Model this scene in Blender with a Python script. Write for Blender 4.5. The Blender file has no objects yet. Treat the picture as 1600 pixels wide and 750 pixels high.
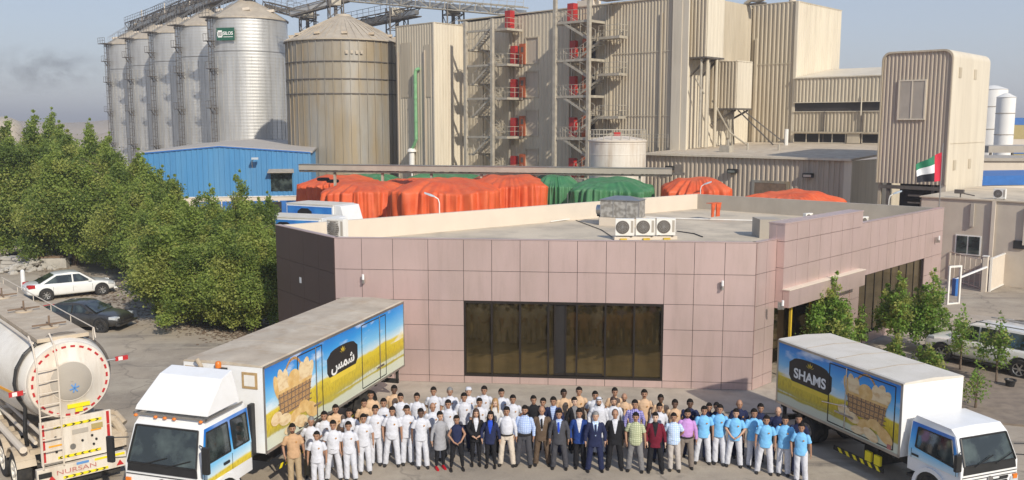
import bpy, bmesh, math, random
from mathutils import Vector, Matrix, noise
rnd = random.Random(7)
R = math.radians
C = bpy.context.scene.collection
SC = bpy.context.scene

# ------------------------------------------------------------------ camera, sky, sun, exposure
CAM_H = 9.9
PITCH = R(7.45)
cam_d = bpy.data.cameras.new('camera')
cam = bpy.data.objects.new('camera', cam_d); C.objects.link(cam)
cam.location = (0, 0, CAM_H)
cam.rotation_euler = (R(90) - PITCH, 0, 0)
cam_d.sensor_width = 36.0
cam_d.lens = 36.0 * 1400 / 1600
cam_d.clip_start = 0.3
cam_d.clip_end = 9000
SC.camera = cam

SUN_AZ, SUN_EL = 28.0, 33.0
w = bpy.data.worlds.new('World'); SC.world = w; w.use_nodes = True
nt = w.node_tree
bg = nt.nodes['Background']
sky = nt.nodes.new('ShaderNodeTexSky')
sky.sky_type = 'NISHITA'; sky.sun_disc = False
sky.sun_elevation = R(SUN_EL); sky.sun_rotation = R(180 - SUN_AZ)
sky.air_density = 1.0; sky.dust_density = 1.2; sky.ozone_density = 2.5; sky.altitude = 0
# dusty Gulf air: the clear-sky model is veiled by an even pale haze that thickens toward the horizon
tcw = nt.nodes.new('ShaderNodeTexCoord'); spw = nt.nodes.new('ShaderNodeSeparateXYZ'); nt.links.new(tcw.outputs['Generated'], spw.inputs[0])
crw = nt.nodes.new('ShaderNodeValToRGB'); ew = crw.color_ramp.elements
ew[0].position = 0.0; ew[0].color = (.335,.340,.365,1); ew[1].position = .9; ew[1].color = (.13,.20,.36,1)
k_ = ew.new(.10); k_.color = (.30,.335,.40,1); k_ = ew.new(.30); k_.color = (.225,.275,.385,1)
nt.links.new(spw.outputs[2], crw.inputs[0])
scw = nt.nodes.new('ShaderNodeVectorMath'); scw.operation = 'SCALE'; scw.inputs['Scale'].default_value = 7.0; nt.links.new(crw.outputs[0], scw.inputs[0])
mxw = nt.nodes.new('ShaderNodeMix'); mxw.data_type = 'RGBA'; mxw.inputs[0].default_value = .86
nt.links.new(sky.outputs[0], mxw.inputs[6]); nt.links.new(scw.outputs[0], mxw.inputs[7]); nt.links.new(mxw.outputs[2], bg.inputs[0])
bg.inputs[1].default_value = 0.15
sd = bpy.data.lights.new('sun', 'SUN'); sd.energy = 3.1; sd.angle = R(0.9); sd.color = (1.0, 0.925, 0.80)
sun = bpy.data.objects.new('sun', sd); C.objects.link(sun)
sv = Vector((math.sin(R(SUN_AZ)) * math.cos(R(SUN_EL)), -math.cos(R(SUN_AZ)) * math.cos(R(SUN_EL)), math.sin(R(SUN_EL))))
sun.rotation_euler = sv.to_track_quat('Z', 'Y').to_euler()
sun.location = (30, -40, 60)
SC.view_settings.view_transform = 'Standard'
SC.view_settings.look = 'None'
SC.view_settings.exposure = 0.55
SC.view_settings.gamma = 1.0
SC.cycles.max_bounces = 5
SC.cycles.diffuse_bounces = 3
SC.cycles.glossy_bounces = 3
SC.cycles.transparent_max_bounces = 6
SC.cycles.volume_bounces = 0

# ------------------------------------------------------------------ survey helpers (image ray -> world point used to survey the site)
def at(px, py, z=0.0):
    u = (375 - py) / 1400; s = (px - 800) / 1400
    dy = math.cos(PITCH) + u * math.sin(PITCH); dz = -math.sin(PITCH) + u * math.cos(PITCH)
    t = (z - CAM_H) / dz
    return Vector((s * t, dy * t, z))
def aty(px, py, Y):
    u = (375 - py) / 1400; s = (px - 800) / 1400
    dy = math.cos(PITCH) + u * math.sin(PITCH); dz = -math.sin(PITCH) + u * math.cos(PITCH)
    t = Y / dy
    return Vector((s * t, Y, CAM_H + dz * t))

# ------------------------------------------------------------------ mesh builder
class MB:
    def __init__(s): s.v = []; s.f = []; s.m = []; s.mi = 0
    def add(s, vs, fs, mi=None):
        o = len(s.v); s.v += [tuple(p) for p in vs]
        for f in fs: s.f.append([i + o for i in f]); s.m.append(s.mi if mi is None else mi)
        return s
    def bx(s, x0, y0, z0, x1, y1, z1, mi=None):
        vs = [(x0,y0,z0),(x1,y0,z0),(x1,y1,z0),(x0,y1,z0),(x0,y0,z1),(x1,y0,z1),(x1,y1,z1),(x0,y1,z1)]
        return s.add(vs, [(0,3,2,1),(4,5,6,7),(0,1,5,4),(1,2,6,5),(2,3,7,6),(3,0,4,7)], mi)
    def bar(s, p, q, w, h=None, mi=None, up=(0,0,1)):
        h = h or w; p = Vector(p); q = Vector(q); d = q - p
        if d.length < 1e-6: return s
        d.normalize(); up = Vector(up)
        if abs(d.dot(up)) > .97: up = Vector((0, 1, 0))
        a = d.cross(up).normalized() * w / 2; b = a.cross(d).normalized() * h / 2
        vs = [p-a-b, p+a-b, p+a+b, p-a+b, q-a-b, q+a-b, q+a+b, q-a+b]
        return s.add(vs, [(0,3,2,1),(4,5,6,7),(0,1,5,4),(1,2,6,5),(2,3,7,6),(3,0,4,7)], mi)
    def tube(s, p, q, r0, r1=None, n=8, mi=None, cap=True):
        r1 = r0 if r1 is None else r1; p = Vector(p); q = Vector(q); d = (q - p)
        if d.length < 1e-6: return s
        d.normalize(); up = Vector((0, 0, 1)) if abs(d.z) < .95 else Vector((0, 1, 0))
        a = d.cross(up).normalized(); b = a.cross(d).normalized()
        vs = []
        for c, r in ((p, r0), (q, r1)):
            for i in range(n):
                t = 2 * math.pi * i / n; vs.append(c + a * math.cos(t) * r + b * math.sin(t) * r)
        fs = [(i, (i+1) % n, n + (i+1) % n, n + i) for i in range(n)]
        if cap: fs += [tuple(range(n))[::-1], tuple(range(n, 2*n))]
        return s.add(vs, fs, mi)
    def path(s, pts, r, n=6, mi=None):
        for a, b in zip(pts[:-1], pts[1:]): s.tube(a, b, r, r, n, mi)
        return s
    def lathe(s, prof, n=24, c=(0,0,0), axis='z', mi=None, cap=True, sx=1, sy=1):
        vs = []; cx, cy, cz = c
        for r, z in prof:
            for i in range(n):
                t = 2 * math.pi * i / n; a = r * math.cos(t) * sx; b = r * math.sin(t) * sy
                if axis == 'z': vs.append((cx + a, cy + b, cz + z))
                elif axis == 'y': vs.append((cx + a, cy + z, cz + b))
                else: vs.append((cx + z, cy + a, cz + b))
        fs = []
        for k in range(len(prof) - 1):
            for i in range(n):
                j = (i + 1) % n; fs.append((k*n+i, k*n+j, (k+1)*n+j, (k+1)*n+i))
        if cap: fs += [tuple(range(n))[::-1], tuple(range((len(prof)-1)*n, len(prof)*n))]
        return s.add(vs, fs, mi)
    def loft(s, rings, mi=None, cap=True, close=True):
        n = len(rings[0]); vs = [p for r in rings for p in r]; fs = []
        for k in range(len(rings) - 1):
            for i in range(n if close else n - 1):
                j = (i + 1) % n; fs.append((k*n+i, k*n+j, (k+1)*n+j, (k+1)*n+i))
        if cap: fs += [tuple(range(n))[::-1], tuple(range((len(rings)-1)*n, len(rings)*n))]
        return s.add(vs, fs, mi)
    def prism(s, poly, axis, d0, d1, mi=None):
        # poly of 2D points; axis 'x': poly=(y,z); 'y': (x,z); 'z': (x,y)
        def P(a, b, d): return {'x': (d, a, b), 'y': (a, d, b), 'z': (a, b, d)}[axis]
        n = len(poly); vs = [P(a, b, d0) for a, b in poly] + [P(a, b, d1) for a, b in poly]
        fs = [(i, (i+1) % n, n + (i+1) % n, n + i) for i in range(n)] + [tuple(range(n))[::-1], tuple(range(n, 2*n))]
        return s.add(vs, fs, mi)
    def ball(s, c, rx, ry=None, rz=None, n=12, m=8, mi=None):
        ry = ry or rx; rz = rz or rx
        prof = [(max(1e-4, math.sin(math.pi * k / m)), -math.cos(math.pi * k / m)) for k in range(m + 1)]
        vs = []
        for r, z in prof:
            for i in range(n):
                t = 2 * math.pi * i / n; vs.append((c[0] + rx*r*math.cos(t), c[1] + ry*r*math.sin(t), c[2] + rz*z))
        fs = [(k*n+i, k*n+(i+1) % n, (k+1)*n+(i+1) % n, (k+1)*n+i) for k in range(m) for i in range(n)]
        fs += [tuple(range(n))[::-1], tuple(range(m*n, (m+1)*n))]
        return s.add(vs, fs, mi)
    def xf(s, M):
        s.v = [tuple(M @ Vector(p)) for p in s.v]; return s
    def mesh(s, name, mats, smooth=False, bevel=0, recalc=True):
        me = bpy.data.meshes.new(name); me.from_pydata(s.v, [], s.f)
        if not isinstance(mats, (list, tuple)): mats = [mats]
        for m in mats: me.materials.append(m)
        me.polygons.foreach_set('material_index', s.m)
        if recalc or bevel:
            bm = bmesh.new(); bm.from_mesh(me)
            if recalc: bmesh.ops.recalc_face_normals(bm, faces=bm.faces)
            if bevel:
                es = [e for e in bm.edges if len(e.link_faces) == 2 and e.calc_face_angle(0) > R(25)]
                bmesh.ops.bevel(bm, geom=es, offset=bevel, segments=2, profile=.7, affect='EDGES', clamp_overlap=True)
            bm.to_mesh(me); bm.free()
        if smooth:
            me.polygons.foreach_set('use_smooth', [True] * len(me.polygons))
            if smooth != 'all':
                me.set_sharp_from_angle(angle=R(38))
        me.update(); return me
    def build(s, name, mats, parent=None, smooth=False, bevel=0, recalc=True, loc=None):
        return link(name, s.mesh(name, mats, smooth, bevel, recalc), parent, loc)

def link(name, me, parent=None, loc=None):
    o = bpy.data.objects.new(name, me); C.objects.link(o)
    if parent is not None: o.parent = parent
    if loc is not None: o.location = loc
    return o
def tag(o, label=None, cat=None, group=None, kind=None):
    if label: o['label'] = label
    if cat: o['category'] = cat
    if group: o['group'] = group
    if kind: o['kind'] = kind
    return o
def thing(name, label, cat, loc=(0,0,0), rz=0, group=None):
    o = bpy.data.objects.new(name, None); C.objects.link(o); o.empty_display_size = .3
    o.location = loc; o.rotation_euler = (0, 0, rz)
    return tag(o, label, cat, group)
def kids(o): return [c for c in bpy.data.objects if c.parent == o]
def dup(o, parent=None, label=None, loc=None, rz=None, scale=None, _map=None):
    if _map is None:
        _map = {}
        for c in bpy.data.objects:
            if c.parent: _map.setdefault(c.parent.name, []).append(c)
    c = o.copy(); C.objects.link(c)
    if parent is not None: c.parent = parent
    if label: c['label'] = label
    if loc is not None: c.location = loc
    if rz is not None: c.rotation_euler = (0, 0, rz)
    if scale is not None: c.scale = scale
    for ch in _map.get(o.name, []): dup(ch, c, _map=_map)
    return c
WORK = bpy.data.scenes.new('workshop')          # empty side scene: modifiers and text are turned into meshes here, then it is removed
def workdg():
    vl = WORK.view_layers[0]; vl.update(); dg = vl.depsgraph; dg.update(); return dg
def struct(name, mb, mat, **k): return tag(mb.build(name, mat, **k), kind='structure')
def text_mesh(txt, size, mat, name='lettering', bold=0.0, font=None, ext=.002, width=None):
    cu = bpy.data.curves.new(name, 'FONT'); cu.body = txt; cu.size = size; cu.extrude = ext; cu.offset = bold
    cu.align_x = 'CENTER'; cu.align_y = 'CENTER'
    if font: cu.font = font
    o = bpy.data.objects.new(name, cu); WORK.collection.objects.link(o)
    dg = workdg()
    me = bpy.data.meshes.new_from_object(o.evaluated_get(dg)); bpy.data.objects.remove(o)
    me.name = name
    if width:
        xs = [v.co.x for v in me.vertices]
        if xs:
            k = width / (max(xs) - min(xs))
            for v in me.vertices: v.co.x *= k
    me.materials.clear(); me.materials.append(mat)
    return me

# ------------------------------------------------------------------ materials
MATS = {}
def lin(c):
    return tuple(((x/255) / 12.92 if x/255 <= .04045 else ((x/255 + .055) / 1.055) ** 2.4) for x in c) + (1.0,)
def mat(name, col, rough=.7, metal=0.0, var=.12, scale=3.0, bump=0.0, stretch=(1,1,1), col2=None, spec=.5, emis=None, coat=0, detail=6, lo=.35, hi=.65, coords='Object', grime=None, gscale=1.0, gstretch=(1,1,1), gamt=.5, trans=0.0):
    """Procedural material: base colour broken up by two noise layers (col -> col2) and optional grime layer."""
    m = bpy.data.materials.new(name); m.use_nodes = True; MATS[name] = m
    n = m.node_tree.nodes; l = m.node_tree.links
    b = n['Principled BSDF']
    if len(col) == 3: col = tuple(col) + (1,)
    if col2 is None: col2 = tuple(min(1, c * (1 - var)) for c in col[:3]) + (1,)
    elif len(col2) == 3: col2 = tuple(col2) + (1,)
    tc = n.new('ShaderNodeTexCoord'); mp = n.new('ShaderNodeMapping'); mp.inputs['Scale'].default_value = stretch
    l.new(tc.outputs[coords], mp.inputs[0])
    nz = n.new('ShaderNodeTexNoise'); nz.inputs['Scale'].default_value = scale; nz.inputs['Detail'].default_value = detail
    l.new(mp.outputs[0], nz.inputs[0])
    rp = n.new('ShaderNodeMapRange'); rp.inputs[1].default_value = lo; rp.inputs[2].default_value = hi
    l.new(nz.outputs[0], rp.inputs[0])
    mx = n.new('ShaderNodeMix'); mx.data_type = 'RGBA'
    mx.inputs[6].default_value = col; mx.inputs[7].default_value = col2
    l.new(rp.outputs[0], mx.inputs[0]); out = mx.outputs[2]
    if grime is not None:
        mp2 = n.new('ShaderNodeMapping'); mp2.inputs['Scale'].default_value = gstretch; mp2.inputs['Location'].default_value = (3.3, 1.7, 9.1)
        l.new(tc.outputs[coords], mp2.inputs[0])
        n2 = n.new('ShaderNodeTexNoise'); n2.inputs['Scale'].default_value = gscale; n2.inputs['Detail'].default_value = 8; n2.inputs['Roughness'].default_value = .65
        l.new(mp2.outputs[0], n2.inputs[0])
        r2 = n.new('ShaderNodeMapRange'); r2.inputs[1].default_value = .45; r2.inputs[2].default_value = .75; r2.inputs[4].default_value = gamt
        l.new(n2.outputs[0], r2.inputs[0])
        m2 = n.new('ShaderNodeMix'); m2.data_type = 'RGBA'
        l.new(r2.outputs[0], m2.inputs[0]); l.new(out, m2.inputs[6]); m2.inputs[7].default_value = tuple(grime[:3]) + (1,)
        out = m2.outputs[2]
    l.new(out, b.inputs['Base Color'])
    b.inputs['Roughness'].default_value = rough; b.inputs['Metallic'].default_value = metal
    b.inputs['Specular IOR Level'].default_value = spec
    if coat: b.inputs['Coat Weight'].default_value = coat; b.inputs['Coat Roughness'].default_value = .08
    if bump:
        bp = n.new('ShaderNodeBump'); bp.inputs['Strength'].default_value = min(1, bump); bp.inputs['Distance'].default_value = .03 * max(1, bump)
        l.new(nz.outputs[0], bp.inputs['Height']); l.new(bp.outputs[0], b.inputs['Normal'])
    m['out'] = 0
    return m
def out_socket(m):
    b = m.node_tree.nodes['Principled BSDF']; return b.inputs['Base Color'].links[0].from_socket
def glassy(name, col, rough=.08, spec=1.0):
    m = mat(name, col, rough, var=.2, scale=2, spec=spec); return m
M_sand = mat('desert_sand', (.36,.29,.22), .95, col2=(.29,.24,.185), scale=.02, grime=(.42,.36,.29), gscale=.004, gamt=.6)
M_asph = mat('dusty_asphalt', (.42,.35,.265), .93, col2=(.33,.276,.212), scale=.45, grime=(.19,.163,.133), gscale=.16, gamt=.85, bump=.25, lo=.3, hi=.7)
def extra_layer(m, col, scale, amt, lo=.5, hi=.7, stretch=(1,1,1), tex='noise', coords='Object'):
    n = m.node_tree.nodes; l = m.node_tree.links; b = n['Principled BSDF']; src = b.inputs['Base Color'].links[0].from_socket
    tc = n.new('ShaderNodeTexCoord'); mp = n.new('ShaderNodeMapping'); mp.inputs['Scale'].default_value = stretch
    l.new(tc.outputs[coords], mp.inputs[0])
    if tex == 'noise':
        t = n.new('ShaderNodeTexNoise'); t.inputs['Detail'].default_value = 9; t.inputs['Roughness'].default_value = .7; o = t.outputs[0]
    else:
        t = n.new('ShaderNodeTexVoronoi'); o = t.outputs[0]
    t.inputs['Scale'].default_value = scale; l.new(mp.outputs[0], t.inputs[0])
    r = n.new('ShaderNodeMapRange'); r.inputs[1].default_value = lo; r.inputs[2].default_value = hi; r.inputs[4].default_value = amt
    l.new(o, r.inputs[0]); mx = n.new('ShaderNodeMix'); mx.data_type = 'RGBA'
    l.new(r.outputs[0], mx.inputs[0]); l.new(src, mx.inputs[6]); mx.inputs[7].default_value = tuple(col) + (1,)
    l.new(mx.outputs[2], b.inputs['Base Color'])
extra_layer(M_asph, (.10,.09,.08), 1.1, .7, .57, .73)         # oil and water stains
extra_layer(M_asph, (.44,.38,.30), 14, .35, .5, .66)             # grit
extra_layer(M_asph, (.13,.115,.10), .5, .6, .54, .62, stretch=(.12, 1.6, 1))
extra_layer(M_asph, (.46,.40,.31), .22, .7, .50, .62)   # sand drifts   # tyre tracks
n_ = M_asph.node_tree.nodes; l_ = M_asph.node_tree.links; b_ = n_['Principled BSDF']; src_ = b_.inputs['Base Color'].links[0].from_socket
tc_ = n_.new('ShaderNodeTexCoord'); dn_ = n_.new('ShaderNodeTexNoise'); dn_.inputs['Scale'].default_value = .7; dn_.inputs['Detail'].default_value = 6; l_.new(tc_.outputs['Object'], dn_.inputs[0])
dv_ = n_.new('ShaderNodeVectorMath'); dv_.operation = 'MULTIPLY_ADD'; dv_.inputs[1].default_value = (2.2,2.2,0); l_.new(dn_.outputs['Color'], dv_.inputs[0]); l_.new(tc_.outputs['Object'], dv_.inputs[2])
vo_ = n_.new('ShaderNodeTexVoronoi'); vo_.feature = 'DISTANCE_TO_EDGE'; vo_.inputs['Scale'].default_value = .16; l_.new(dv_.outputs[0], vo_.inputs[0])
cr_ = n_.new('ShaderNodeMapRange'); cr_.inputs[1].default_value = .010; cr_.inputs[2].default_value = .003; cr_.inputs[4].default_value = .38; l_.new(vo_.outputs[0], cr_.inputs[0])
mk_ = n_.new('ShaderNodeMix'); mk_.data_type = 'RGBA'; l_.new(cr_.outputs[0], mk_.inputs[0]); l_.new(src_, mk_.inputs[6]); mk_.inputs[7].default_value = (.11,.095,.08,1); l_.new(mk_.outputs[2], b_.inputs['Base Color'])
M_pave = mat('pale_concrete_paving', (.42,.37,.30), .9, col2=(.33,.29,.235), scale=.8, grime=(.22,.19,.16), gscale=1.6, gamt=.6, bump=.1)
M_soil = mat('dry_soil', (.27,.215,.16), .97, col2=(.19,.15,.115), scale=2.2, bump=.6, grime=(.14,.11,.085), gscale=.7, gamt=.6)
M_kerb = mat('kerb_stone', (.42,.39,.34), .9, var=.3, scale=5)
# office
M_pink = mat('rose_composite_panel', (.70,.53,.49), .37, metal=.58, var=.06, scale=.5, spec=.5, grime=(.50,.39,.33), gscale=.7, gstretch=(1,1,.3), gamt=.5)
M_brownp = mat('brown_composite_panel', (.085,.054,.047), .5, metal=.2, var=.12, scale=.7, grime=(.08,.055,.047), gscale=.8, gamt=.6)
M_joint = mat('panel_joint', (.06,.04,.04), .9, var=.2)
M_roof = mat('roof_screed', (.60,.51,.385), .95, col2=(.53,.45,.34), scale=.35, grime=(.25,.22,.18), gscale=.5, gamt=.7, bump=.1)
M_annex = mat('beige_annex_plaster', (.56,.49,.40), .92, col2=(.50,.43,.35), scale=.9, grime=(.42,.36,.28), gscale=1.0, gstretch=(1,1,.25), gamt=.55)
M_cream = mat('cream_plaster', (.64,.56,.46), .9, var=.06, scale=1.2, grime=(.60,.52,.42), gscale=1.5, gstretch=(1,1,.2), gamt=.4)
M_greyp = mat('grey_plaster', (.42,.375,.315), .92, var=.12, scale=1.0, grime=(.33,.29,.24), gscale=1.1, gstretch=(1,1,.3), gamt=.6)
M_glassb = mat('bronze_window_glass', (.20,.155,.075), .05, col2=(.13,.10,.045), scale=1.6, stretch=(1,1,.22), spec=.9, metal=.85)
M_frame = mat('dark_bronze_frame', (.035,.028,.024), .4, metal=.4, var=.2)
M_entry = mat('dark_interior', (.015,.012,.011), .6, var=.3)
# factory
def ribmat(name, c1, c2, g, rough=.55, metal=.0):
    m = mat(name, c1, rough, metal=metal, col2=c2, scale=1.1, stretch=(1,1,.09), grime=g, gscale=.35, gstretch=(1,1,.18), gamt=.65, lo=.3, hi=.72)
    extra_layer(m, tuple(x * .72 for x in g), 3.2, .55, .52, .74, stretch=(1, 1, .05)); return m
M_tan = ribmat('weathered_beige_cladding', (.60,.525,.395), (.51,.44,.325), (.41,.345,.25))
M_tan2 = ribmat('dusty_tan_cladding', (.54,.465,.345), (.45,.385,.28), (.36,.295,.205))
M_mauve = ribmat('faded_mauve_cladding', (.52,.44,.345), (.44,.37,.285), (.33,.275,.205))
M_lite = ribmat('pale_trim_sunlit_cladding', (.68,.61,.48), (.62,.55,.43), (.50,.43,.325))  # paler copy: sunlight put into the colour of sun-facing walls; also plain trims
M_darkb = mat('dark_band', (.05,.043,.04), .6, var=.3, scale=1)
M_steel = mat('galvanised_steel', (.55,.53,.49), .38, metal=.9, var=.15, scale=1.5)
M_stair = mat('stair_steel_paint', (.50,.45,.36), .6, metal=.2, var=.25, scale=2)
M_dkst = mat('dark_weathered_steel', (.16,.14,.12), .7, metal=.3, var=.3, scale=2)
M_red = mat('red_door_paint', (.45,.025,.02), .5, var=.25, scale=2)
M_orgd = mat('orange_door_paint', (.50,.12,.04), .55, var=.25, scale=2)
M_greenp = mat('green_pipe_paint', (.22,.45,.22), .5, var=.2, scale=2)
M_yel = mat('yellow_paint', (.62,.42,.03), .5, var=.2, scale=3)
M_white = mat('white_paint', (.78,.76,.71), .5, var=.06, scale=2, grime=(.55,.48,.39), gscale=2, gstretch=(1,1,.3), gamt=.4)
M_whitef = mat('fresh_white_paint', (.80,.80,.79), .35, var=.04, scale=2, grime=(.62,.57,.49), gscale=3, gamt=.25, coat=.3)
M_tank = mat('tank_white', (.72,.66,.57), .5, var=.06, scale=2, grime=(.42,.31,.2), gscale=2.2, gstretch=(1,1,.12), gamt=.75)
M_blue = ribmat('blue_metal_cladding', (.062,.235,.46), (.055,.205,.41), (.12,.29,.47), .45)
M_blueroof = mat('dusty_metal_roof', (.44,.40,.35), .7, var=.12, scale=.3, stretch=(1,8,1))
M_bluep = mat('blue_paint', (.03,.15,.45), .45, var=.15, scale=2)
M_awn = mat('awning_sheet', (.36,.31,.25), .7, var=.2)
# silos
M_galv = mat('silo_galvanised_sheet', (.68,.665,.63), .40, metal=.6, col2=(.58,.57,.54), scale=.7, stretch=(1,1,.25), grime=(.45,.43,.40), gscale=.5, gstretch=(1,1,.1), gamt=.7)
def add_bands(m, period, strength, dist=.05, seams=None, dark=None):
    n = m.node_tree.nodes; l = m.node_tree.links; b = n['Principled BSDF']
    tc = n.new('ShaderNodeTexCoord'); sp = n.new('ShaderNodeSeparateXYZ'); l.new(tc.outputs['Object'], sp.inputs[0])
    mu = n.new('ShaderNodeMath'); mu.operation = 'MULTIPLY'; mu.inputs[1].default_value = 2 * math.pi / period; l.new(sp.outputs[2], mu.inputs[0])
    sn = n.new('ShaderNodeMath'); sn.operation = 'SINE'; l.new(mu.outputs[0], sn.inputs[0])
    bp = n.new('ShaderNodeBump'); bp.inputs['Strength'].default_value = strength; bp.inputs['Distance'].default_value = dist
    l.new(sn.outputs[0], bp.inputs['Height']); l.new(bp.outputs[0], b.inputs['Normal'])
add_bands(M_galv, .45, .5, .009)
extra_layer(M_galv, (.33,.32,.30), 1.2, .5, .50, .68, stretch=(1,1,.07))
M_cone = mat('silo_roof_dusty', (.50,.43,.33), .7, metal=.2, col2=(.42,.36,.28), scale=1.2, grime=(.35,.29,.22), gscale=.8, gamt=.6)
M_rust = mat('rust_streaked_silo_sheet', (.36,.34,.30), .5, metal=.3, col2=(.35,.28,.18), scale=.55, stretch=(1,1,.22), grime=(.27,.215,.13), gscale=.35, gstretch=(1,1,.35), gamt=.8, lo=.35, hi=.6)
extra_layer(M_rust, (.22,.22,.21), 1.4, .55, .48, .68, stretch=(1,1,.06))
M_wsilo = mat('far_white_silo', (.84,.82,.78), .5, var=.05, scale=.5)
# tarps
M_torg = mat('orange_tarpaulin', (.66,.10,.022), .6, col2=(.56,.075,.015), scale=1.2, bump=.6, grime=(.70,.17,.06), gscale=.7, gamt=.6)
M_tgrn = mat('green_tarpaulin', (.05,.20,.075), .6, col2=(.035,.14,.05), scale=1.0, bump=.6, grime=(.11,.25,.12), gscale=.6, gamt=.6)
M_tyre = mat('tyre_rubber', (.022,.021,.02), .85, var=.3, scale=5, grime=(.10,.085,.065), gscale=5, gamt=.5)
M_chas = mat('chassis_black', (.022,.021,.02), .7, var=.3, scale=4, grime=(.09,.075,.06), gscale=4, gamt=.6)
M_rim = mat('wheel_rim_silver', (.55,.54,.52), .35, metal=.8, var=.2, scale=6)
M_rimd = mat('dark_alloy', (.10,.10,.10), .35, metal=.7, var=.2, scale=6)
M_glass = mat('dark_vehicle_glass', (.016,.022,.022), .05, col2=(.085,.11,.10), scale=1.9, lo=.45, hi=.75, spec=1.0)  # greenish mottling is put into the colour for reflections and interior
M_carw = mat('white_car_paint', (.76,.76,.73), .3, var=.04, coat=.8, grime=(.6,.56,.5), gscale=3, gamt=.2)
M_cars = mat('champagne_car_paint', (.76,.74,.68), .35, metal=.05, var=.05, coat=.6)
M_card = mat('dark_grey_car_paint', (.05,.048,.045), .32, metal=.4, var=.15, coat=.7, grime=(.13,.115,.095), gscale=3, gamt=.35)
M_tail = mat('red_lamp', (.45,.015,.02), .3, var=.2)
M_head = mat('headlamp_lens', (.55,.58,.6), .12, var=.2, spec=.8)
M_orl = mat('orange_lamp', (.75,.20,.02), .3, var=.2)
M_chrome = mat('chrome', (.65,.65,.65), .2, metal=1, var=.1)
M_lampc = mat('lamp_housing', (.45,.52,.58), .4, var=.15)
M_black = mat('black_plastic', (.02,.02,.02), .5, var=.3)
M_ctop = mat('truck_roof_dusty', (.50,.42,.32), .8, col2=(.42,.35,.265), scale=1.4, grime=(.62,.55,.44), gscale=1.0, gamt=.8)
extra_layer(M_ctop, (.36,.25,.15), 1.3, .55, .52, .68)
M_ctop2 = mat('truck_roof_white', (.66,.62,.55), .7, col2=(.60,.56,.48), scale=1.4, grime=(.50,.44,.36), gscale=1.6, gamt=.5)
M_cem = mat('cement_dusted_white', (.82,.77,.68), .5, col2=(.75,.70,.61), scale=1.0, grime=(.52,.45,.36), gscale=1.3, gamt=.7)
M_dust = mat('tan_cement_dust', (.50,.41,.30), .9, col2=(.40,.32,.23), scale=2.5, grime=(.60,.53,.42), gscale=2, gamt=.7)
M_refr = mat('red_reflector', (.50,.03,.03), .4, var=.1)
M_refy = mat('yellow_reflector', (.85,.70,.02), .4, var=.1)
M_refo = mat('orange_board', (.85,.38,.02), .4, var=.1)
M_txt_r = mat('faded_red_lettering', (.55,.20,.17), .5, var=.3, scale=6)
M_txt_b = mat('blue_lettering', (.12,.30,.62), .5, var=.2)
M_txt_w = mat('white_lettering', (.85,.84,.80), .5, var=.03)
M_blackl = mat('logo_black', (.02,.018,.018), .45, var=.2)
M_gold = mat('logo_gold', (.72,.52,.05), .45, var=.1)
M_yelr = mat('logo_yellow_ribbon', (.80,.60,.05), .45, var=.08)
M_bread = mat('bread_crust_print', (.66,.40,.13), .5, col2=(.78,.55,.24), scale=4, grime=(.48,.24,.07), gscale=5, gamt=.5)
M_bread2 = mat('pale_loaf_print', (.80,.63,.38), .5, col2=(.60,.38,.17), scale=5, stretch=(1,.8,1.6), lo=.45, hi=.75)
M_bask = mat('wicker_print', (.30,.15,.05), .5, col2=(.58,.35,.15), scale=34, stretch=(1,1,1.6), lo=.42, hi=.58)
M_rock = mat('pale_rubble', (.46,.43,.38), .95, var=.25, scale=2, bump=.5)
M_timb = mat('timber_scrap', (.22,.15,.10), .9, var=.3, scale=4)
M_bark = mat('tree_bark', (.16,.115,.08), .95, var=.35, scale=6, stretch=(1,1,.3), bump=.5)
def leafmat(name, c):
    m = bpy.data.materials.new(name); m.use_nodes = True; n = m.node_tree.nodes; l = m.node_tree.links
    b = n['Principled BSDF']; b.inputs['Roughness'].default_value = .6; b.inputs['Specular IOR Level'].default_value = .35
    gi = n.new('ShaderNodeTexCoord'); nz = n.new('ShaderNodeTexNoise'); nz.inputs['Scale'].default_value = .9; l.new(gi.outputs['Object'], nz.inputs[0])
    mx = n.new('ShaderNodeMix'); mx.data_type = 'RGBA'; mx.inputs[6].default_value = tuple(x*.75 for x in c)+(1,); mx.inputs[7].default_value = tuple(x*1.3 for x in c)+(1,)
    l.new(nz.outputs[0], mx.inputs[0]); l.new(mx.outputs[2], b.inputs['Base Color'])
    tr = n.new('ShaderNodeBsdfTranslucent'); l.new(mx.outputs[2], tr.inputs[0])
    ms = n.new('ShaderNodeMixShader'); ms.inputs[0].default_value = .5
    l.new(b.outputs[0], ms.inputs[1]); l.new(tr.outputs[0], ms.inputs[2]); l.new(ms.outputs[0], n['Material Output'].inputs[0])
    return m
L_dark = leafmat('leaf_deep_green', (.145,.205,.045))
L_mid = leafmat('leaf_mid_green', (.27,.345,.075))
L_yel = leafmat('leaf_olive_green', (.36,.39,.10))
L_bri = leafmat('leaf_fresh_green', (.22,.36,.06))

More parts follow.
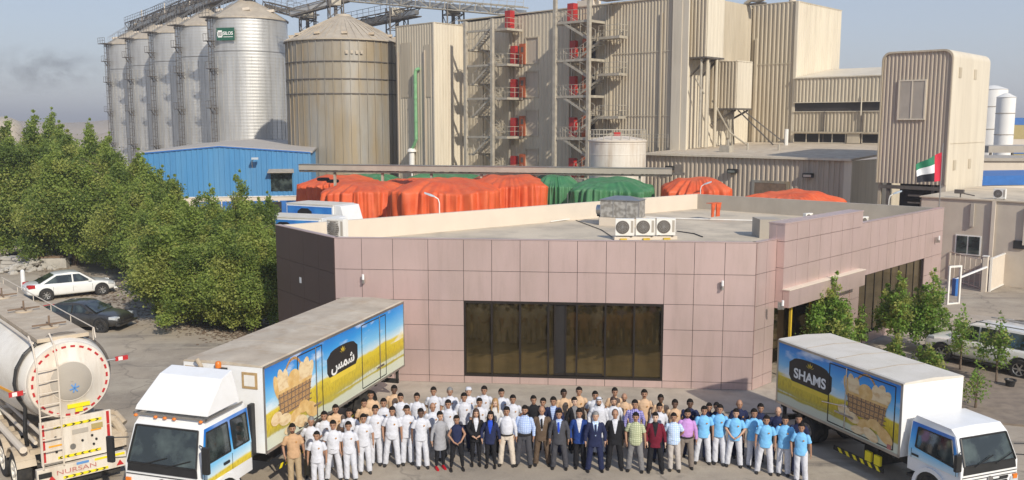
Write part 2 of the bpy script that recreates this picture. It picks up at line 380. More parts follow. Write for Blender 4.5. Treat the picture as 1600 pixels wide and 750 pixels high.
def picture_mat(name, z0, z1, y_flip=1, soft=0):
    """Printed truck livery: sky with clouds over a wheat field over a pale board, by height on the panel."""
    m = bpy.data.materials.new(name); m.use_nodes = True; n = m.node_tree.nodes; l = m.node_tree.links
    b = n['Principled BSDF']; b.inputs['Roughness'].default_value = .35; b.inputs['Coat Weight'].default_value = .2
    tc = n.new('ShaderNodeTexCoord'); sp = n.new('ShaderNodeSeparateXYZ'); l.new(tc.outputs['Object'], sp.inputs[0])
    mr = n.new('ShaderNodeMapRange'); mr.inputs[1].default_value = z0; mr.inputs[2].default_value = z1; l.new(sp.outputs[2], mr.inputs[0])
    nz = n.new('ShaderNodeTexNoise'); nz.inputs['Scale'].default_value = .9; l.new(tc.outputs['Object'], nz.inputs[0])
    ad = n.new('ShaderNodeMath'); ad.operation = 'MULTIPLY_ADD'; ad.inputs[1].default_value = .10; l.new(nz.outputs[0], ad.inputs[0])
    sb = n.new('ShaderNodeMath'); sb.operation = 'SUBTRACT'; sb.inputs[1].default_value = .05; l.new(mr.outputs[0], sb.inputs[0])
    gy = n.new('ShaderNodeMath'); gy.operation = 'GREATER_THAN'; gy.inputs[1].default_value = .2; l.new(mr.outputs[0], gy.inputs[0])
    my = n.new('ShaderNodeMath'); my.operation = 'MULTIPLY'; l.new(gy.outputs[0], my.inputs[0]); l.new(sp.outputs[1], my.inputs[1])
    s2 = n.new('ShaderNodeMath'); s2.operation = 'MULTIPLY_ADD'; s2.inputs[1].default_value = -.012; l.new(my.outputs[0], s2.inputs[0]); l.new(sb.outputs[0], s2.inputs[2]); l.new(s2.outputs[0], ad.inputs[2])
    cr = n.new('ShaderNodeValToRGB'); e = cr.color_ramp.elements; cr.color_ramp.interpolation = 'LINEAR'
    e[0].position = 0; e[0].color = (.60,.64,.52,1)
    e[1].position = 1; e[1].color = (.012,.16,.56,1)
    for p, c in ((.155,(.62,.65,.50)),(.175,(.46,.40,.06)),(.25,(.62,.47,.02)),(.44,(.72,.56,.04)),(.47,(.60,.74,.78)),(.60,(.22,.55,.82)),(.8,(.04,.32,.74))):
        k = e.new(p); k.color = c + (1,)
    l.new(ad.outputs[0], cr.inputs[0])
    # wheat speckle
    mp = n.new('ShaderNodeMapping'); mp.inputs['Scale'].default_value = (1, 1, .45); l.new(tc.outputs['Object'], mp.inputs[0])
    n2 = n.new('ShaderNodeTexNoise'); n2.inputs['Scale'].default_value = 14; n2.inputs['Detail'].default_value = 4; l.new(mp.outputs[0], n2.inputs[0])
    r2 = n.new('ShaderNodeMapRange'); r2.inputs[1].default_value = .45; r2.inputs[2].default_value = .7; r2.inputs[4].default_value = .6; l.new(n2.outputs[0], r2.inputs[0])
    g1 = n.new('ShaderNodeMath'); g1.operation = 'COMPARE'; g1.inputs[1].default_value = .305; g1.inputs[2].default_value = .135; l.new(mr.outputs[0], g1.inputs[0])
    mm = n.new('ShaderNodeMath'); mm.operation = 'MULTIPLY'; l.new(r2.outputs[0], mm.inputs[0]); l.new(g1.outputs[0], mm.inputs[1])
    mx = n.new('ShaderNodeMix'); mx.data_type = 'RGBA'; l.new(mm.outputs[0], mx.inputs[0]); l.new(cr.outputs[0], mx.inputs[6]); mx.inputs[7].default_value = (.36,.24,.02,1)
    # clouds
    mp3 = n.new('ShaderNodeMapping'); mp3.inputs['Scale'].default_value = (1, .45, 1.3); mp3.inputs['Rotation'].default_value = (R(24) * y_flip, 0, 0); l.new(tc.outputs['Object'], mp3.inputs[0])
    n3 = n.new('ShaderNodeTexNoise'); n3.inputs['Scale'].default_value = 1.5; n3.inputs['Detail'].default_value = 7; l.new(mp3.outputs[0], n3.inputs[0])
    r3 = n.new('ShaderNodeMapRange'); r3.inputs[1].default_value = .54; r3.inputs[2].default_value = .70; r3.inputs[4].default_value = .95; l.new(n3.outputs[0], r3.inputs[0])
    g3 = n.new('ShaderNodeMath'); g3.operation = 'GREATER_THAN'; g3.inputs[1].default_value = .46; l.new(mr.outputs[0], g3.inputs[0])
    m3 = n.new('ShaderNodeMath'); m3.operation = 'MULTIPLY'; l.new(r3.outputs[0], m3.inputs[0]); l.new(g3.outputs[0], m3.inputs[1])
    mx3 = n.new('ShaderNodeMix'); mx3.data_type = 'RGBA'; l.new(m3.outputs[0], mx3.inputs[0]); l.new(mx.outputs[2], mx3.inputs[6]); mx3.inputs[7].default_value = (.82,.86,.88,1)
    l.new(mx3.outputs[2], b.inputs['Base Color'])
    return m

# dust runs on the office cladding, faint lap lines on the factory sheets
extra_layer(M_pink, (.40,.30,.255), 2.4, .30, .5, .72, stretch=(1,1,.10))
for m_ in (M_tan, M_tan2, M_mauve): extra_layer(m_, (.27,.19,.12), .9, .35, .60, .78, stretch=(1,1,.07))
extra_layer(M_torg, (.70,.16,.05), 1.6, .5, .5, .7, stretch=(1,1,.3))
extra_layer(M_tgrn, (.16,.30,.17), 1.6, .5, .5, .7, stretch=(1,1,.3))
# ------------------------------------------------------------------ ground
g = MB()
N = 48
xs = [-4500 + 9000 * i / N for i in range(N + 1)]; ys = [-600 + 7600 * i / N for i in range(N + 1)]
for y in ys:
    for x in xs: g.v.append((x, y, 0))
for j in range(N):
    for i in range(N): g.f.append([j*(N+1)+i, j*(N+1)+i+1, (j+1)*(N+1)+i+1, (j+1)*(N+1)+i]); g.m.append(0)
struct('ground', g, M_sand)
y_ = MB(); y_.add([(-120,-30,.006),(140,-30,.006),(140,210,.006),(-120,210,.006)], [(0,1,2,3)]); struct('yard_asphalt', y_, M_asph)
# pale paving before the office, a real slab with a low kerb edge
ap = MB(); ap.prism([(-9.4,31.2),(9.6,29.6),(25.5,44.6),(22.4,46.4),(8.9,32.6),(-6.7,34.2),(-9.2,37.6),(-12,36)], 'z', -.1, .05)
struct('pavement', ap, M_pave)
# planting strip on the right
so = MB(); so.prism([(13.4,29.6),(19.5,27.4),(24.0,31.5),(21.0,38.8),(18.5,37.2)], 'z', -.1, .07)
struct('planting_soil', so, M_soil)
# desert rises on the horizon
def dune(name, cx, cy, L, D, H, seed, rz=0):
    m = MB(); nx, ny = 60, 12; rr = random.Random(seed)
    for j in range(ny + 1):
        for i in range(nx + 1):
            u = i / nx * 2 - 1; v = j / ny * 2 - 1
            z = H * (1 - u*u) ** .5 * (1 - v*v) * (.65 + .5 * noise.noise(Vector((u * 4 + seed, v, seed)))) - .5
            m.v.append((u * L, v * D, z))
    for j in range(ny):
        for i in range(nx): m.f.append([j*(nx+1)+i, j*(nx+1)+i+1, (j+1)*(nx+1)+i+1, (j+1)*(nx+1)+i]); m.m.append(0)
    o = struct(name, m, M_sand, smooth='all'); o.location = (cx, cy, 0); o.rotation_euler = (0, 0, rz)
dune('desert_rise', -330, 700, 260, 60, 17, 3)
dune('desert_rise', -210, 420, 80, 30, 9, 5)
dune('desert_rise', 700, 1100, 420, 80, 14, 9)

# ------------------------------------------------------------------ office building (rose panels)
Z_TOP = 5.56; Z_ROOF = 4.66
FL = Vector((-6.75, 33.75)); FR = Vector((8.9, 32.3)); RB = Vector((22.2, 45.9)); BK = Vector((11.4, 55.2)); LB = Vector((-10.1, 38.1))
office = thing('office_building', 'low rose panelled office with a wide bronze window and flat roof', 'office', (FL.x, FL.y, 0))
off0 = Vector((FL.x, FL.y, 0))
def wall_panels(name, A, B, cols, rows, m_panel, holes=(), zt=None, thick=.16, gap=.018, parent=office, backing=True, origin=off0, out=.03, jit=.0025):
    """Cladding of separate cassettes on a dark backing. cols: distances along A->B, rows: heights, holes: (s0,s1,z0,z1)."""
    A = Vector((A[0], A[1])); B = Vector((B[0], B[1])); d = (B - A).normalized(); nrm = Vector((d.y, -d.x)); L = (B - A).length
    def P(s, o, z): p = A + d * s + nrm * o; return (p.x - origin.x, p.y - origin.y, z)
    def slab(mb, s0, s1, z0, z1, o0, o1, t=(0,0,0,0), mi=0):
        vs = [P(s0,o0,z0),P(s1,o0,z0),P(s1,o0,z1),P(s0,o0,z1),P(s0,o1+t[0],z0),P(s1,o1+t[1],z0),P(s1,o1+t[2],z1),P(s0,o1+t[3],z1)]
        mb.add(vs, [(0,1,2,3),(7,6,5,4),(0,4,5,1),(1,5,6,2),(2,6,7,3),(3,7,4,0)], mi)
    mb = MB(); rr = random.Random(int(L * 100))
    ss = sorted(set([0, L] + [h[0] for h in holes] + [h[1] for h in holes])); zs = sorted(set([rows[0], rows[-1]] + [h[2] for h in holes] + [h[3] for h in holes]))
    if backing:
        for s0, s1 in zip(ss[:-1], ss[1:]):
            for z0, z1 in zip(zs[:-1], zs[1:]):
                if any(h[0] <= (s0+s1)/2 <= h[1] and h[2] <= (z0+z1)/2 <= h[3] for h in holes): continue
                slab(mb, s0, s1, z0, z1, -thick, 0, mi=1)
    for c0, c1 in zip(cols[:-1], cols[1:]):
        for r0, r1 in zip(rows[:-1], rows[1:]):
            if any(h[0] - .02 <= (c0+c1)/2 <= h[1] + .02 and h[2] <= (r0+r1)/2 <= h[3] for h in holes): continue
            t = [rr.uniform(-jit, jit) for _ in range(4)]
            slab(mb, c0 + gap/2, c1 - gap/2, r0 + gap/2, r1 - gap/2, .001, out, t, 0)
    return mb.build(name, [m_panel, M_joint], parent), P, slab
Lf = (FR - FL).length
win0, win1 = 4.95, 12.42
cols = [0, 1.05, 2.25, 3.6, 4.95]; cols += [4.95 + (win1 - 4.95) * k / 7 for k in range(1, 8)]; cols += [13.5, 14.6, Lf - .0]
rows = [0.05, .32, 1.3, 2.28, 3.24, 4.38, Z_TOP]
o_, P, slab = wall_panels('front_wall', FL, FR, cols, rows, M_pink, holes=[(win0, win1, .32, 3.24)])
# bronze window band: glass panes, mullions, frame
wb = MB(); wb_n = 7
wn = MB(); slab(wn, win0, win1, .32, .40, -.14, .02); slab(wn, win0, win1, 3.15, 3.235, -.14, .02)
slab(wn, win0 + .002, win0 + .07, .40, 3.15, -.14, .02); slab(wn, win1 - .07, win1 - .002, .40, 3.15, -.14, .02)
wframe = wn.build('window_frame', M_frame, office)
for k in range(1, wb_n):
    s_ = win0 + (win1 - win0) * k / wb_n; mm = MB(); slab(mm, s_ - .033, s_ + .033, .402, 3.148, -.12, .028); mm.build('mullion', M_frame, wframe)
for k in range(wb_n):
    a_ = win0 + .04 + (win1 - win0 - .08) * k / wb_n; b_ = win0 + .04 + (win1 - win0 - .08) * (k + 1) / wb_n
    mm = MB(); slab(mm, a_, b_, .38, 3.17, -.10, -.085); mm.build('window_pane', M_glassb, office)
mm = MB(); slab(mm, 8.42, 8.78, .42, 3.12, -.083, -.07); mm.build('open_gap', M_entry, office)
mm = MB(); slab(mm, 8.40, 10.2, .42, .50, -.083, -.04); slab(mm, 8.36, 8.43, .42, 3.14, -.083, -.04); slab(mm, 8.78, 8.83, .42, 3.14, -.083, -.04); mm.build('sliding_sash', M_frame, office)
# left wall
LL = (FL - LB).length
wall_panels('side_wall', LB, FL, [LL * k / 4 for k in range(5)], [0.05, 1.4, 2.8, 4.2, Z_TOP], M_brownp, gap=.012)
# right wall
LR = (RB - FR).length; sR = lambda k: LR * k
rcols = [0, .75, 1.45]; x_ = 1.45
while x_ < LR - 1.0: x_ += .95; rcols.append(x_)
rcols[-1] = LR
rrows = [0.05, 1.1, 2.05, 2.95, 3.70, 4.6, Z_TOP]
ent = (1.45, 8.1, .05, 2.95); gl = (9.05, 16.65, .5, 3.2)
wall_panels('entrance_wall', FR, RB, rcols[:2] + [1.45] + [1.45 + .95 * k for k in range(1, 8)] + [9.05] + [9.05 + .95 * k for k in range(1, 9)] + [17.6, LR],
            [0.05, .5, 1.4, 2.3, 3.2, 4.4, Z_TOP], M_pink, holes=[(1.45, 8.1, .05, 3.2), (9.05, 16.65, .5, 3.2)])
_, PR, slabR = wall_panels('raised_parapet', FR, RB, [1.45 + 6.9 * k / 7 for k in range(8)], [3.2, 4.5, 5.5, 6.18], M_pink, thick=-.03, backing=False, out=.34)
m_ = MB(); slabR(m_, 1.45, 8.35, 5.56, 6.15, -.30, .0); slabR(m_, 1.43, 8.37, 6.15, 6.2, -.32, .36); m_.build('parapet_block', M_pink, office)
m_ = MB(); slabR(m_, 1.45, 8.2, 3.02, 3.68, .35, .62); slabR(m_, 1.45, 8.2, 2.95, 3.2, .0, .35); m_.build('entrance_canopy', M_pink, office, bevel=.01)
m_ = MB(); slabR(m_, 1.42, 8.22, 3.68, 3.71, .33, .64); m_.build('canopy_capping', M_cream, office)
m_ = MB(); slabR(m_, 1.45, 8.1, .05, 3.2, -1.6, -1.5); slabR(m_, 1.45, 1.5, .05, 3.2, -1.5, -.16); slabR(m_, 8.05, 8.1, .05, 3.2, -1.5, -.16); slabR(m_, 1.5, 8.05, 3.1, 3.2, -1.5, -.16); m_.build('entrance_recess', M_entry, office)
m_ = MB(); slabR(m_, 1.5, 8.05, .05, 3.1, -1.35, -1.33); m_.build('entrance_glazing', M_glassb, office)
for s_ in (2.5, 4.15):
    m_ = MB(); slabR(m_, s_, s_ + .09, .06, 2.94, .1, .19); m_.build('yellow_post', M_yel, office)
m_ = MB(); slabR(m_, 6.9, 8.1, .05, 2.95, -.3, .0); m_.build('entrance_pier', M_pink, office)
m_ = MB(); slabR(m_, 9.05, 16.65, .5, 3.2, -.12, -.10); m_.build('side_glazing', M_glassb, office)
for k in range(0, 9):
    s_ = 9.09 + 7.5 * k / 8; m_ = MB(); slabR(m_, s_ - .02, s_ + .02, .5, 3.2, -.098, -.075); m_.build('mullion', M_frame, office)
# parapets and back walls
def wseg(mb, A, B, z0, z1, t, origin=off0, inset=0):
    d = (B - A).normalized(); n_ = Vector((d.y, -d.x))
    p = [A + n_ * inset, B + n_ * inset, B + n_ * (inset - t), A + n_ * (inset - t)]
    mb.prism([(q.x - origin.x, q.y - origin.y) for q in p], 'z', z0, z1)
m_ = MB(); wseg(m_, BK, LB, 0, Z_TOP, .22); m_.build('rear_wall', M_cream, office)
m_ = MB(); wseg(m_, RB, BK, 0, Z_TOP - .004, .22); m_.build('rear_wall', M_greyp, office)
m_ = MB()
for A, B in ((FL, FR), (FR, RB), (LB, FL)): wseg(m_, A, B, Z_TOP + .002, Z_TOP + .03, .24, inset=.035)
m_.build('parapet_capping', M_pink, office)
m_ = MB(); m_.prism([(p.x - off0.x, p.y - off0.y) for p in (FL + Vector((.17,.1)), FR + Vector((-.05,.17)), RB + Vector((-.2, 0)), BK + Vector((0,-.2)), LB + Vector((.2,0)))], 'z', Z_ROOF - .2, Z_ROOF)
m_.build('roof', M_roof, office)
# inner faces of the front and right parapets
m_ = MB(); wseg(m_, FL, FR, Z_ROOF, Z_TOP, .06, inset=-.17); wseg(m_, FR, RB, Z_ROOF, Z_TOP, .06, inset=-.17); wseg(m_, LB, FL, Z_ROOF, Z_TOP, .06, inset=-.17)
m_.build('parapet_lining', M_greyp, office)
# little stair-head notch by the right corner
m_ = MB(); q = at(1190, 372, Z_ROOF); m_.bx(q.x-off0.x-.1, q.y-off0.y, Z_ROOF, q.x-off0.x+.9, q.y-off0.y+1.3, Z_ROOF+.85); m_.build('roof_upstand', M_greyp, office)
# cable conduits on the roof
def on_roof(px, py): return at(px, py, Z_ROOF)
cnd = MB(); pts = [on_roof(860, 348), on_roof(935, 338), on_roof(1060, 343), on_roof(1130, 345), on_roof(1210, 347)]
cnd.path([p - off0 + Vector((0,0,.06)) for p in pts], .035); cnd.build('roof_pipe', M_white, office)
cnd = MB(); pts = [on_roof(900, 345), on_roof(940, 360), on_roof(958, 372)]; cnd.path([p - off0 + Vector((0,0,.03)) for p in pts], .02)
pts = [on_roof(1058, 362), on_roof(1085, 366), on_roof(1098, 371)]; cnd.path([p - off0 + Vector((0,0,.03)) for p in pts], .025); cnd.build('roof_cable', M_black, office)

# ------------------------------------------------------------------ wall lights and cameras on the office
def wall_light(px, py, Y, label, rz=0, cat='wall light', name='wall_light'):
    p = aty(px, py, Y); t = thing(name, label, cat, p, rz, 'lamps fixed to the office walls')
    MB().bx(-.05, -.02, -.14, .05, .07, .14).build('back_plate', M_steel, t)
    MB().tube((0,-.10,.02), (0,-.10,.22), .045, n=10).build('lamp_tube', M_whitef, t)
    MB().bx(-.025, -.12, -.03, .025, 0, .02).bx(-.03,-.14,-.12,.05,-.02,-.04).build('bracket', M_steel, t)
wall_light(568, 437, 33.52, 'slim white wall light on the second column of front cladding panels at left')
wall_light(1128, 447, 32.3, 'slim white wall light on front cladding near the right corner')
wall_light(1261, 372, 35.4, 'white wall light on the raised entrance parapet', R(45))
wall_light(1464, 375, 45.0, 'white wall light near the far right end of the office wall', R(45))
wall_light(1336, 406, 38.9, 'tiny white camera on the side wall between canopy and glazing', R(45), 'camera', 'security_camera')
wall_light(1219, 478, 32.3, 'small white camera at the left end of the entrance canopy', R(45), 'camera', 'security_camera')
p = aty(473, 437, 36.3); t = thing('junction_box', 'small white square box on the dark brown side wall', 'electrical box', (p.x - .02, p.y - .06, p.z), R(-53))
MB().bx(-.14,-.06,-.16,.14,.04,.16).build('cover', M_white, t, bevel=.01); MB().bx(-.1,-.068,-.12,.1,-.061,.12).build('door', M_whitef, t)

# ------------------------------------------------------------------ roof machines
def condenser(loc, rz, label, s=1.0, group='air conditioners on the office roof'):
    t = thing('air_conditioner', label, 'air conditioner', loc, rz, group)
    b = MB().bx(-.42*s,-.16*s,.06*s,.42*s,.18*s,.82*s).build('casing', M_white, t, bevel=.012)
    f = MB().lathe([(.30*s,-.012),(.30*s,.0),(.265*s,.0),(.265*s,-.02)], 28, (-.10*s,-.165*s,.44*s), 'y').build('fan_ring', M_dkst, t)
    g_ = MB().lathe([(.255*s,0),(.255*s,.01)], 28, (-.10*s,-.172*s,.44*s), 'y').build('fan_opening', M_black, t)
    h = MB()
    for k in range(10):
        a = math.pi * k / 10; h.bar((-.10*s - .25*s*math.cos(a), -.186*s, .44*s - .25*s*math.sin(a)), (-.10*s + .25*s*math.cos(a), -.186*s, .44*s + .25*s*math.sin(a)), .01, .006)
    for rr_ in (.08, .15, .22):
        for k in range(20):
            a, a2 = 2*math.pi*k/20, 2*math.pi*(k+1)/20
            h.bar((-.10*s+rr_*s*math.cos(a), -.19*s, .44*s+rr_*s*math.sin(a)), (-.10*s+rr_*s*math.cos(a2), -.19*s, .44*s+rr_*s*math.sin(a2)), .008, .006)
    h.build('grille', M_rim, t)
    MB().bx(.27*s,-.166*s,.2*s,.38*s,-.161*s,.74*s).build('side_cover', M_greyp, t)
    for x in (-.3, .3): MB().bx((x-.04)*s,-.15*s,0,(x+.04)*s,.17*s,.06*s).build('foot', M_dkst, t)
    return t
bm_ = on_roof(1008, 374); ang = R(6)
t = thing('beam_stand', 'low cream concrete beam under the three roof condensers', 'plinth', (bm_.x, bm_.y, Z_ROOF), ang)
MB().bx(-1.45,-.16,0,1.45,.22,.14).build('beam', M_cream, t, bevel=.01); MB().bx(-1.2,-.25,0,-.9,.3,.08).bx(.8,-.25,0,1.1,.3,.08).bx(-.15,-.3,0,.15,.3,.08).build('block', M_yel, t)
for k, (px, lb) in enumerate(((982, 'left of three small white condensers in a row on the office roof'), (1012, 'middle one of three small white condensers on the office roof'), (1042, 'right of three small white condensers in a row on the office roof'))):
    d = (k - 1) * .95; condenser((bm_.x + d*math.cos(ang), bm_.y + d*math.sin(ang), Z_ROOF + .14), ang + R(-12), lb)
q = on_roof(974, 352)
t = thing('rooftop_air_handler', 'big grey galvanised ventilation box on a cream plinth on office roof', 'ventilation unit', (q.x, q.y, Z_ROOF), R(-24), 'air conditioners on the office roof')
MB().bx(-1.15,-.5,0,1.0,.7,.42).build('plinth', M_cream, t)
M_duct = mat('duct_foil', (.52,.50,.46), .5, metal=.5, col2=(.30,.28,.25), scale=5, lo=.4, hi=.6)
MB().bx(-1.1,-.45,.44,.95,.65,1.32).build('casing', M_duct, t, bevel=.01)
sm = MB()
for x in (-1.1,-.42,.27,.93): sm.bx(x-.012,-.47,.44,x+.03,-.452,1.32)
sm.bx(-1.12,-.47,1.3,.97,-.452,1.34); sm.build('seam', M_rim, t)
MB().add([(-1.18,-.55,1.34),(1.03,-.55,1.34),(1.03,.73,1.34),(-1.18,.73,1.34),(-.5,.1,1.52),(.3,.1,1.52)], [(0,1,5,4),(1,2,5),(2,3,4,5),(3,0,4),(0,3,2,1)]).build('lid', M_steel, t)
MB().tube((-1.15,.1,.75),(-1.45,.1,.75),.26,n=18).build('fan_port', M_rim, t)
t = condenser(Vector((-7.3, 37.2, 5.02)), R(-25), 'tall beige condenser standing alone behind the left parapet corner')
t.scale = (1.0, 1.0, 1.12)
lv = MB()
for k in range(9): lv.bx(-.38,-.185,.12+k*.075,.18,-.178,.16+k*.075)
lv.build('louvre', M_rock, t)
st = MB()
for x in (-.35,.35):
    for y in (-.1,.15): st.bx(x-.02,y-.02,-.33,x+.02,y+.02,0)
st.build('stand', M_dkst, t)
for k, (px, py, lb) in enumerate(((1262, 340, 'small white condenser at the left behind the raised entrance parapet'), (1402, 338, 'white condenser on the right roof just right of the flood lamp'), (1422, 334, 'last white condenser before the far right roof corner'), (1349, 346, 'low white condenser just right of the raised parapet block'))):
    q = on_roof(px, py + 8); condenser((q.x, q.y, Z_ROOF), R(30), lb, .62)
# roof flood lamps on thin posts
def roof_lamp(px, py_top, py_base, side, label, z0=Z_ROOF, arm=.42):
    q = at(px, py_base, z0); top = aty(px, py_top, q.y).z
    t = thing('roof_flood_lamp', label, 'lamp', q, 0, 'flood lamps on thin posts on the roof')
    hh = top - z0
    MB().path([(0,0,0),(0,0,hh-.32),(side*.06,0,hh-.12),(side*.25,0,hh)], .028, 8).build('post', M_white, t)
    l = MB().loft([[(side*.22,-.05,hh-.03),(side*.22,.05,hh-.03),(side*.22,.05,hh+.03),(side*.22,-.05,hh+.03)], [(side*.42,-.11,hh+.02),(side*.42,.11,hh+.02),(side*.42,.11,hh+.12),(side*.42,-.11,hh+.12)], [(side*.72,-.09,hh+.14),(side*.72,.09,hh+.14),(side*.72,.09,hh+.21),(side*.72,-.09,hh+.21)]])
    l.build('lamp_head', M_lampc, t, bevel=.012)
    MB().lathe([(.09,0),(.09,.03),(.05,.05)], 12, (0,0,0)).build('base', M_steel, t)
roof_lamp(687, 307, 362, -1, 'grey flood lamp on bent post by the cream parapet, before orange tarpaulins')
roof_lamp(1388, 303, 330, 1, 'grey flood lamp on bent post on the right roof, under the flag')
roof_lamp(1094, 288, 316, 1, 'small flood lamp on the rear parapet corner, before the round orange tarpaulin')
q = on_roof(887, 330); t = thing('cable_mast', 'thin vertical rod standing against the cream rear parapet', 'mast', q)
MB().tube((0,0,0),(0,0,1.1),.015).build('rod', M_steel, t); MB().lathe([(.12,0),(.1,.05),(.03,.12)], 12).build('base', M_dkst, t)
q = on_roof(937, 345); t = thing('valve_stub', 'dark pipe stub with a valve left of the ventilation box', 'valve', q)
MB().tube((0,0,0),(0,0,.45),.05).build('riser', M_dkst, t); MB().tube((-.15,0,.32),(.12,0,.32),.07).build('valve', M_black, t)
q = at(1118, 318, Z_TOP); t = thing('draped_cloth', 'orange cloth hanging over the rear parapet corner', 'cloth', (q.x, q.y - .16, Z_TOP), R(40))
cl = MB()
for a, b in ((-.38, -.12), (.02, .38)):
    rings = [[(a, -.02 - .04*math.sin(k), z), (b, -.02 - .05*math.cos(k*1.3), z), (b, .03, z), (a, .03, z)] for k, z in enumerate((.04, -.2, -.45, -.7))]
    cl.loft(rings)
cl.bx(-.42,-.06,.02,.42,.34,.05); cl.build('cloth', M_torg, t)
# ------------------------------------------------------------------ factory (frame turned 43 degrees; a runs right-front, b runs right-back)
FA = R(-43); AX = Vector((math.cos(FA), math.sin(FA), 0)); BX = Vector((-math.sin(FA), math.cos(FA), 0)); F0 = Vector((15.8, 85.0, 0))
def fxy(a, b, z=0): return F0 + AX * a + BX * b + Vector((0, 0, z))
def fthing(name, label, cat, a, b, z=0, group=None): return thing(name, label, cat, fxy(a, b, z), FA, group)
def rib_line(p, q, pitch, depth, out):
    p = Vector(p); q = Vector(q); d = q - p; L = d.length; d /= L; n = Vector((d.y, -d.x)) * out; k = max(1, int(L / pitch)); pt = L / k; r = []
    for i in range(k):
        s = i * pt
        for f, o in ((.0, 0), (.42, 0), (.54, 1), (.88, 1)): r.append(p + d * (s + f * pt) + n * depth * o)
    return r
def clad(name, parent, p, q, z0, z1, m, pitch=.42, depth=.05, thick=.15, z1b=None, holes=()):
    """Ribbed sheet wall from p to q (outside on the right hand of p->q); a hole is (s0,s1,za,zb)."""
    p = Vector(p); q = Vector(q); L = (q - p).length; d = (q - p) / L; n = Vector((d.y, -d.x)); z1b = z1 if z1b is None else z1b
    line = rib_line(p, q, pitch, depth, 1) + [q]; mb = MB()
    cuts = sorted(set([z0] + [h[2] for h in holes] + [h[3] for h in holes]))
    def top(s): return z1 + (z1b - z1) * s / L
    for a, b in zip(line[:-1], line[1:]):
        sa = (a - p).dot(d); sb = (b - p).dot(d); sm_ = (sa + sb) / 2
        zs = cuts + [None]
        for i in range(len(zs) - 1):
            za = zs[i]; zb = zs[i + 1]
            zm = (za + (zb if zb is not None else top(sm_))) / 2
            if any(h[0] < sm_ < h[1] and h[2] < zm < h[3] for h in holes): continue
            t0 = zb if zb is not None else top(sa); t1 = zb if zb is not None else top(sb)
            mb.add([(a.x, a.y, za), (b.x, b.y, za), (b.x, b.y, t1), (a.x, a.y, t0)], [(0,1,2,3)])
    if not holes:
        i0 = p - n * .02; i1 = q - n * .02; j0 = p - n * thick; j1 = q - n * thick
        mb.add([(i0.x,i0.y,z0),(i1.x,i1.y,z0),(i1.x,i1.y,z1b-.01),(i0.x,i0.y,z1-.01),(j0.x,j0.y,z0),(j1.x,j1.y,z0),(j1.x,j1.y,z1b-.01),(j0.x,j0.y,z1-.01)],
               [(0,1,2,3),(7,6,5,4),(0,4,5,1),(1,5,6,2),(2,6,7,3),(3,7,4,0)])
    return mb.build(name, m, parent, recalc=False)
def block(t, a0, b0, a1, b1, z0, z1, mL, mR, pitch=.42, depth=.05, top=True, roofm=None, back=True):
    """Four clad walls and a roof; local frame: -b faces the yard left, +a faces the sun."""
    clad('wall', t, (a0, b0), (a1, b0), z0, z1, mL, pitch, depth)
    clad('wall', t, (a1, b0), (a1, b1), z0, z1, mR, pitch, depth)  # mR is the lighter copy, with the sun on this face painted in
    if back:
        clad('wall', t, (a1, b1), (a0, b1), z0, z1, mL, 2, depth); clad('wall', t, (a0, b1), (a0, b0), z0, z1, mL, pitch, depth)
    if top: MB().bx(a0-.06, b0-.06, z1-.001, a1+.07, b1+.06, z1+.10).build('roof', roofm or M_tan2, t)
def trim(t, a, b, z0, z1, w_=.12, m=None, name='corner_trim'): MB().bx(a-w_/2, b-w_/2, z0, a+w_/2, b+w_/2, z1).build(name, m or M_lite, t)

# main mill block
mill = fthing('mill_building', 'tall beige ribbed mill block with recessed panels between two stair towers', 'factory building', 0, 0)
wh = []
for zf in (4.3, 8.45, 12.6, 16.15): wh.append((30 - 19.5, 30 - 17.75, zf + .1, zf + 2.75))
clad('wall', mill, (-30, 0), (-13.4, 0), 0, 21.2, M_tan, .5, .03, z1b=21.5, holes=wh)
clad('wall', mill, (-13.4, 0), (0, 0), 0, 21.5, M_tan2, .36, .045)
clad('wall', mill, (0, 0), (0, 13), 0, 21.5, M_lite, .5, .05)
MB().bx(-30, .2, 0, -.3, 13, 21.1).build('core', M_tan, mill)
MB().bx(-30.1, -.12, 21.5, .12, 13.1, 21.62).build('roof', M_tan2, mill)
for zf in (4.3, 8.45, 12.6, 16.15):
    f = MB(); a0, a1, z0, z1 = -19.5, -17.75, zf + .1, zf + 2.75
    f.bx(a0-.1,-.1,z0-.1,a1+.1,.1,z0+.02); f.bx(a0-.1,-.1,z1-.02,a1+.1,.1,z1+.12); f.bx(a0-.1,-.1,z0+.02,a0+.03,.1,z1-.02); f.bx(a1-.03,-.1,z0+.02,a1+.1,.1,z1-.02)
    w_ = f.build('window_frame', M_tan2, mill); MB().bx(a0,.02,z0,a1,.1,z1).build('blank_panel', M_mauve, w_)
for a, m in ((-13.4, M_tan2), (-8.4, M_lite), (-2.2, M_tan2), (-21.4, M_tan2), (-8.1, M_tan2)): MB().bx(a-.08,-.2,7.5,a+.08,-.08,20.2 if a > -3 else 21.4).build('downpipe', m, mill)
MB().bx(-.9, -.25, 0, .12, -.02, 21.7).build('corner_trim', M_lite, mill)
MB().bx(.10, -.2, 0, .8, -.0, 21.7).build('corner_trim', M_lite, mill)
MB().bx(-13.3,-.10,10.55,-.9,-.085,10.62).build('sheet_seam', M_tan, mill); MB().bx(-13.3,-.10,16.6,-.9,-.085,16.68).build('sheet_seam', M_tan, mill)
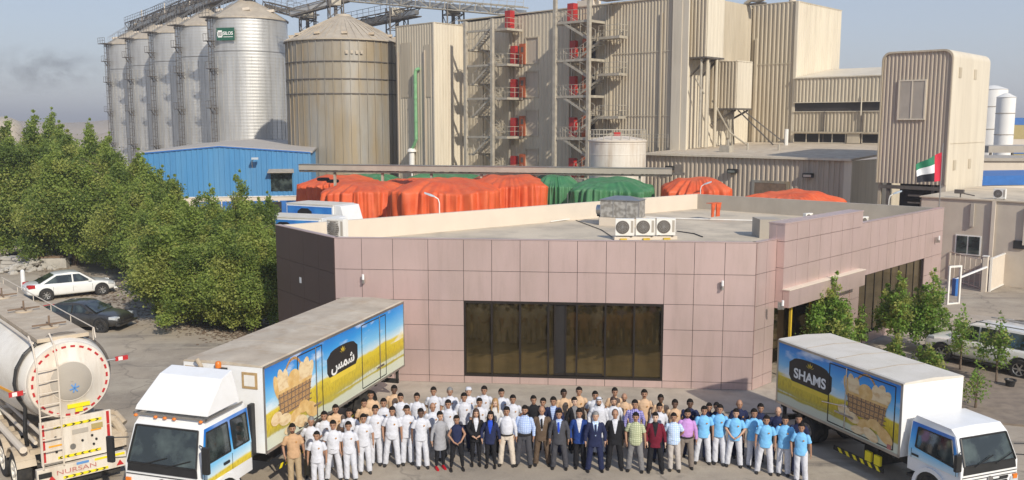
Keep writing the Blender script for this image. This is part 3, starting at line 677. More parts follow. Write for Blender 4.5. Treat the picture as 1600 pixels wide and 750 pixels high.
# small machines on the mill roof
t = fthing('roof_crane', 'yellow and beige hoist machine on mill roof behind the second stair tower', 'hoist', -12.0, 1.4, 21.62)
MB().bx(-1.2,-.6,0,.9,.7,.7).build('housing', M_cream, t, bevel=.03); MB().bx(-.3,-.55,.72,1.6,.1,1.05).build('boom', M_yel, t); MB().tube((-.8,0,.7),(-.8,0,1.3),.25).build('drum', M_dkst, t)
t = fthing('roof_vent', 'rusty crumpled vent hood on the roof beside the wing block', 'roof vent', 1.6, 10.5, 21.6)
MB().path([(-1.0,0,.1),(-.3,0,.5),(.4,.1,.35),(1.1,0,.45)], .22, 8).build('duct', M_tan2, t); MB().bx(-1.2,-.3,0,1.2,.3,.12).build('base', M_dkst, t)

# hoppers hung on the sunny face of the mill
t = fthing('hanging_hopper', 'upper ribbed bin hung high on the sunlit mill wall, the left one', 'hopper', 0, 0)
clad('wall', t, (.12, 1.0), (2.0, 1.0), 16.0, 21.9, M_tan2, .36, .06); clad('wall', t, (2.0, 1.0), (2.0, 4.1), 16.0, 21.9, M_lite, .6, .03); clad('wall', t, (2.0, 4.1), (.12, 4.1), 16.0, 21.9, M_tan2, .6, .03)
MB().bx(.12,.95,15.85,2.1,4.15,16.0).build('floor', M_dkst, t); MB().bx(.12,.95,21.9,2.1,4.15,22.0).build('roof', M_tan2, t)
b_ = MB()
for bb in (1.5, 3.5): b_.bar((1.8,bb,15.85),(.1,bb,14.3),.14); b_.bar((1.8,bb,15.85),(.9,bb,14.9),.1)
b_.build('bracket', M_dkst, t)
t = fthing('hanging_hopper', 'wide dusty beige panel bin at the mill roof edge, right of the upper bin', 'hopper', 0, 0)
clad('wall', t, (.12, 4.4), (.9, 4.4), 15.9, 21.6, M_tan2, .3, .03); clad('wall', t, (.9, 4.4), (.9, 11.3), 15.9, 21.6, M_tan2, .3, .02); MB().bx(.12,4.4,15.8,.95,11.35,15.9).build('floor', M_dkst, t)
t = fthing('hanging_hopper', 'lower ribbed bin on angled struts below the other mill bins', 'hopper', 0, 0)
clad('wall', t, (.12, 5.0), (3.0, 5.0), 11.3, 15.7, M_tan2, .36, .06); clad('wall', t, (3.0, 5.0), (3.0, 8.0), 11.3, 15.8, M_lite, .6, .03); clad('wall', t, (3.0, 8.0), (.12, 8.0), 11.3, 15.7, M_tan2, .6, .03)
MB().bx(.12,4.95,11.15,3.05,8.05,11.3).build('floor', M_dkst, t)
MB().add([(.12,4.95,15.7),(3.06,4.95,15.7),(3.06,8.05,15.7),(.12,8.05,15.7),(.12,4.95,15.85),(.12,8.05,15.85)], [(0,1,4),(1,2,5,4),(2,3,5),(0,4,5,3),(0,3,2,1)]).build('roof', M_tan2, t)
b_ = MB(); b_.bar((2.8,5.3,11.1),(.2,5.3,9.8),.16); b_.bar((2.8,7.7,11.1),(.2,7.7,9.8),.16); b_.bar((2.6,6.2,11.1),(6.0,7.0,7.8),.12); b_.bar((2.6,7.2,11.1),(6.4,9.0,7.8),.12); b_.bar((2.4,5.4,11.1),(2.2,6.3,7.8),.12); b_.build('strut', M_dkst, t)
for bb in (6.0, 6.5, 7.0): MB().tube((1.6,bb,7.7),(1.6,bb,11.15),.14).build('spout_pipe', M_stair, t)
MB().tube((6.3,9.0,7.7),(6.3,9.0,9.3),.2).build('post', M_white, t)
t = fthing('pipe_cluster', 'bundle of vertical dust pipes under the upper bin beside the mill corner', 'pipes', 1.4, 1.2)
for k, (a, b, zt) in enumerate(((0,0,15.8),(.35,.5,15.8),(.1,1.2,15.8),(.5,1.9,15.8))): MB().tube((a,b,7.6),(a,b,zt),.12 + .03*(k % 2)).build('pipe', M_tan if k % 2 else M_stair, t)
MB().path([(-.2,-.6,14),(.2,.3,12.6)], .08).path([(.1,2,12),(.8,4.2,9.0),(1.8,6,7.7)], .09).build('brace', M_stair, t)

# wing block on the right
wing = fthing('mill_wing', 'tall beige wing block with bright sunlit side right of the hoppers', 'factory building', 5, 13)
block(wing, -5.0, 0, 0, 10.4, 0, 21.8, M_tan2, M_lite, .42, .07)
trim(wing, .03, -.03, 0, 21.85, .3); MB().bx(-4.4,-.22,7.7,-4.15,-.08,18.5).build('downpipe', M_tan2, wing)
MB().bx(-5.0,-.1,15.8,-.2,-.085,15.88).build('sheet_seam', M_tan, wing)
MB().lathe([(.35,0),(.35,.6),(.5,.6),(.5,.75)], 14, (-.8,.5,21.9)).build('roof_vent', M_cream, wing)

# link building with the dark window band
lk = fthing('link_building', 'beige link building with a long dark window band beside the round cornered tower', 'factory building', 5, 12.7)
clad('wall', lk, (0.16, 0), (14.6, 0), 11.9, 14.3, M_tan, .36, .05); clad('wall', lk, (0.16, .15), (14.6, .15), 7.9, 11.0, M_tan2, .36, .05)
MB().bx(.1,.2,10.95,14.6,.35,11.95).build('window_band', M_darkb, lk)
MB().bx(.1,-.12,14.25,14.6,.1,14.36).bx(.1,-.06,11.86,14.6,.05,11.93).bx(.1,.02,10.96,14.6,.2,11.03).build('flashing', M_lite, lk)
MB().add([(.1,-.1,14.36),(14.7,-.1,14.36),(14.7,9,15.6),(.1,9,15.6),(.1,-.1,14.26),(14.7,-.1,14.26),(14.7,9,14.26),(.1,9,14.26)], [(0,1,2,3),(4,7,6,5),(0,4,5,1),(1,5,6,2),(2,6,7,3),(3,7,4,0)]).build('roof', M_lite, lk)
for a in (7.0,): MB().tube((a,-.1,10.6),(a,-.1,12.4),.06).build('band_post', M_lite, lk)
MB().bx(12.6,-.3,11.05,13.8,-.02,11.75).build('wall_unit', M_cream, lk)
for a in (3.3, 7.0, 10.5): MB().bx(a,-.05,8.0,a+.1,.09,11.0).build('downpipe', M_dkst, lk)
MB().bx(.1,-.35,8.9,10.6,-.1,9.05).build('ledge', M_tan2, lk)
for a0, a1 in ((.3, 5.6), (7.2, 14.4)):
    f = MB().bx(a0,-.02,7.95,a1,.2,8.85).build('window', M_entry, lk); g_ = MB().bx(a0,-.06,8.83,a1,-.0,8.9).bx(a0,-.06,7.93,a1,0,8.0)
    k = a0
    while k < a1 + .1: g_.bx(k-.04,-.06,8.0,k+.04,0,8.83); k += (a1-a0)/4
    g_.build('frame', M_lite, f)
MB().bx(5.8,-.2,7.95,7.0,.1,8.9).build('pier', M_tan, lk)

# low ribbed building
low = fthing('low_ribbed_building', 'low long ribbed mauve beige shed with pale roof before the mill', 'factory building', 18.4, -4.67)
clad('wall', low, (-19, 0), (0, 0), 0, 7.0, M_mauve, .42, .08); clad('wall', low, (0, 0), (0, 18), 0, 7.0, M_tan, 3, .02); clad('wall', low, (-19, 17.5), (-19, 0), 0, 7.0, M_mauve, .42, .08)
rf = MB(); A = [(-19.2,-.3,7.0),(.15,-.3,7.0),(.15,17.3,7.75),(-19.2,17.3,7.75)]; rf.add(A + [(x,y,z+.16) for x,y,z in A], [(0,3,2,1),(4,5,6,7),(0,1,5,4),(1,2,6,5),(2,3,7,6),(3,0,4,7)]); rf.build('roof', M_ctop, low)
ed = MB()
ed.bx(-19.15,-.34,7.0,.1,-.302,7.17)
ed.build('roof_edge', M_lite, low)
MB().bx(-.5,-.12,0,.1,-.02,7.0).build('corner_trim', M_lite, low)
for a, z in ((-16.2, 5.9), (-10.0, 5.85), (-3.3, 5.75)):
    b_ = MB().bx(a-.4,-.45,z-.15,a+.4,-.1,z+.2).build('flood_lamp', M_black, low); MB().bx(a-.32,-.47,z-.1,a+.32,-.452,z+.08).build('lens', M_steel, b_)
d_ = MB().bx(-8.0,-.12,0,-5.2,-.02,5.0).build('doorway', M_timb, low); MB().bx(-8.25,-.14,0,-8.0,0,5.2).bx(-5.2,-.14,0,-4.95,0,5.2).bx(-8.0,-.14,5.0,-5.2,0,5.2).build('door_frame', M_rust, d_)
for a, b, s_ in ((-14, 6, .8), (-12.3, 6.5, .5), (-9.5, 7, .4)):
    MB().tube((a,b,7.2),(a,b,7.2+s_+.4),.09).build('roof_pipe', M_stair, low)
MB().bx(-13.2,3.0,7.3,-12.2,3.8,7.9).build('roof_box', M_stair, low)
for px in (1020, 1034): 
    pass
# hand rail near the tank
t = fthing('roof_railing', 'thin pale railing along the mill wall beside the white tank', 'railing', -4, -.9)
r_ = MB()
for a in range(-3, 4): r_.tube((a*1.1,0,7.6),(a*1.1,0,8.8),.03)
for z in (8.1, 8.5, 8.8): r_.tube((-3.3,0,z),(3.3,0,z),.025)
r_.build('rails', M_stair, t)

# tower with rounded roof edge
tw = fthing('corner_tower', 'ribbed tower with rounded top edge and sunlit pale side, flag before it', 'factory building', 26.1, -7.06)
W_, D_ = 4.8, 8.4; z0, z1, rr_ = 5.6, 14.9, .6
prof = []
def tower_ring(b):
    pts = [(-W_, z0)]
    for k in range(7):
        a = math.pi/2 * k/6; pts.append((-W_ + rr_ - rr_*math.cos(a), z1 - rr_ + rr_*math.sin(a)))
    for k in range(7):
        a = math.pi/2 * k/6; pts.append((-rr_ + rr_*math.sin(a), z1 - rr_ + rr_*math.cos(a)))
    pts.append((0, z0)); return [(x, b, z) for x, z in pts]
# ribbed front: profile height follows the rounded outline
def tz(a):
    d = min(a + W_, -a); return z1 if d >= rr_ else z1 - rr_ + math.sqrt(max(0, rr_*rr_ - (rr_-d)**2))
fr = MB(); line = rib_line((-W_, 0), (0, 0), .26, .05, 1) + [Vector((0, 0))]
for a, b in zip(line[:-1], line[1:]): fr.add([(a.x,a.y,z0),(b.x,b.y,z0),(b.x,b.y,tz(b.x)),(a.x,a.y,tz(a.x))], [(0,1,2,3)])
fr.build('front_wall', M_mauve, tw, recalc=False)
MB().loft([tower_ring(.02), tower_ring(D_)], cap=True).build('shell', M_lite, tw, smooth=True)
eg = MB(); ring_o = tower_ring(-.14); cx_, cz_ = -W_/2, 10
ri = [(cx_ + (x-cx_)*.965, -.14, cz_ + (z-cz_)*.975 if z > z0 else z) for x, _, z in ring_o]
n_ = len(ring_o); eg.add([(x*1.0, -.14, z) for x,_,z in ring_o] + ri + [(x,.02,z) for x,_,z in ring_o] + [(x,.02,z) for x,_,z in ri], [(i,i+1,n_+i+1,n_+i) for i in range(n_-1)] + [(i,2*n_+i,2*n_+i+1,i+1) for i in range(n_-1)] + [(n_+i,n_+i+1,3*n_+i+1,3*n_+i) for i in range(n_-1)])
eg.build('edge_trim', M_tan2, tw)
f = MB().bx(-3.55,-.16,10.1,-3.45,-.05,12.9).bx(-1.75,-.16,10.1,-1.65,-.05,12.9).bx(-3.45,-.16,12.8,-1.75,-.05,12.9).bx(-3.45,-.16,10.1,-1.75,-.05,10.2).bx(-2.64,-.16,10.2,-2.56,-.05,12.8).build('window_frame', M_lite, tw)
MB().bx(-3.45,-.13,10.2,-1.75,-.08,12.8).build('blank_panel', M_greyp, f)
MB().bx(-.4,.02,0,-.01,D_-.01,z0).build('side_wall', M_lite, tw)
MB().bx(.0,.3,8.45,.03,D_-.3,8.5).build('sheet_seam', M_tan, tw)
for b, z in ((1.2,13.0),(4.6,13.0),(1.2,6.6),(4.6,6.6)): MB().bx(.0,b,z,.04,b+.55,z+.7).build('side_hatch', M_tan2, tw)
for a in (-4.7, -4.1, -1.0, -.6): MB().bx(a,.1,0,a+.22,.35,z0).build('leg', M_tan2 if a < -4.5 else M_dkst, tw)
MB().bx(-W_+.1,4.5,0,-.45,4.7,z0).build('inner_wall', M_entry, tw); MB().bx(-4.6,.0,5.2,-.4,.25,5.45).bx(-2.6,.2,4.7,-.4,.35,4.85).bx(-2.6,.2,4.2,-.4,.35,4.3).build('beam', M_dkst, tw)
MB().bx(-2.4,2.2,.02,-.6,3.4,4.4).build('hopper_bin', M_cream, tw)

# block A with green pipe
ba = fthing('silo_side_block', 'beige block with bright right face beside the rust streaked silo', 'factory building', -29.3, -4.5)
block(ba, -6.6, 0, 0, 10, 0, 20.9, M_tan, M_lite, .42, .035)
MB().bx(-5.6,-.08,12.8,-3.9,-.05,19).build('stained_sheet', M_tan2, ba)
MB().bx(-1.6,-.08,12.8,-.5,-.05,18.6).build('stained_sheet', M_tan2, ba)
trim(ba, .02, -.02, 0, 20.95, .2); MB().bx(-1.55,-.2,0,-1.4,-.06,18).bx(-6.2,-.2,0,-6.05,-.06,18).build('downpipe', M_mauve, ba)
t = fthing('green_pipe', 'bright green pipe climbing the shaded wall from a white funnel', 'pipe', -32.0, -4.95)
MB().path([(.4,.3,16.0),(.05,0,15.8),(0,0,15.3),(0,0,8.0),(-.35,0,7.4),(-.75,0,6.9)], .19, 10).build('pipe', M_greenp, t)
for z in (10, 12.6, 14.4): MB().lathe([(.24,0),(.24,.12)], 12, (0,0,z)).build('flange', M_greenp, t)
MB().lathe([(.32,0),(.32,2.2),(.55,2.3),(.5,2.5),(.25,2.7)], 16, (-.8,0,4.3)).build('funnel', M_white, t); MB().tube((-.8,0,0),(-.8,0,4.3),.1).build('post', M_white, t)

# stair towers
def stair_tower(a0, a1, label, floors, ztop, mirror):
    t = fthing('stair_tower', label, 'stair tower', a0, 0, group='outside stair towers on the mill wall')
    W = a1 - a0; D = 3.0
    for (x, y) in ((0, -D), (W, -D)): MB().bx(x-.17, y-.17, 0, x+.17, y+.17, ztop).build('post', M_stair, t)
    for (x, y) in ((0, -.3), (W, -.3)): MB().bx(x-.08, y-.08, 0, x+.08, y+.08, ztop-1.2).build('post', M_stair, t)
    def rail(mb, p, q):
        p = Vector(p); q = Vector(q); n = max(1, int((q-p).length/1.0))
        for k in range(n+1): c = p + (q-p)*k/n; mb.bar(c, c+Vector((0,0,1.05)), .045)
        for h in (.55, 1.05): mb.bar(p+Vector((0,0,h)), q+Vector((0,0,h)), .045)
    levels = []
    for i, zf in enumerate(floors):
        # full landing at the right end reaching out to a balcony beside the tower; half landing at the other end, half a storey up
        if mirror: boxes = [(-.1,-D,zf-.24,W*.98,-.2,zf),(W+.1,-1.6,zf+1.85,W+2.6,-.35,zf+2.1)]
        else: boxes = [(-.1,-D,zf-.2,W+.0,-D+.25,zf+.02),(W-.2,-D+.3,zf-.24,W+1.9,-.25,zf),(-.1,-D+.3,zf-2.15,1.1,-.25,zf-1.93)]
        for q_ in boxes: p_ = MB().bx(*q_).build('platform', M_stair, t)
        for rs in ([[((0,-D,zf),(W,-D,zf))], [((W+.1,-1.6,zf+2.1),(W+2.6,-1.6,zf+2.1)),((W+2.6,-1.6,zf+2.1),(W+2.6,-.3,zf+2.1))]] if mirror else [[((W,-D+.3,zf),(W+1.9,-D+.3,zf)),((W+1.9,-D+.3,zf),(W+1.9,-.3,zf))], [((0,-D,zf-1.93),(1.1,-D,zf-1.93))]]):
            rl = MB()
            for a_, b_ in rs: rail(rl, a_, b_)
            rl.build('railing', M_stair, t)
        levels.append(zf)
    for zf in floors:
        if mirror: fls = [((.7,-D+.45,zf),(W+.1,-D+.45,zf-1.95))] if zf > 2 else []; fls += [((W+.1,-.9,zf-1.95),(1.2,-.9,zf-3.7))] if zf > 5 else []
        else: fls = [((1.0,-D+.6,zf-1.95),(W-.5,-D+.6,zf))] + ([((W-.5,-.9,zf-3.85),(1.0,-.9,zf-1.95))] if zf > 5 else [])
        for p, q in fls:
            p = Vector(p); q = Vector(q); fl = MB(); rl = MB()
            for o in (-.40, .40):
                fl.bar(p+Vector((0,o,0)), q+Vector((0,o,0)), .05, .22)
                rl.bar(p+Vector((0,o,1)), q+Vector((0,o,1)), .05)
                for k in range(4): c = p+(q-p)*k/3+Vector((0,o,0)); rl.bar(c, c+Vector((0,0,1)), .04)
            for k in range(9): c = p+(q-p)*(k+.5)/9; fl.bx(c.x-.14,c.y-.38,c.z,c.x+.14,c.y+.38,c.z+.04)
            fo = fl.build('stair_flight', M_stair, t); rl.build('stair_railing', M_stair, fo)
    for zf in floors:
        x = W + .45 if not mirror else .35
        y = -.16
        if zf < ztop - 3:
            dr = MB().bx(x+.9,y-.04,zf+.02,x+1.75,y+.1,zf+2.2).build('door', M_orgd, t); MB().bx(x+1.15,y-.06,zf+1.3,x+1.5,y-.045,zf+1.85).build('vision_panel', M_dkst, dr)
            fx = MB().bx(x,y-(.5 if not mirror else 1.0),zf+.05,x+.72,y-(.05 if not mirror else .5),zf+2.0).build('fire_cabinet', M_red, t, bevel=.02)
            if mirror: MB().bx(x+1.8,y-.02,zf+.02,x+2.5,y+.1,zf+2.15).build('dark_doorway', M_entry, t)
        else: MB().bx(x-.3,-1.2,zf+.02,x+.5,-.5,zf+2.0).build('fire_cabinet', M_red, t, bevel=.02)
    return t
FLO = [.4, 4.3, 8.45, 12.6, 16.15, 19.85]
stair_tower(-25.8, -21.7, 'left steel stair tower with red cabinets beside the pale block', FLO, 20.9, False)
stair_tower(-12.9, -8.6, 'right taller steel stair tower crossing the mill wall above the white tank', FLO, 22.6, True)

# white tank
q = aty(964, 290, 78); t = thing('round_tank', 'squat round white tank with domed lid below the mill wall', 'tank', (q.x, 78, 0))
MB().lathe([(2.46,0),(2.46,8.3)], 48).build('wall', M_tank, t, smooth=True)
MB().lathe([(2.53,8.3),(2.53,8.42),(2.0,8.58),(1.0,8.75),(.2,8.8)], 48).build('lid', M_cream, t, smooth=True)
rr = MB()
for z in (6.0, 7.2, 8.1): rr.lathe([(2.465,0),(2.485,.02),(2.465,.06)], 48, (0,0,z), cap=False)
rr.build('band', M_tank, t)
ar = MB()
for k in range(20):
    a = 2*math.pi*k/20; a2 = 2*math.pi*(k+1)/20; ar.tube((2.4*math.cos(a),2.4*math.sin(a),8.4),(2.4*math.cos(a),2.4*math.sin(a),9.3),.03)
    for z in (8.9, 9.3): ar.tube((2.4*math.cos(a),2.4*math.sin(a),z),(2.4*math.cos(a2),2.4*math.sin(a2),z),.025)
ar.build('railing', M_stair, t); MB().bx(-.35,-.35,8.7,.2,.2,9.1).build('hatch', M_red, t)

# pipe bridge
A = aty(470, 262, 79.0); B = aty(1050, 268, 72.0)
t = thing('pipe_bridge', 'long grey galvanised conveyor gallery crossing low in front of the mill', 'pipe bridge', (A.x, A.y, 0), math.atan2(B.y-A.y, B.x-A.x))
L = (Vector((B.x, B.y)) - Vector((A.x, A.y))).length; zc = 6.05
MB().bx(0,-.45,zc-.24,L,.45,zc+.22).build('casing', M_greyp, t, bevel=.03)
MB().bx(0,-.5,zc+.22,L,.5,zc+.27).build('lid', M_steel, t)
lo = MB(); lo.bx(0,-.35,zc-.42,L,-.25,zc-.30).bx(0,.25,zc-.42,L,.35,zc-.30)
for k in range(40): lo.bx(L*k/40,-.4,zc-.30,L*k/40+.12,.4,zc-.24)
lo.build('carrier', M_dkst, t)
for k in range(7): x = 3.2 + k*(L-4)/6.4; MB().bx(x-.09,-.12,0,x+.09,.12,zc-.42).build('post', M_stair, t)
MB().bx(L,-.4,zc-.3,L+1.0,.3,zc-.1).bx(L+.2,-.3,zc-.1,L+.8,.2,zc+.55).build('drive', M_dkst, t)

# tarpaulin covered stacks
def tarp(cx, cy, L, D, H, rz, m, label, seed, grp):
    t = thing('tarpaulin_stack', label, 'covered stack', (cx, cy, 0), rz, grp)
    mb = MB(); nu, nv = 260, 30
    for j in range(nv + 1):
        for i in range(nu):
            v = j / nv; a = 2*math.pi*i/nu
            ca, sa = math.cos(a), math.sin(a); k = 1/max(abs(ca)**5+abs(sa)**5, 1e-6)**(1/5)
            if v < .55: z = v/.55; r = 1.02 - .05*z
            else: q_ = (v-.55)/.45; z = 1 + .0; r = .97*(1-q_)
            top = 0 if v < .55 else (v-.55)/.45
            px_, py_ = ca*k*r*L/2, sa*k*r*D/2
            e = noise.noise(Vector((px_*.35+seed, py_*.35, seed)))*.26 + noise.noise(Vector((px_*1.1, py_*1.1, seed*2)))*.16
            zz = H*min(z,1)*(1 if v < .55 else 1) - (.35 if v < .55 and z > .85 else 0)*((z-.85)/.15)**2*0
            rim = 1 - .11*(max(0, z-.7)/.3)**2 if v < .55 else .89 + .11*min(1, top*2.2) 
            zz = H*(z if v < .55 else 1)*rim + e*(z if v < .55 else 1)*.9
            fold = .42*noise.noise(Vector((ca*9+seed, sa*9, zz*.18))) + .26*noise.noise(Vector((ca*24, sa*24+seed, zz*.25)))*(1-z*.6 if v < .55 else 0)*min(1, 1)
            mb.v.append((px_*(1+fold/L*2), py_*(1+fold/D*2.4), max(0.0, zz)))
    for j in range(nv):
        for i in range(nu): mb.f.append([j*nu+i, j*nu+(i+1)%nu, (j+1)*nu+(i+1)%nu, (j+1)*nu+i]); mb.m.append(0)
    mb.build('cover', m, t, smooth='all')
    return t
OG = 'orange tarpaulin covered stacks behind the office'; GG = 'green tarpaulin covered stacks behind the office'
def TP(px, pt, Y, wpx, D, rz, m, label, seed, g_, add=0.3):
    p = aty(px, pt, Y); Lw = wpx / 1400 * Y
    tarp(p.x, Y + D/2, Lw, D, p.z + add - .35, rz, m, label, seed, g_)
TP(560, 290, 70, 128, 9, R(-4), M_torg, 'orange tarpaulin stack behind the small blue trucks', 3, OG)
TP(515, 280, 82, 110, 9, R(-5), M_torg, 'orange tarpaulin stack beside the blue warehouse corner', 8, OG)
TP(690, 287, 64, 176, 9, R(-3), M_torg, 'largest orange tarpaulin stack, behind the bent lamp post on the cream parapet', 12, OG)
TP(796, 279, 69, 130, 11, R(4), M_torg, 'orange tarpaulin stack next to the green covers, middle of the yard', 21, OG)
TP(640, 279, 78, 120, 5, R(0), M_torg, 'low orange tarpaulin stack glimpsed behind the big orange one', 26, OG, .1)
TP(560, 272, 89, 120, 6, R(2), M_tgrn, 'far green tarpaulin stack under the gallery, nearest the blue warehouse', 31, GG, .1)
TP(690, 271, 88, 135, 6, R(-2), M_tgrn, 'far green tarpaulin stack under the gallery, behind the orange ones', 37, GG, .1)
TP(872, 278, 70, 66, 8, R(6), M_tgrn, 'narrow green tarpaulin stack right beside the orange stack', 44, GG)
TP(966, 285, 66, 134, 8, R(-5), M_tgrn, 'wide green tarpaulin stack in front of the white tank', 52, GG)
TP(1104, 281, 60, 104, 7, R(-8), M_torg, 'rounded orange tarpaulin stack before the low ribbed shed', 61, OG, .2)
TP(1262, 302, 56, 150, 7, R(-40), M_torg, 'faded orange tarpaulin stack peeping over the grey rear parapet', 67, OG, .1)
# loose tyres on the orange covers
def old_tyre(px, py, Y, label):
    p = aty(px, py, Y); t = thing('old_tyre', label, 'tyre', p, 0, 'old tyres weighing down the orange tarpaulins')
    MB().lathe([(.25,-.1),(.5,-.13),(.58,0),(.5,.13),(.25,.1)], 18, cap=False).build('tyre', M_tyre, t, smooth=True)
for k, (px, py, Y) in enumerate(((546, 291, 74), (556, 288, 75.5), (537, 294, 73), (505, 280, 80), (520, 283, 80), (598, 289, 76), (615, 291, 75))):
    old_tyre(px, py, Y, 'old black tyre lying on the orange covers, %s' % ('first from the left', 'second from the left', 'third from the left', 'fourth from the left', 'fifth from the left', 'sixth from the left', 'rightmost one')[sorted([546,556,537,505,520,598,615]).index(px)])

# ------------------------------------------------------------------ silos
SR, SE = 5.55, 24.3
def make_silo():
    t = thing('grain_silo', 'x', 'silo', (0,0,0), 0, 'row of galvanised silos')
    MB().lathe([(SR,0),(SR,SE)], 72, cap=False).build('wall', M_galv, t, smooth=True)
    MB().lathe([(SR+.22,SE-.05),(SR+.2,SE+.1),(SR*.45,SE+2.15),(.55,SE+3.1),(.55,SE+3.5),(.01,SE+3.6)], 48, cap=False).build('roof', M_cone, t, smooth=True)
    rb = MB()
    for k in range(36):
        a = 2*math.pi*k/36; ca, sa = math.cos(a), math.sin(a); rb.bar((SR*ca*1.02,SR*sa*1.02,SE+.12),(.6*ca,.6*sa,SE+3.12),.09,.10)
    rb.build('roof_rib', M_cone, t)
    st = MB()
    for k in range(40):
        a = 2*math.pi*k/40 + .04; ca, sa = math.cos(a), math.sin(a); st.bx(0,0,0,0,0,0) if False else st.bar(((SR+.05)*ca,(SR+.05)*sa,0),((SR+.05)*ca,(SR+.05)*sa,SE-5.2),.10,.05,up=(ca,sa,0))
    st.build('stiffener', M_galv, t)
    sm = MB().lathe([(SR+.01,0),(SR+.09,.05),(SR+.01,.12)], 72, (0,0,SE-4.6), cap=False); sm.build('band', M_steel, t)
    # ladder with cage and rest platforms on the shaded side facing the yard
    a = R(-128); ca, sa = math.cos(a), math.sin(a); T = Vector((-sa, ca, 0)); Nn = Vector((ca, sa, 0)); base = Nn*(SR+.35)
    la = MB(); la.bar(base-T*.3, base-T*.3+Vector((0,0,SE)), .07); la.bar(base+T*.3, base+T*.3+Vector((0,0,SE)), .07)
    for k in range(int(SE/.6)): la.bar(base-T*.3+Vector((0,0,.3+k*.6)), base+T*.3+Vector((0,0,.3+k*.6)), .05)
    for k in range(int(SE/1.2)):
        c = base + Vector((0,0,2+k*1.15)); pts = [c+T*.38*math.cos(x)+Nn*.7*math.sin(x) for x in (0, .6, 1.2, 1.9, 2.5, math.pi)]
        la.path(pts, .03, 4)
    for x in (.6, 1.57, 2.5): o = T*.38*math.cos(x)+Nn*.7*math.sin(x); la.bar(base+o+Vector((0,0,2)), base+o+Vector((0,0,SE)), .04)
    la.build('ladder', M_dkst, t)
    for zz, sd_ in ((SE-7.0,-1),(SE-12.4,1),(SE-18.2,-1),(SE-3.2,1)):
        c = Nn*(SR+.7) + T*(-.2*sd_); b = MB(); b.loft([[c+T*x+Nn*y+Vector((0,0,zz+h)) for x, y in ((-.7,-.5),(.7,-.5),(.7,.5),(-.7,.5))] for h in (0,.1)])
        for x in (-.7,0,.7): b.bar(c+T*x+Nn*.5+Vector((0,0,zz)), c+T*x+Nn*.5+Vector((0,0,zz+1.05)), .05)
        b.bar(c-T*.7+Nn*.5+Vector((0,0,zz+1.05)), c+T*.7+Nn*.5+Vector((0,0,zz+1.05)), .05)
        b.bar(c-T*.5+Vector((0,0,zz)), c-T*.5-Nn*.5+Vector((0,0,zz-.8)), .1); b.bar(c+T*.5+Vector((0,0,zz)), c+T*.5-Nn*.5+Vector((0,0,zz-.8)), .1)
        b.build('rest_platform', M_dkst, t)
    tp = MB(); c = Nn*(SR+.6); tp.loft([[c+T*x+Nn*y+Vector((0,0,SE+h)) for x, y in ((-1.2,-.9),(1.2,-.9),(1.2,.9),(-1.2,.9))] for h in (0,.12)])
    for x in (-1.2,-.4,.4,1.2): tp.bar(c+T*x+Nn*.9+Vector((0,0,SE)), c+T*x+Nn*.9+Vector((0,0,SE+1.1)), .05)
    for h in (.55,1.1): tp.bar(c-T*1.2+Nn*.9+Vector((0,0,SE+h)), c+T*1.2+Nn*.9+Vector((0,0,SE+h)), .05)
    tp.build('top_platform', M_dkst, t)
    for a_ in (R(-75), R(-140), R(-20)):
        c = Vector((math.cos(a_)*SR*.72, math.sin(a_)*SR*.72, SE+1.25)); MB().bar(c-Vector((.5,0,0)), c+Vector((.5,0,.1)), .6, .35).build('roof_vent', M_cream, t)
    # stair up the roof cone
    rs = MB(); p = Nn*SR+Vector((0,0,SE+.3)); q_ = Nn*.8+Vector((0,0,SE+3.3))
    for o in (-.35,.35): rs.bar(p+T*o, q_+T*o, .07); rs.bar(p+T*o+Vector((0,0,1)), q_+T*o+Vector((0,0,1)), .05)
    for k in range(6): c = p+(q_-p)*k/5; rs.bar(c+T*.35,c+T*.35+Vector((0,0,1)),.04); rs.bar(c-T*.35,c-T*.35+Vector((0,0,1)),.04)
    rs.build('roof_stair', M_steel, t)
    return t
pos = []
silo = make_silo()
SL = ['front silo of the galvanised row, with the small green sign near its top', 'second silo from the front of the galvanised row, dark mark near its top', 'middle silo of the galvanised row', 'fourth silo of the galvanised row, second from the left end', 'leftmost and farthest silo of the galvanised row']
SP = [(396, 131.5), (343, 142), (299, 152.5), (261, 163), (226, 173.5)]
for i, (px, Y) in enumerate(SP):
    X = (px - 800)/1400 * Y * 1.0
    o = silo if i == 0 else dup(silo)
    o.location = (X*1.0, Y, 0); o['label'] = SL[i]; pos.append(Vector((X, Y, 0)))
# green sign on the front silo
sc_ = pos[0]; a = R(-104); nrm = Vector((math.cos(a), math.sin(a), 0)); p = sc_ + nrm*(SR+.35) + Vector((0,0,22.0))
t = thing('silo_sign', 'small green sign with white emblem on the front silo', 'sign', p, a + R(90))
MB().bx(-1.35,-.06,-.85,1.35,.04,.85).build('board', mat('sign_green', (.01,.10,.055), .5, var=.1), t)
MB().bx(-1.12,-.09,-.45,-.5,-.061,.5).bx(-1.22,-.09,-.3,-.42,-.062,.3).build('emblem', M_txt_w, t, bevel=.05)
link('lettering', text_mesh('SILOS', .62, M_txt_w, bold=.015, width=1.5), t).rotation_euler = (R(90), 0, 0)
t.children[-1].location = (.42,-.075,.08)
MB().bx(-.3,-.08,-.42,1.15,-.062,-.35).build('underline', M_txt_w, t)
MB().bx(-1.2,.04,-.5,-1.1,.4,-.4).bx(1.1,.04,.4,1.2,.5,.5).build('bracket', M_steel, t)
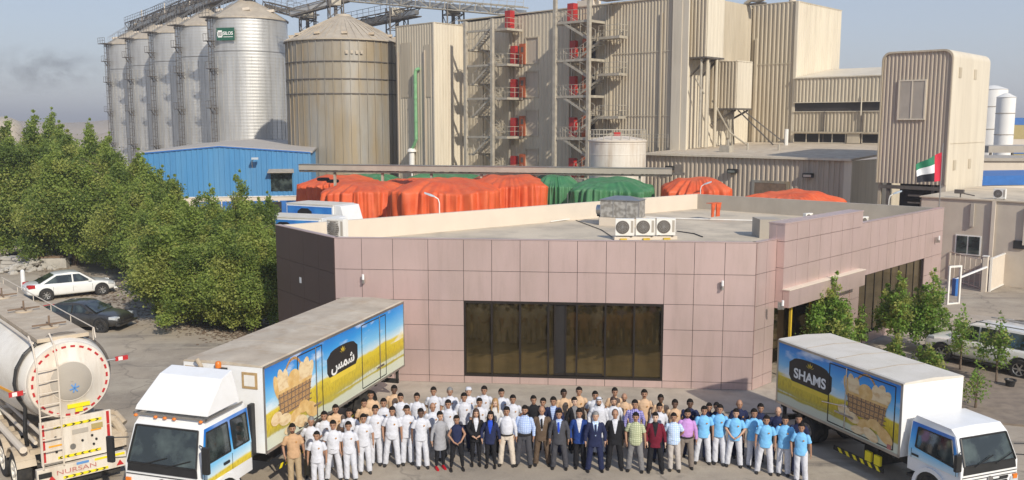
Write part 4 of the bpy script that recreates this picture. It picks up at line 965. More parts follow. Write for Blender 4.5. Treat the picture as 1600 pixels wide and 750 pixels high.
# rust streaked big silo
q = aty(537, 70, 112); BC = Vector((q.x, 112, 0)); BR = 6.9; BE = 19.5
t = thing('large_silo', 'wide rust streaked silo with conical dusty roof', 'silo', BC)
MB().lathe([(BR,0),(BR,BE)], 96, cap=False).build('wall', M_rust, t, smooth=True)
MB().lathe([(BR+.3,BE-.08),(BR+.3,BE+.05),(BR*.62,BE+1.65),(BR*.3,BE+2.75),(1.0,BE+3.25),(.9,BE+3.5),(.01,BE+3.55)], 64, cap=False).build('roof', M_cone, t, smooth=True)
rb = MB()
for k in range(48):
    a = 2*math.pi*k/48; ca, sa = math.cos(a), math.sin(a); rb.bar((BR*ca*1.03,BR*sa*1.03,BE+.1),(BR*.62*ca,BR*.62*sa,BE+1.72),.08,.07); rb.bar((BR*.62*ca,BR*.62*sa,BE+1.70),(1.1*ca,1.1*sa,BE+3.2),.06,.07)
rb.build('roof_rib', M_cone, t)
for z in (BE-2.6, BE-4.6, BE-6.3): MB().lathe([(BR+.02,0),(BR+.14,.03),(BR+.14,.12),(BR+.02,.15)], 96, (0,0,z), cap=False).build('band', M_dkst, t)
st = MB()
for k in range(44):
    a = 2*math.pi*k/44; ca, sa = math.cos(a), math.sin(a)
    st.bar(((BR+.06)*ca,(BR+.06)*sa,0),((BR+.06)*ca,(BR+.06)*sa,BE-.1),.11,.09,up=(ca,sa,0))
st.build('stiffener', M_rust, t)
for k in range(12):
    a = 2*math.pi*k/12+.2; c = Vector((math.cos(a)*BR*.9, math.sin(a)*BR*.9, BE+.75)); MB().bar(c-Vector((.3,0,0)), c+Vector((.35,0,.05)), .5, .25).build('roof_vent', M_dust, t)
a = R(-71); p = BC + Vector((math.cos(a), math.sin(a), 0))*(BR+.16) + Vector((0,0,BE-1.5))
sg = MB()
for k, x in enumerate((-.75,-.15,.45,1.0)): sg.bx(x-.15,-.012,-.2 + .03*(k%2),x+.15,.012,.2)
sg.mesh
o = sg.build('painted_mark', M_cone, t); o.location = p - BC; o.rotation_euler = (0,0,a+R(90))

# ------------------------------------------------------------------ conveyors above the silos
def truss(name, A, B, w_, h_, label, m=None, posts=(), rail=True, casing=True, bay=2.2):
    m = m or M_dkst; A = Vector(A); B = Vector(B); d = (B-A); L = d.length; rz = math.atan2(d.y, d.x); pit = math.atan2(d.z, math.hypot(d.x, d.y))
    t = thing(name, label, 'conveyor', A); t.rotation_euler = (0, -pit, rz)
    f = MB(); n = max(2, int(L/bay)); y = w_/2
    for yy in (-y, y):
        f.bar((0,yy,0),(L,yy,0),.14); f.bar((0,yy,h_),(L,yy,h_),.14)
        for k in range(n):
            x0, x1 = L*k/n, L*(k+1)/n; f.bar((x0,yy,0),(x0,yy,h_),.09); f.bar((x0,yy,0 if k%2 else h_),(x1,yy,h_ if k%2 else 0),.09)
    for k in range(n+1): x0 = L*k/n; f.bar((x0,-y,0),(x0,y,0),.09); f.bar((x0,-y,h_),(x0,y,h_),.09)
    f.build('truss', m, t)
    if casing: MB().bx(0,-y*.55,.2,L,y*.45,.75).build('belt_casing', M_steel, t)
    MB().bx(0,-y,-.05,L,y,.03).build('walkway', M_dkst, t)
    if rail:
        r_ = MB()
        for k in range(n*2+1): x0 = L*k/(n*2); r_.bar((x0,-y-.1,h_),(x0,-y-.1,h_+1.0),.04)
        r_.bar((0,-y-.1,h_+1.0),(L,-y-.1,h_+1.0),.05); r_.bar((0,-y-.1,h_+.5),(L,-y-.1,h_+.5),.04); r_.build('railing', m, t)
    for x, hh in posts: MB().bar((x,0,0),(x+hh*math.sin(pit),0,-hh),.5,.5).build('trestle', m, t)
    return t
top_z = SE + 3.7
d_ = (pos[4]-pos[0]).normalized()
sag = [pos[4] + d_*4 + Vector((0,0,top_z-.6)), pos[0] - d_*3 + Vector((0,0,top_z+.2))]
truss('silo_conveyor', sag[0], sag[1], 1.9, 1.5, 'long lattice conveyor with railing running over the tops of the silo row', posts=[])
truss('silo_conveyor', sag[0] + Vector((2.2,1.5,1.6)), sag[1] + Vector((2,2,3.1)), 1.2, 1.1, 'second higher conveyor bridge rising along the far side of the silo row', posts=[])
for i, c in enumerate(pos):
    t = thing('silo_head_frame', 'x', 'steel frame', c + Vector((0,0,SE+3.5)), math.atan2(d_.y, d_.x), 'steel head frames on silo tops')
    t['label'] = 'dark steel head frame on top of the ' + ['front silo of the galvanised row', 'second silo from the front', 'middle silo of the galvanised row', 'fourth silo of the row', 'farthest silo of the row'][i]
    f = MB()
    for x in (-1.0,1.0):
        for y in (-.8,.8): f.bar((x,y,-.8),(x,y,2.6 if i == 0 else 1.2),.14)
        f.bar((x,-.8,.4),(x,.8,.4),.1); f.bar((x,-.8,1.2),(x,.8,1.2),.1)
    f.build('frame', M_dkst, t); MB().bx(-.6,-.5,-.1,.6,.5,.7).build('drive_box', M_tan2, t)
    if i in (1,2,3,4): MB().bar((.4,-1.2,-1),(.4,-1.2,3.4),.16).build('lamp_pole', M_cream, t)
P1 = aty(415, 14, 133); P2 = aty(492, 34, 128); P3 = aty(455, 26, 124); P4 = aty(545, 2, 124); P5 = aty(525, 0, 126); P6 = aty(820, 26, 112)
P7 = aty(540, 47, 128); P8 = aty(652, 25, 118)
truss('silo_conveyor', P1, P2, 1.3, 1.0, 'short dark conveyor dropping from front silo towards the rust streaked silo', rail=True)
truss('silo_conveyor', P3, P4, 1.2, .9, 'sloping dark conveyor climbing to the head frame over the rust streaked silo')
truss('silo_conveyor', P5, P6, 1.3, 1.1, 'long overhead conveyor descending from the silo head to the mill roof', M_stair)
truss('silo_conveyor', P7, P8, 1.4, 1.1, 'dark covered conveyor behind the cone roof of the large silo', M_dkst)
truss('silo_conveyor', P7 + Vector((8,4,-4.5)), P8 + Vector((5,2,-4.0)), 1.4, 1.3, 'lower dark lattice bridge glimpsed between the large silo and the block', M_dkst)
def head(px, py, Y, s, hh, label):
    p = aty(px, py, Y); t = thing('transfer_tower', label, 'steel frame', (p.x, p.y, p.z - hh), R(20)); f = MB()
    for x in (-s, s):
        for y in (-s, s): f.bar((x,y,0),(x,y,hh),.16)
    k = 0
    while k < hh:
        for x in (-s, s): f.bar((x,-s,k),(x,s,k),.1); f.bar((-s,x,k),(s,x,k),.1); f.bar((x,-s,k),(x,s,min(hh,k+1.6)),.08); f.bar((-s,x,k),(s,x,min(hh,k+1.6)),.08)
        k += 1.6
    f.build('frame', M_dkst, t); MB().bx(-s*.7,-s*.7,hh-1.2,s*.7,s*.7,hh-.1).build('machine', M_stair, t); MB().tube((0,0,0),(0,0,hh),.25).build('chute', M_dkst, t)
head(524, -6, 123, .9, 4.5, 'dark steel head frame standing over the cone of the rust streaked silo')
head(480, 14, 127, 1.0, 3.0, 'dark steel transfer frame between the front silo and the rust streaked silo')
head(620, 12, 121, 1.2, 22, 'dark steel transfer tower rising behind the beige silo side block')
head(708, 8, 118, 1.1, 22, 'steel transfer frame above the pale block roof')
for k in range(3):
    p = aty(470+k*6, 16, 126); 
# ------------------------------------------------------------------ blue warehouse
q0 = aty(218, 236, 88); q1 = aty(485, 236, 91)
t = thing('blue_warehouse', 'bright blue metal clad warehouse with a cream base behind the trees', 'warehouse', (q0.x, q0.y, 0), math.atan2(q1.y-q0.y, q1.x-q0.x))
L = (Vector((q1.x,q1.y))-Vector((q0.x,q0.y))).length; zt = 6.9; rdg = L*.46; zr = 7.55; zb = 2.55
p_ = rib_line((0,0),(L,0),.5,.05,1)+[Vector((L,0))]; fr = MB()
def gz(x): return zt + (zr-zt)*(1-abs(x-rdg)/(rdg if x < rdg else L-rdg))
for a, b in zip(p_[:-1], p_[1:]): fr.add([(a.x,a.y,zb),(b.x,b.y,zb),(b.x,b.y,gz(b.x)),(a.x,a.y,gz(a.x))], [(0,1,2,3)])
fr.build('gable_wall', M_blue, t, recalc=False)
clad('side_wall', t, (L,0), (L,26), zb, zt, M_blue, .5, .05)
rf = MB(); rf.add([(-.2,-.1,zt),(rdg,-.1,zr),(L+.2,-.1,zt),(-.2,40,zt),(rdg,40,zr),(L+.2,40,zt),(-.2,-.1,zt+.15),(rdg,-.1,zr+.15),(L+.2,-.1,zt+.15),(-.2,40,zt+.15),(rdg,40,zr+.15),(L+.2,40,zt+.15)],
   [(0,1,7,6),(1,2,8,7),(6,7,10,9),(7,8,11,10),(0,3,4,1),(1,4,5,2),(0,6,9,3),(2,5,11,8),(3,9,10,4),(4,10,11,5)]); rf.build('roof', M_blueroof, t)
MB().add([(0,.02,0),(L,.02,0),(L,.02,zb),(0,.02,zb),(0,.3,0),(L,.3,0),(L,.3,zb),(0,.3,zb)], [(0,1,2,3),(7,6,5,4),(0,4,5,1),(1,5,6,2),(2,6,7,3),(3,7,4,0)]).build('plinth_wall', M_cream, t)
MB().bx(L-.15,.3,0,L,26,zb).build('side_plinth', M_cream, t)
eg = MB(); eg.bar((0,-.08,zt+.02),(rdg,-.08,zr+.02),.12,.12); eg.bar((rdg,-.08,zr+.02),(L,-.08,zt+.02),.12,.12); eg.build('verge_trim', M_bluep, t)
MB().bx(0,-.05,zb-.04,L,.0,zb+.05).build('drip_trim', M_white, t)
xw = (440-485)/1400*91 + L
wd = MB().bx(xw-1.05,-.06,4.0-.95,xw+1.05,.0,4.0+1.1).build('window', M_glass, t); aw = MB(); aw.add([(xw-1.2,-.05,5.3),(xw+1.2,-.05,5.3),(xw+1.3,-1.0,5.0),(xw-1.3,-1.0,5.0),(xw-1.2,-.05,5.24),(xw+1.2,-.05,5.24),(xw+1.3,-1.0,4.94),(xw-1.3,-1.0,4.94)], [(0,1,2,3),(4,7,6,5),(0,4,5,1),(1,5,6,2),(2,6,7,3),(3,7,4,0)]); aw.build('awning', M_awn, wd)
for px, w_ in ((330, 1.2), (372, 1.4), (412, 1.4), (455, 1.2), (470, 1.5)):
    x = (px-485)/1400*91 + L; MB().bx(x-w_,-.05,.0,x+w_,.0,2.1).build('blue_door', M_bluep, t)
MB().bx(L-4.3,-.06,.0,L-3.0,.0,2.0).build('door_opening', M_entry, t)
for px, py in ((397, 250), (237, 262)):
    x = (px-485)/1400*91 + L; z = aty(px, py, 89).z; w_ = MB().path([(x,-.05,z-.8),(x,-.35,z-.1),(x+.25,-.8,z+.1)], .06).build('flood_lamp', M_steel, t); MB().bx(x+.05,-1.3,z+.05,x+.7,-.7,z+.25).build('lamp_head', M_lampc, w_)
# far background on the right
for k, (px, pt, Y, rpx, lb) in enumerate(((1552, 134, 150, 21, 'tall white cylindrical silo just right of the tower, left of the pair'), (1573, 146, 143, 13.5, 'slimmer white cylindrical silo, right one of the far pair'))):
    p = aty(px, pt, Y); r = rpx/1400*Y; t = thing('white_silo', lb, 'silo', (p.x, Y, 0), 0, 'far white silos')
    MB().lathe([(r,0),(r,p.z-.6)], 32, cap=False).build('wall', M_wsilo, t, smooth=True); MB().lathe([(r+.1,p.z-.6),(r*.3,p.z),(.05,p.z+.1)], 32).build('roof', M_white, t, smooth=True)
    for z in (p.z*.55, p.z*.78): MB().lathe([(r+.01,0),(r+.08,.08),(r+.01,.16)], 32, (0,0,z), cap=False).build('band', M_greyp, t)
p0 = aty(1572, 187, 190); t = thing('striped_factory', 'far factory with blue and ochre stripes behind the white silos', 'factory building', (p0.x-3, 190, 0), R(-8))
M_ochre = mat('ochre_cladding', (.42,.33,.13), .7, var=.1)
zz = [aty(1590, y, 190).z for y in (184, 195, 217, 226, 240)]
MB().bx(0,0,0,30,25,zz[4]).build('base_wall', M_ochre, t); MB().bx(0,-.1,zz[4]+.0,30,25,zz[3]).build('lower_band', M_bluep, t); MB().bx(0,-.05,zz[3],30,25,zz[2]).build('pale_band', M_cream, t); MB().bx(0,-.1,zz[2],30,25,zz[1]).build('ochre_band', M_ochre, t); MB().bx(0,-.15,zz[1],30,25,zz[0]).build('upper_band', M_bluep, t)
p0 = aty(1545, 228, 120); p1 = aty(1620, 228, 118); t = thing('flat_canopy', 'grey flat canopy on thin posts below the far white silos', 'canopy', (p0.x, p0.y, 0))
MB().bx(0,0,p0.z-.9,12,6,p0.z).build('roof', M_greyp, t)
for x in (.3,3.2,6.5,9.5): MB().bx(x,.1,0,x+.25,.35,p0.z-.9).build('post', M_dkst, t)
p0 = aty(1528, 250, 108); t = thing('low_terrace_building', 'long pale flat roofed building behind the tower at the right edge', 'building', (p0.x, p0.y, 0), R(-4))
MB().bx(0,0,0,22,10,p0.z-.1).build('wall', M_cream, t); MB().bx(-.2,-.3,p0.z-.1,22.2,10,p0.z+.25).build('roof', M_greyp, t)
p0 = aty(1534, 290, 80); t = thing('blue_topped_building', 'low building with a bright blue fascia strip behind the beige annex', 'building', (p0.x-1.2, p0.y, 0), R(12))
MB().bx(0,0,0,16,8,p0.z).build('wall', M_cream, t); MB().bx(-.1,-.12,p0.z+.0,16,8,p0.z+.85).build('fascia', M_bluep, t)

# ------------------------------------------------------------------ beige annex, right
q = at(1500, 438, 0); an = thing('beige_annex', 'plain beige two storey annex with a small window right of the office', 'building', (26.4, 57.6, 0), FA)
zt = 5.15
wall_o = clad('wall', an, (0, 0), (7.4, 0), 0, zt, M_annex, 8, .0)
MB().bx(0,.18,0,7.4,12,zt).build('core', M_annex, an); MB().bx(7.4,-.0,0,14,12,zt-.35).build('pale_extension', M_cream, an)
MB().bx(-.1,-.1,zt-.0,7.5,12.1,zt+.08).build('roof', M_roof, an)
for a, z0_, z1_, m in ((3.1,3.5,zt-.2,M_greyp),(4.3,0,zt,M_cream),(6.1,2.6,zt-.3,M_cream),(6.9,1.0,zt-.3,M_greyp)): MB().bx(a-.1,-.16,z0_,a+.1,-.02,z1_).build('wall_pipe', m, an)
wn = MB().bx(2.2,-.06,1.7,3.7,-.02,2.95).build('window_frame', M_white, an)
for x0, x1 in ((2.28,2.9),(2.98,3.62)): MB().bx(x0,-.08,1.78,x1,-.061,2.87).build('window_pane', M_glass, wn)
MB().bx(5.5,-.1,2.35,6.1,-.02,2.85).build('vent_opening', M_black, an)
for a, b, lb in ((4.4,.6,'small grey condenser on the beige annex roof, left one'),(6.6,.5,'dark low condenser on the beige annex roof, right one')):
    c = Vector((26.4,57.6,0)) + AX*a + BX*b; condenser(Vector((c.x,c.y,zt+.08)), FA, lb, .8, 'condensers on the annex roof')
c = Vector((26.4,57.6,0)) + AX*2.2 + BX*.4; t = thing('roof_camera', 'dark floodlight lying tilted at the annex roof edge', 'lamp', (c.x,c.y,zt+.08), FA)
MB().bx(-.35,-.12,.25,.2,.12,.5).build('head', M_dkst, t, bevel=.03); MB().path([(0,0,0),(0,0,.3),(.8,.1,.15)], .04).build('bracket', M_dkst, t)
# gate, barrier, post
def along(px0, py0, px1, py1, z=0): a = at(px0,py0,z); b = at(px1,py1,z); return a, (b-a).length, math.atan2(b.y-a.y,b.x-a.x)
a, L, rz = along(1546, 456, 1592, 434); t = thing('sliding_gate', 'cream ribbed sheet gate standing before the beige annex', 'gate', a, rz)
clad('panel', t, (0,0), (L,0), .12, 1.95, M_cream, .3, .03, thick=.05); MB().bx(0,-.06,1.95,L,.06,2.02).bx(0,-.06,.05,L,.06,.12).bx(-.06,-.06,0,0,.06,2.05).bx(L,-.06,0,L+.06,.06,2.05).build('frame', M_white, t)
for px, lb in ((1537, 'cream square gate post left of the sliding gate'), ): 
    a = at(px, 456); t = thing('gate_post', lb, 'post', a, FA); MB().bx(-.13,-.13,0,.13,.13,2.1).build('shaft', M_cream, t); MB().bx(-.16,-.16,2.1,.16,.16,2.16).build('cap', M_white, t)
a, L, rz = along(1482, 437, 1530, 452); t = thing('wire_fence', 'low see-through fence of thin posts and rails before the annex wall', 'fence', a, rz); f = MB()
for k in range(7): f.tube((L*k/6,0,0),(L*k/6,0,1.8),.03)
for z in (.1,.95,1.8): f.tube((0,0,z),(L,0,z),.025)
f.build('rails', M_cream, t)
a = at(1480, 476); t = thing('door_frame_stand', 'white open metal frame standing by the office corner', 'frame', a, R(20)); f = MB()
f.bx(-.05,-.05,0,.05,.05,2.05).bx(.75,-.05,0,.85,.05,2.05).bx(-.05,-.05,2.05,.85,.05,2.15).bx(.05,-.04,0,.75,.04,.08); f.build('frame', M_white, t)
a = at(1493, 462); t = thing('barrier', 'white lifting barrier arm on a blue box by the gate', 'barrier', a, R(12)); MB().bx(-.16,-.16,0,.16,.16,1.0).build('cabinet', M_bluep, t, bevel=.02); MB().bar((-.1,0,.95),(2.3,.4,1.55),.09).build('arm', M_whitef, t)
a = at(1597, 440); t = thing('yellow_bollard_post', 'tall yellow post at the right picture edge', 'post', a); MB().tube((0,0,0),(0,0,3.4),.13).build('shaft', M_yel, t); MB().lathe([(.22,0),(.22,.1),(.14,.15)], 14).build('base', M_cream, t)

# flag of four colours on a leaning pole behind the right roof
fp = at(1470, 325, Z_TOP); ft = thing('flag', 'red, green, white and black flag hanging from a pole by the tower', 'flag', ((670/1400)*((fp.y+3.5)*.9916+.4), fp.y+3.5, 0))
FY = fp.y + 3.5; zt = aty(1470, 238, FY).z; z_b = aty(1470, 283, FY).z; fl = 41/1400*FY
MB().tube((0,0,0),(0,0,zt+.5),.045,.03).build('pole', M_steel, ft)
def flag_sheet(name, u0, u1, v0, v1, m):
    mb = MB(); nu, nv = 16, 8; vs = []
    for s_ in (0, .012):
        for j in range(nv+1):
            for i in range(nu+1):
                u = u0 + (u1-u0)*i/nu; v = v0 + (v1-v0)*j/nv
                x = -.03 - fl*u*.94; z = z_b + (zt-z_b)*(1-v) - .42*(zt-z_b)*u**1.1*(1-v)*.9 - .05*u*(zt-z_b); y = .16*math.sin(u*9+v*2)*u**.5 + s_
                mb.v.append((x, y, z))
    n1 = (nu+1)*(nv+1)
    for j in range(nv):
        for i in range(nu):
            a = j*(nu+1)+i; mb.f.append([a,a+1,a+nu+2,a+nu+1]); mb.m.append(0); mb.f.append([n1+a,n1+a+nu+1,n1+a+nu+2,n1+a+1]); mb.m.append(0)
    mb.build(name, m, ft, smooth='all')
flag_sheet('red_band', 0, .26, 0, 1, mat('flag_red', (.62,.02,.05), .7, var=.1)); flag_sheet('green_band', .262, 1, 0, .335, mat('flag_green', (.02,.20,.10), .7, var=.1))
flag_sheet('white_band', .262, 1, .337, .665, mat('flag_white', (.75,.75,.76), .7, var=.05)); flag_sheet('black_band', .262, 1, .667, 1, mat('flag_black', (.012,.012,.02), .7, var=.1))

# smoke drifting from the far left
sm_ = aty(60, 106, 300)
b_ = MB().bx(-1,-1,-1,1,1,1); so = tag(b_.build('smoke', bpy.data.materials.new('thin_dark_smoke'), loc=(sm_.x, sm_.y, sm_.z)), kind='stuff'); so.scale = (26, 9, 9)
m = so.data.materials[0]; m.use_nodes = True; n = m.node_tree.nodes; l = m.node_tree.links; n.remove(n['Principled BSDF'])
pv = n.new('ShaderNodeVolumePrincipled'); pv.inputs['Color'].default_value = (.30,.29,.32,1); tc = n.new('ShaderNodeTexCoord')
ln = n.new('ShaderNodeVectorMath'); ln.operation = 'LENGTH'; l.new(tc.outputs['Object'], ln.inputs[0])
mp = n.new('ShaderNodeMapping'); mp.inputs['Scale'].default_value = (2.6, 1, 1.2); l.new(tc.outputs['Object'], mp.inputs[0])
nz = n.new('ShaderNodeTexNoise'); nz.inputs['Scale'].default_value = 1.5; nz.inputs['Detail'].default_value = 5; nz.inputs['Roughness'].default_value = .6; l.new(mp.outputs[0], nz.inputs[0])
mr = n.new('ShaderNodeMapRange'); mr.inputs[1].default_value = .46; mr.inputs[2].default_value = .72; l.new(nz.outputs[0], mr.inputs[0])
fo = n.new('ShaderNodeMapRange'); fo.inputs[1].default_value = 1.0; fo.inputs[2].default_value = .3; l.new(ln.outputs['Value'], fo.inputs[0])
mu = n.new('ShaderNodeMath'); mu.operation = 'MULTIPLY'; l.new(mr.outputs[0], mu.inputs[0]); l.new(fo.outputs[0], mu.inputs[1])
m2 = n.new('ShaderNodeMath'); m2.operation = 'MULTIPLY'; m2.inputs[1].default_value = .11; l.new(mu.outputs[0], m2.inputs[0]); l.new(m2.outputs[0], pv.inputs['Density'])
l.new(pv.outputs[0], n['Material Output'].inputs['Volume'])
# pale dome far left
p = aty(12, 182, 330); t = thing('storage_dome', 'pale storage dome on the horizon behind the left trees', 'dome', (p.x-2, 330, 0)); MB().lathe([(7,0),(7,p.z*.66),(5.6,p.z*.84),(3.0,p.z*.96),(.1,p.z*1.0)], 32).build('shell', M_cone, t, smooth=True); MB().lathe([(8.1,0),(8.1,1.2)], 32).build('base_ring', M_greyp, t)

# dusty air over the whole site
hz_ = MB().bx(-4600, -700, -1, 4600, 7100, 46)
ho = tag(hz_.build('haze', bpy.data.materials.new('dusty_air')), kind='stuff')
m = ho.data.materials[0]; m.use_nodes = True; n = m.node_tree.nodes; n.remove(n['Principled BSDF'])
pv = n.new('ShaderNodeVolumePrincipled'); pv.inputs['Color'].default_value = (.93,.92,.93,1); pv.inputs['Density'].default_value = .0007; pv.inputs['Anisotropy'].default_value = .2
m.node_tree.links.new(pv.outputs[0], n['Material Output'].inputs['Volume'])
# ------------------------------------------------------------------ trees
def leaf_cloud(mb, centres, rr, per, leaf, squash=1.0, ol=0):
    for (c, r, mi) in centres:
        for k in range(int(per * max(.13, r) ** 1.6)):
            # points near the surface of each clump, drooping leaf sprays
            u = rr.random()*2-1; a = rr.random()*2*math.pi; s = math.sqrt(1-u*u); q = r*(rr.random()**.45)*(1.35 if rr.random() < .18 else 1)
            p = Vector((c[0]+q*s*math.cos(a), c[1]+q*s*math.sin(a), c[2]+q*u*squash))
            d = Vector((rr.gauss(0,1), rr.gauss(0,1), rr.gauss(.5,.8))).normalized()
            e = d.cross(Vector((rr.gauss(0,1), rr.gauss(0,1), rr.gauss(0,1)))).normalized()
            L = leaf*rr.uniform(.7,1.5); w_ = L*rr.uniform(.28,.42)
            m_ = mi if rr.random() < .86 else rr.choice((0,1,2))
            mb.add([p-d*L*.5, p+e*w_, p+d*L*.5+Vector((0,0,-L*.12)), p-e*w_], [(0,1,2,3)], m_)
def make_tree(name, label, cat, H, Rad, seed, leaders=5, per=170, leaf=.26, trunk_h=1.2, mats=None, group=None, clumps=70, low=.14, tr=.14):
    rr = random.Random(seed); t = thing(name, label, cat, (0,0,0), 0, group); mats = mats or [L_dark, L_mid, L_yel]
    tk = MB(); tips = []
    lead = []
    for i in range(leaders):
        a = 2*math.pi*i/leaders + rr.uniform(-.5,.5); rd = Rad*rr.uniform(.3,.72) if i else 0.0
        h = H*(rr.uniform(.68,.9) if i else 1.0); lead.append((rd*math.cos(a), rd*math.sin(a), h))
    tk.loft([[(math.cos(x)*r_, math.sin(x)*r_, z) for x in [2*math.pi*k/9 for k in range(9)]] for r_, z in ((tr*1.5,0),(tr*1.1,.25),(tr,trunk_h),(tr*.8,trunk_h+.5))])
    for (x, y, h) in lead:
        p0 = Vector((0,0,trunk_h*.8)); p1 = Vector((x*.5, y*.5, trunk_h + (h-trunk_h)*.3)); p2 = Vector((x, y, h*.86)); q_ = [p0, p1, p2]; tk.tube(p0, p1, tr*.75, tr*.45, 7); tk.tube(p1, p2, tr*.45, tr*.12, 7)
        for k in range(5):
            b = p1 + (p2-p1)*rr.uniform(0,.8); a = rr.random()*6.28; e = b + Vector((math.cos(a), math.sin(a), .5))*Rad*rr.uniform(.25,.5); tk.tube(b, e, tr*.2, tr*.06, 5)
    tk.build('trunk', M_bark, t, smooth=True)
    cs = []
    for (x, y, h) in lead:      # feathered pointed leaders
        n = 13
        for k in range(n):
            f = k/(n-1); z = h*(.45+.55*f) ; r = (Rad*.34*(1-f)**.75 + .07); cs.append(((x+rr.uniform(-1,1)*(r*.6+.06), y+rr.uniform(-1,1)*(r*.6+.06), z-r*.3), r, rr.choice((0,1,1,2))))
    for k in range(clumps):     # skirt of clumps in the widening lower crown
        f = rr.random(); a = rr.random()*2*math.pi; z = H*(low + (.72-low)*f); env = Rad*(1.0 - .5*f)*(.72+.30*math.sin(a*4+seed+f*5))*rr.uniform(.8,1.12); q = env*(.45+.55*rr.random()**.5); r = Rad*rr.uniform(.09,.25)
        cs.append(((q*math.cos(a), q*math.sin(a), z), r, rr.choice((0,0,1,1,2))))
    lf = MB(); leaf_cloud(lf, cs, rr, per, leaf)
    lf.build('crown', mats, t, recalc=False)
    return t
GT = 'row of dense green trees along the left car park'
protos = [make_tree('tree', 'x', 'tree', 8.0, 3.3, 11+i*5, leaders=5+i % 3, per=1150, leaf=.125, clumps=92, group=GT, trunk_h=.9, low=.10) for i in range(4)]
SPT = [ # px of trunk, ground depth Y, height, radius scale
 (402, 42.2, 6.2, .78, 'dense tree touching the dark brown office wall, frontmost of the row'),
 (352, 43.2, 5.7, .90, 'bushy dense tree second from the office in the left row'),
 (300, 45.0, 6.2, .95, 'dense tree beside the office-end pair, crown over the car park edge'),
 (383, 47.5, 7.4, .72, 'tall pointed tree rising before the blue warehouse doors'),
 (282, 50.3, 7.0, .85, 'dense tree with twin spires against the blue warehouse corner'),
 (318, 51.0, 6.0, .85, 'tree half hidden behind the front trees, below the blue warehouse wall'),
 (236, 56.5, 8.0, .98, 'broad dense tree right behind the white parked sedan'),
 (180, 61.0, 8.9, 1.1, 'broad olive green tree, middle of the left row'),
 (225, 60.0, 8.2, 1.0, 'tree at the back, left of the blue warehouse'),
 (118, 62.0, 9.4, 1.2, 'tall dense tree over the rubble by the car park'),
 (155, 70.0, 10.2, 1.15, 'taller tree behind, its tip before the desert horizon'),
 (66, 68.0, 10.8, 1.3, 'tallest pointed tree at the left against the sky'),
 (22, 75.0, 10.4, 1.3, 'dense tree just in from the left edge of the picture'),
 (-12, 66.0, 9.6, 1.3, 'dense tree cut by the left edge of the picture'),
 (95, 80.0, 11.2, 1.2, 'far tree whose crown shows left of the desert horizon')]
for i, (px, Y, H, rs, lb) in enumerate(SPT):
    s = H/8.0; loc = ((px-800)/1400*(Y*.9916+1.28), Y, 0)
    if i < 4: o = protos[i]; o['label'] = lb; o.location = loc
    else: o = dup(protos[i % 4], label=lb, loc=loc)
    o.rotation_euler = (0,0,i*1.37); o.scale = (rs*1.02, rs*1.02, s)
GR = 'young trees between the office and the parking at right'
def rtree(px, py, ptop, wpx, seed, label, **k):
    g_ = at(px, py, 0); H = aty(px, ptop, g_.y).z; Rd = wpx/1400*g_.y/2
    t = make_tree('young_tree', label, 'tree', H, Rd, seed, group=GR, mats=[L_dark, L_bri, L_yel], **k); t.location = g_; return t
rtree(1298, 577, 426, 105, 91, 'conical bright green tree before the office entrance', leaders=4, per=800, leaf=.105, clumps=80, trunk_h=.5, tr=.09, low=.12)
rtree(1400, 545, 425, 78, 92, 'leafy young tree before left end of the big side glazing', leaders=3, per=800, leaf=.105, clumps=50, trunk_h=.6, tr=.08, low=.22)
rtree(1452, 548, 420, 84, 93, 'leafy young tree before right end of the big side glazing', leaders=3, per=800, leaf=.105, clumps=50, trunk_h=.6, tr=.08, low=.18)
rtree(1500, 580, 476, 60, 94, 'slim olive sapling standing before the front wheel of the pale off-roader', leaders=3, per=230, leaf=.10, clumps=22, trunk_h=.9, tr=.035, low=.55)
rtree(1556, 600, 488, 66, 95, 'slim olive sapling before the doors of the pale off-roader', leaders=3, per=230, leaf=.10, clumps=22, trunk_h=1.0, tr=.035, low=.55)
rtree(1524, 640, 566, 62, 96, 'sparse yellowish sapling behind the small white truck cab', leaders=2, per=160, leaf=.09, clumps=20, trunk_h=.5, tr=.035, low=.25)
rtree(1452, 590, 535, 62, 97, 'low yellow green shrub behind the small truck box', leaders=3, per=420, leaf=.09, clumps=34, trunk_h=.2, tr=.035, low=.1)
rtree(1400, 575, 522, 46, 98, 'round bright green shrub near the foot of glazing', leaders=3, per=500, leaf=.09, clumps=26, trunk_h=.2, tr=.035, low=.1)
rtree(1345, 560, 478, 36, 99, 'narrow shrub right of the conical entrance tree', leaders=2, per=500, leaf=.10, clumps=26, trunk_h=.3, tr=.04, low=.1)
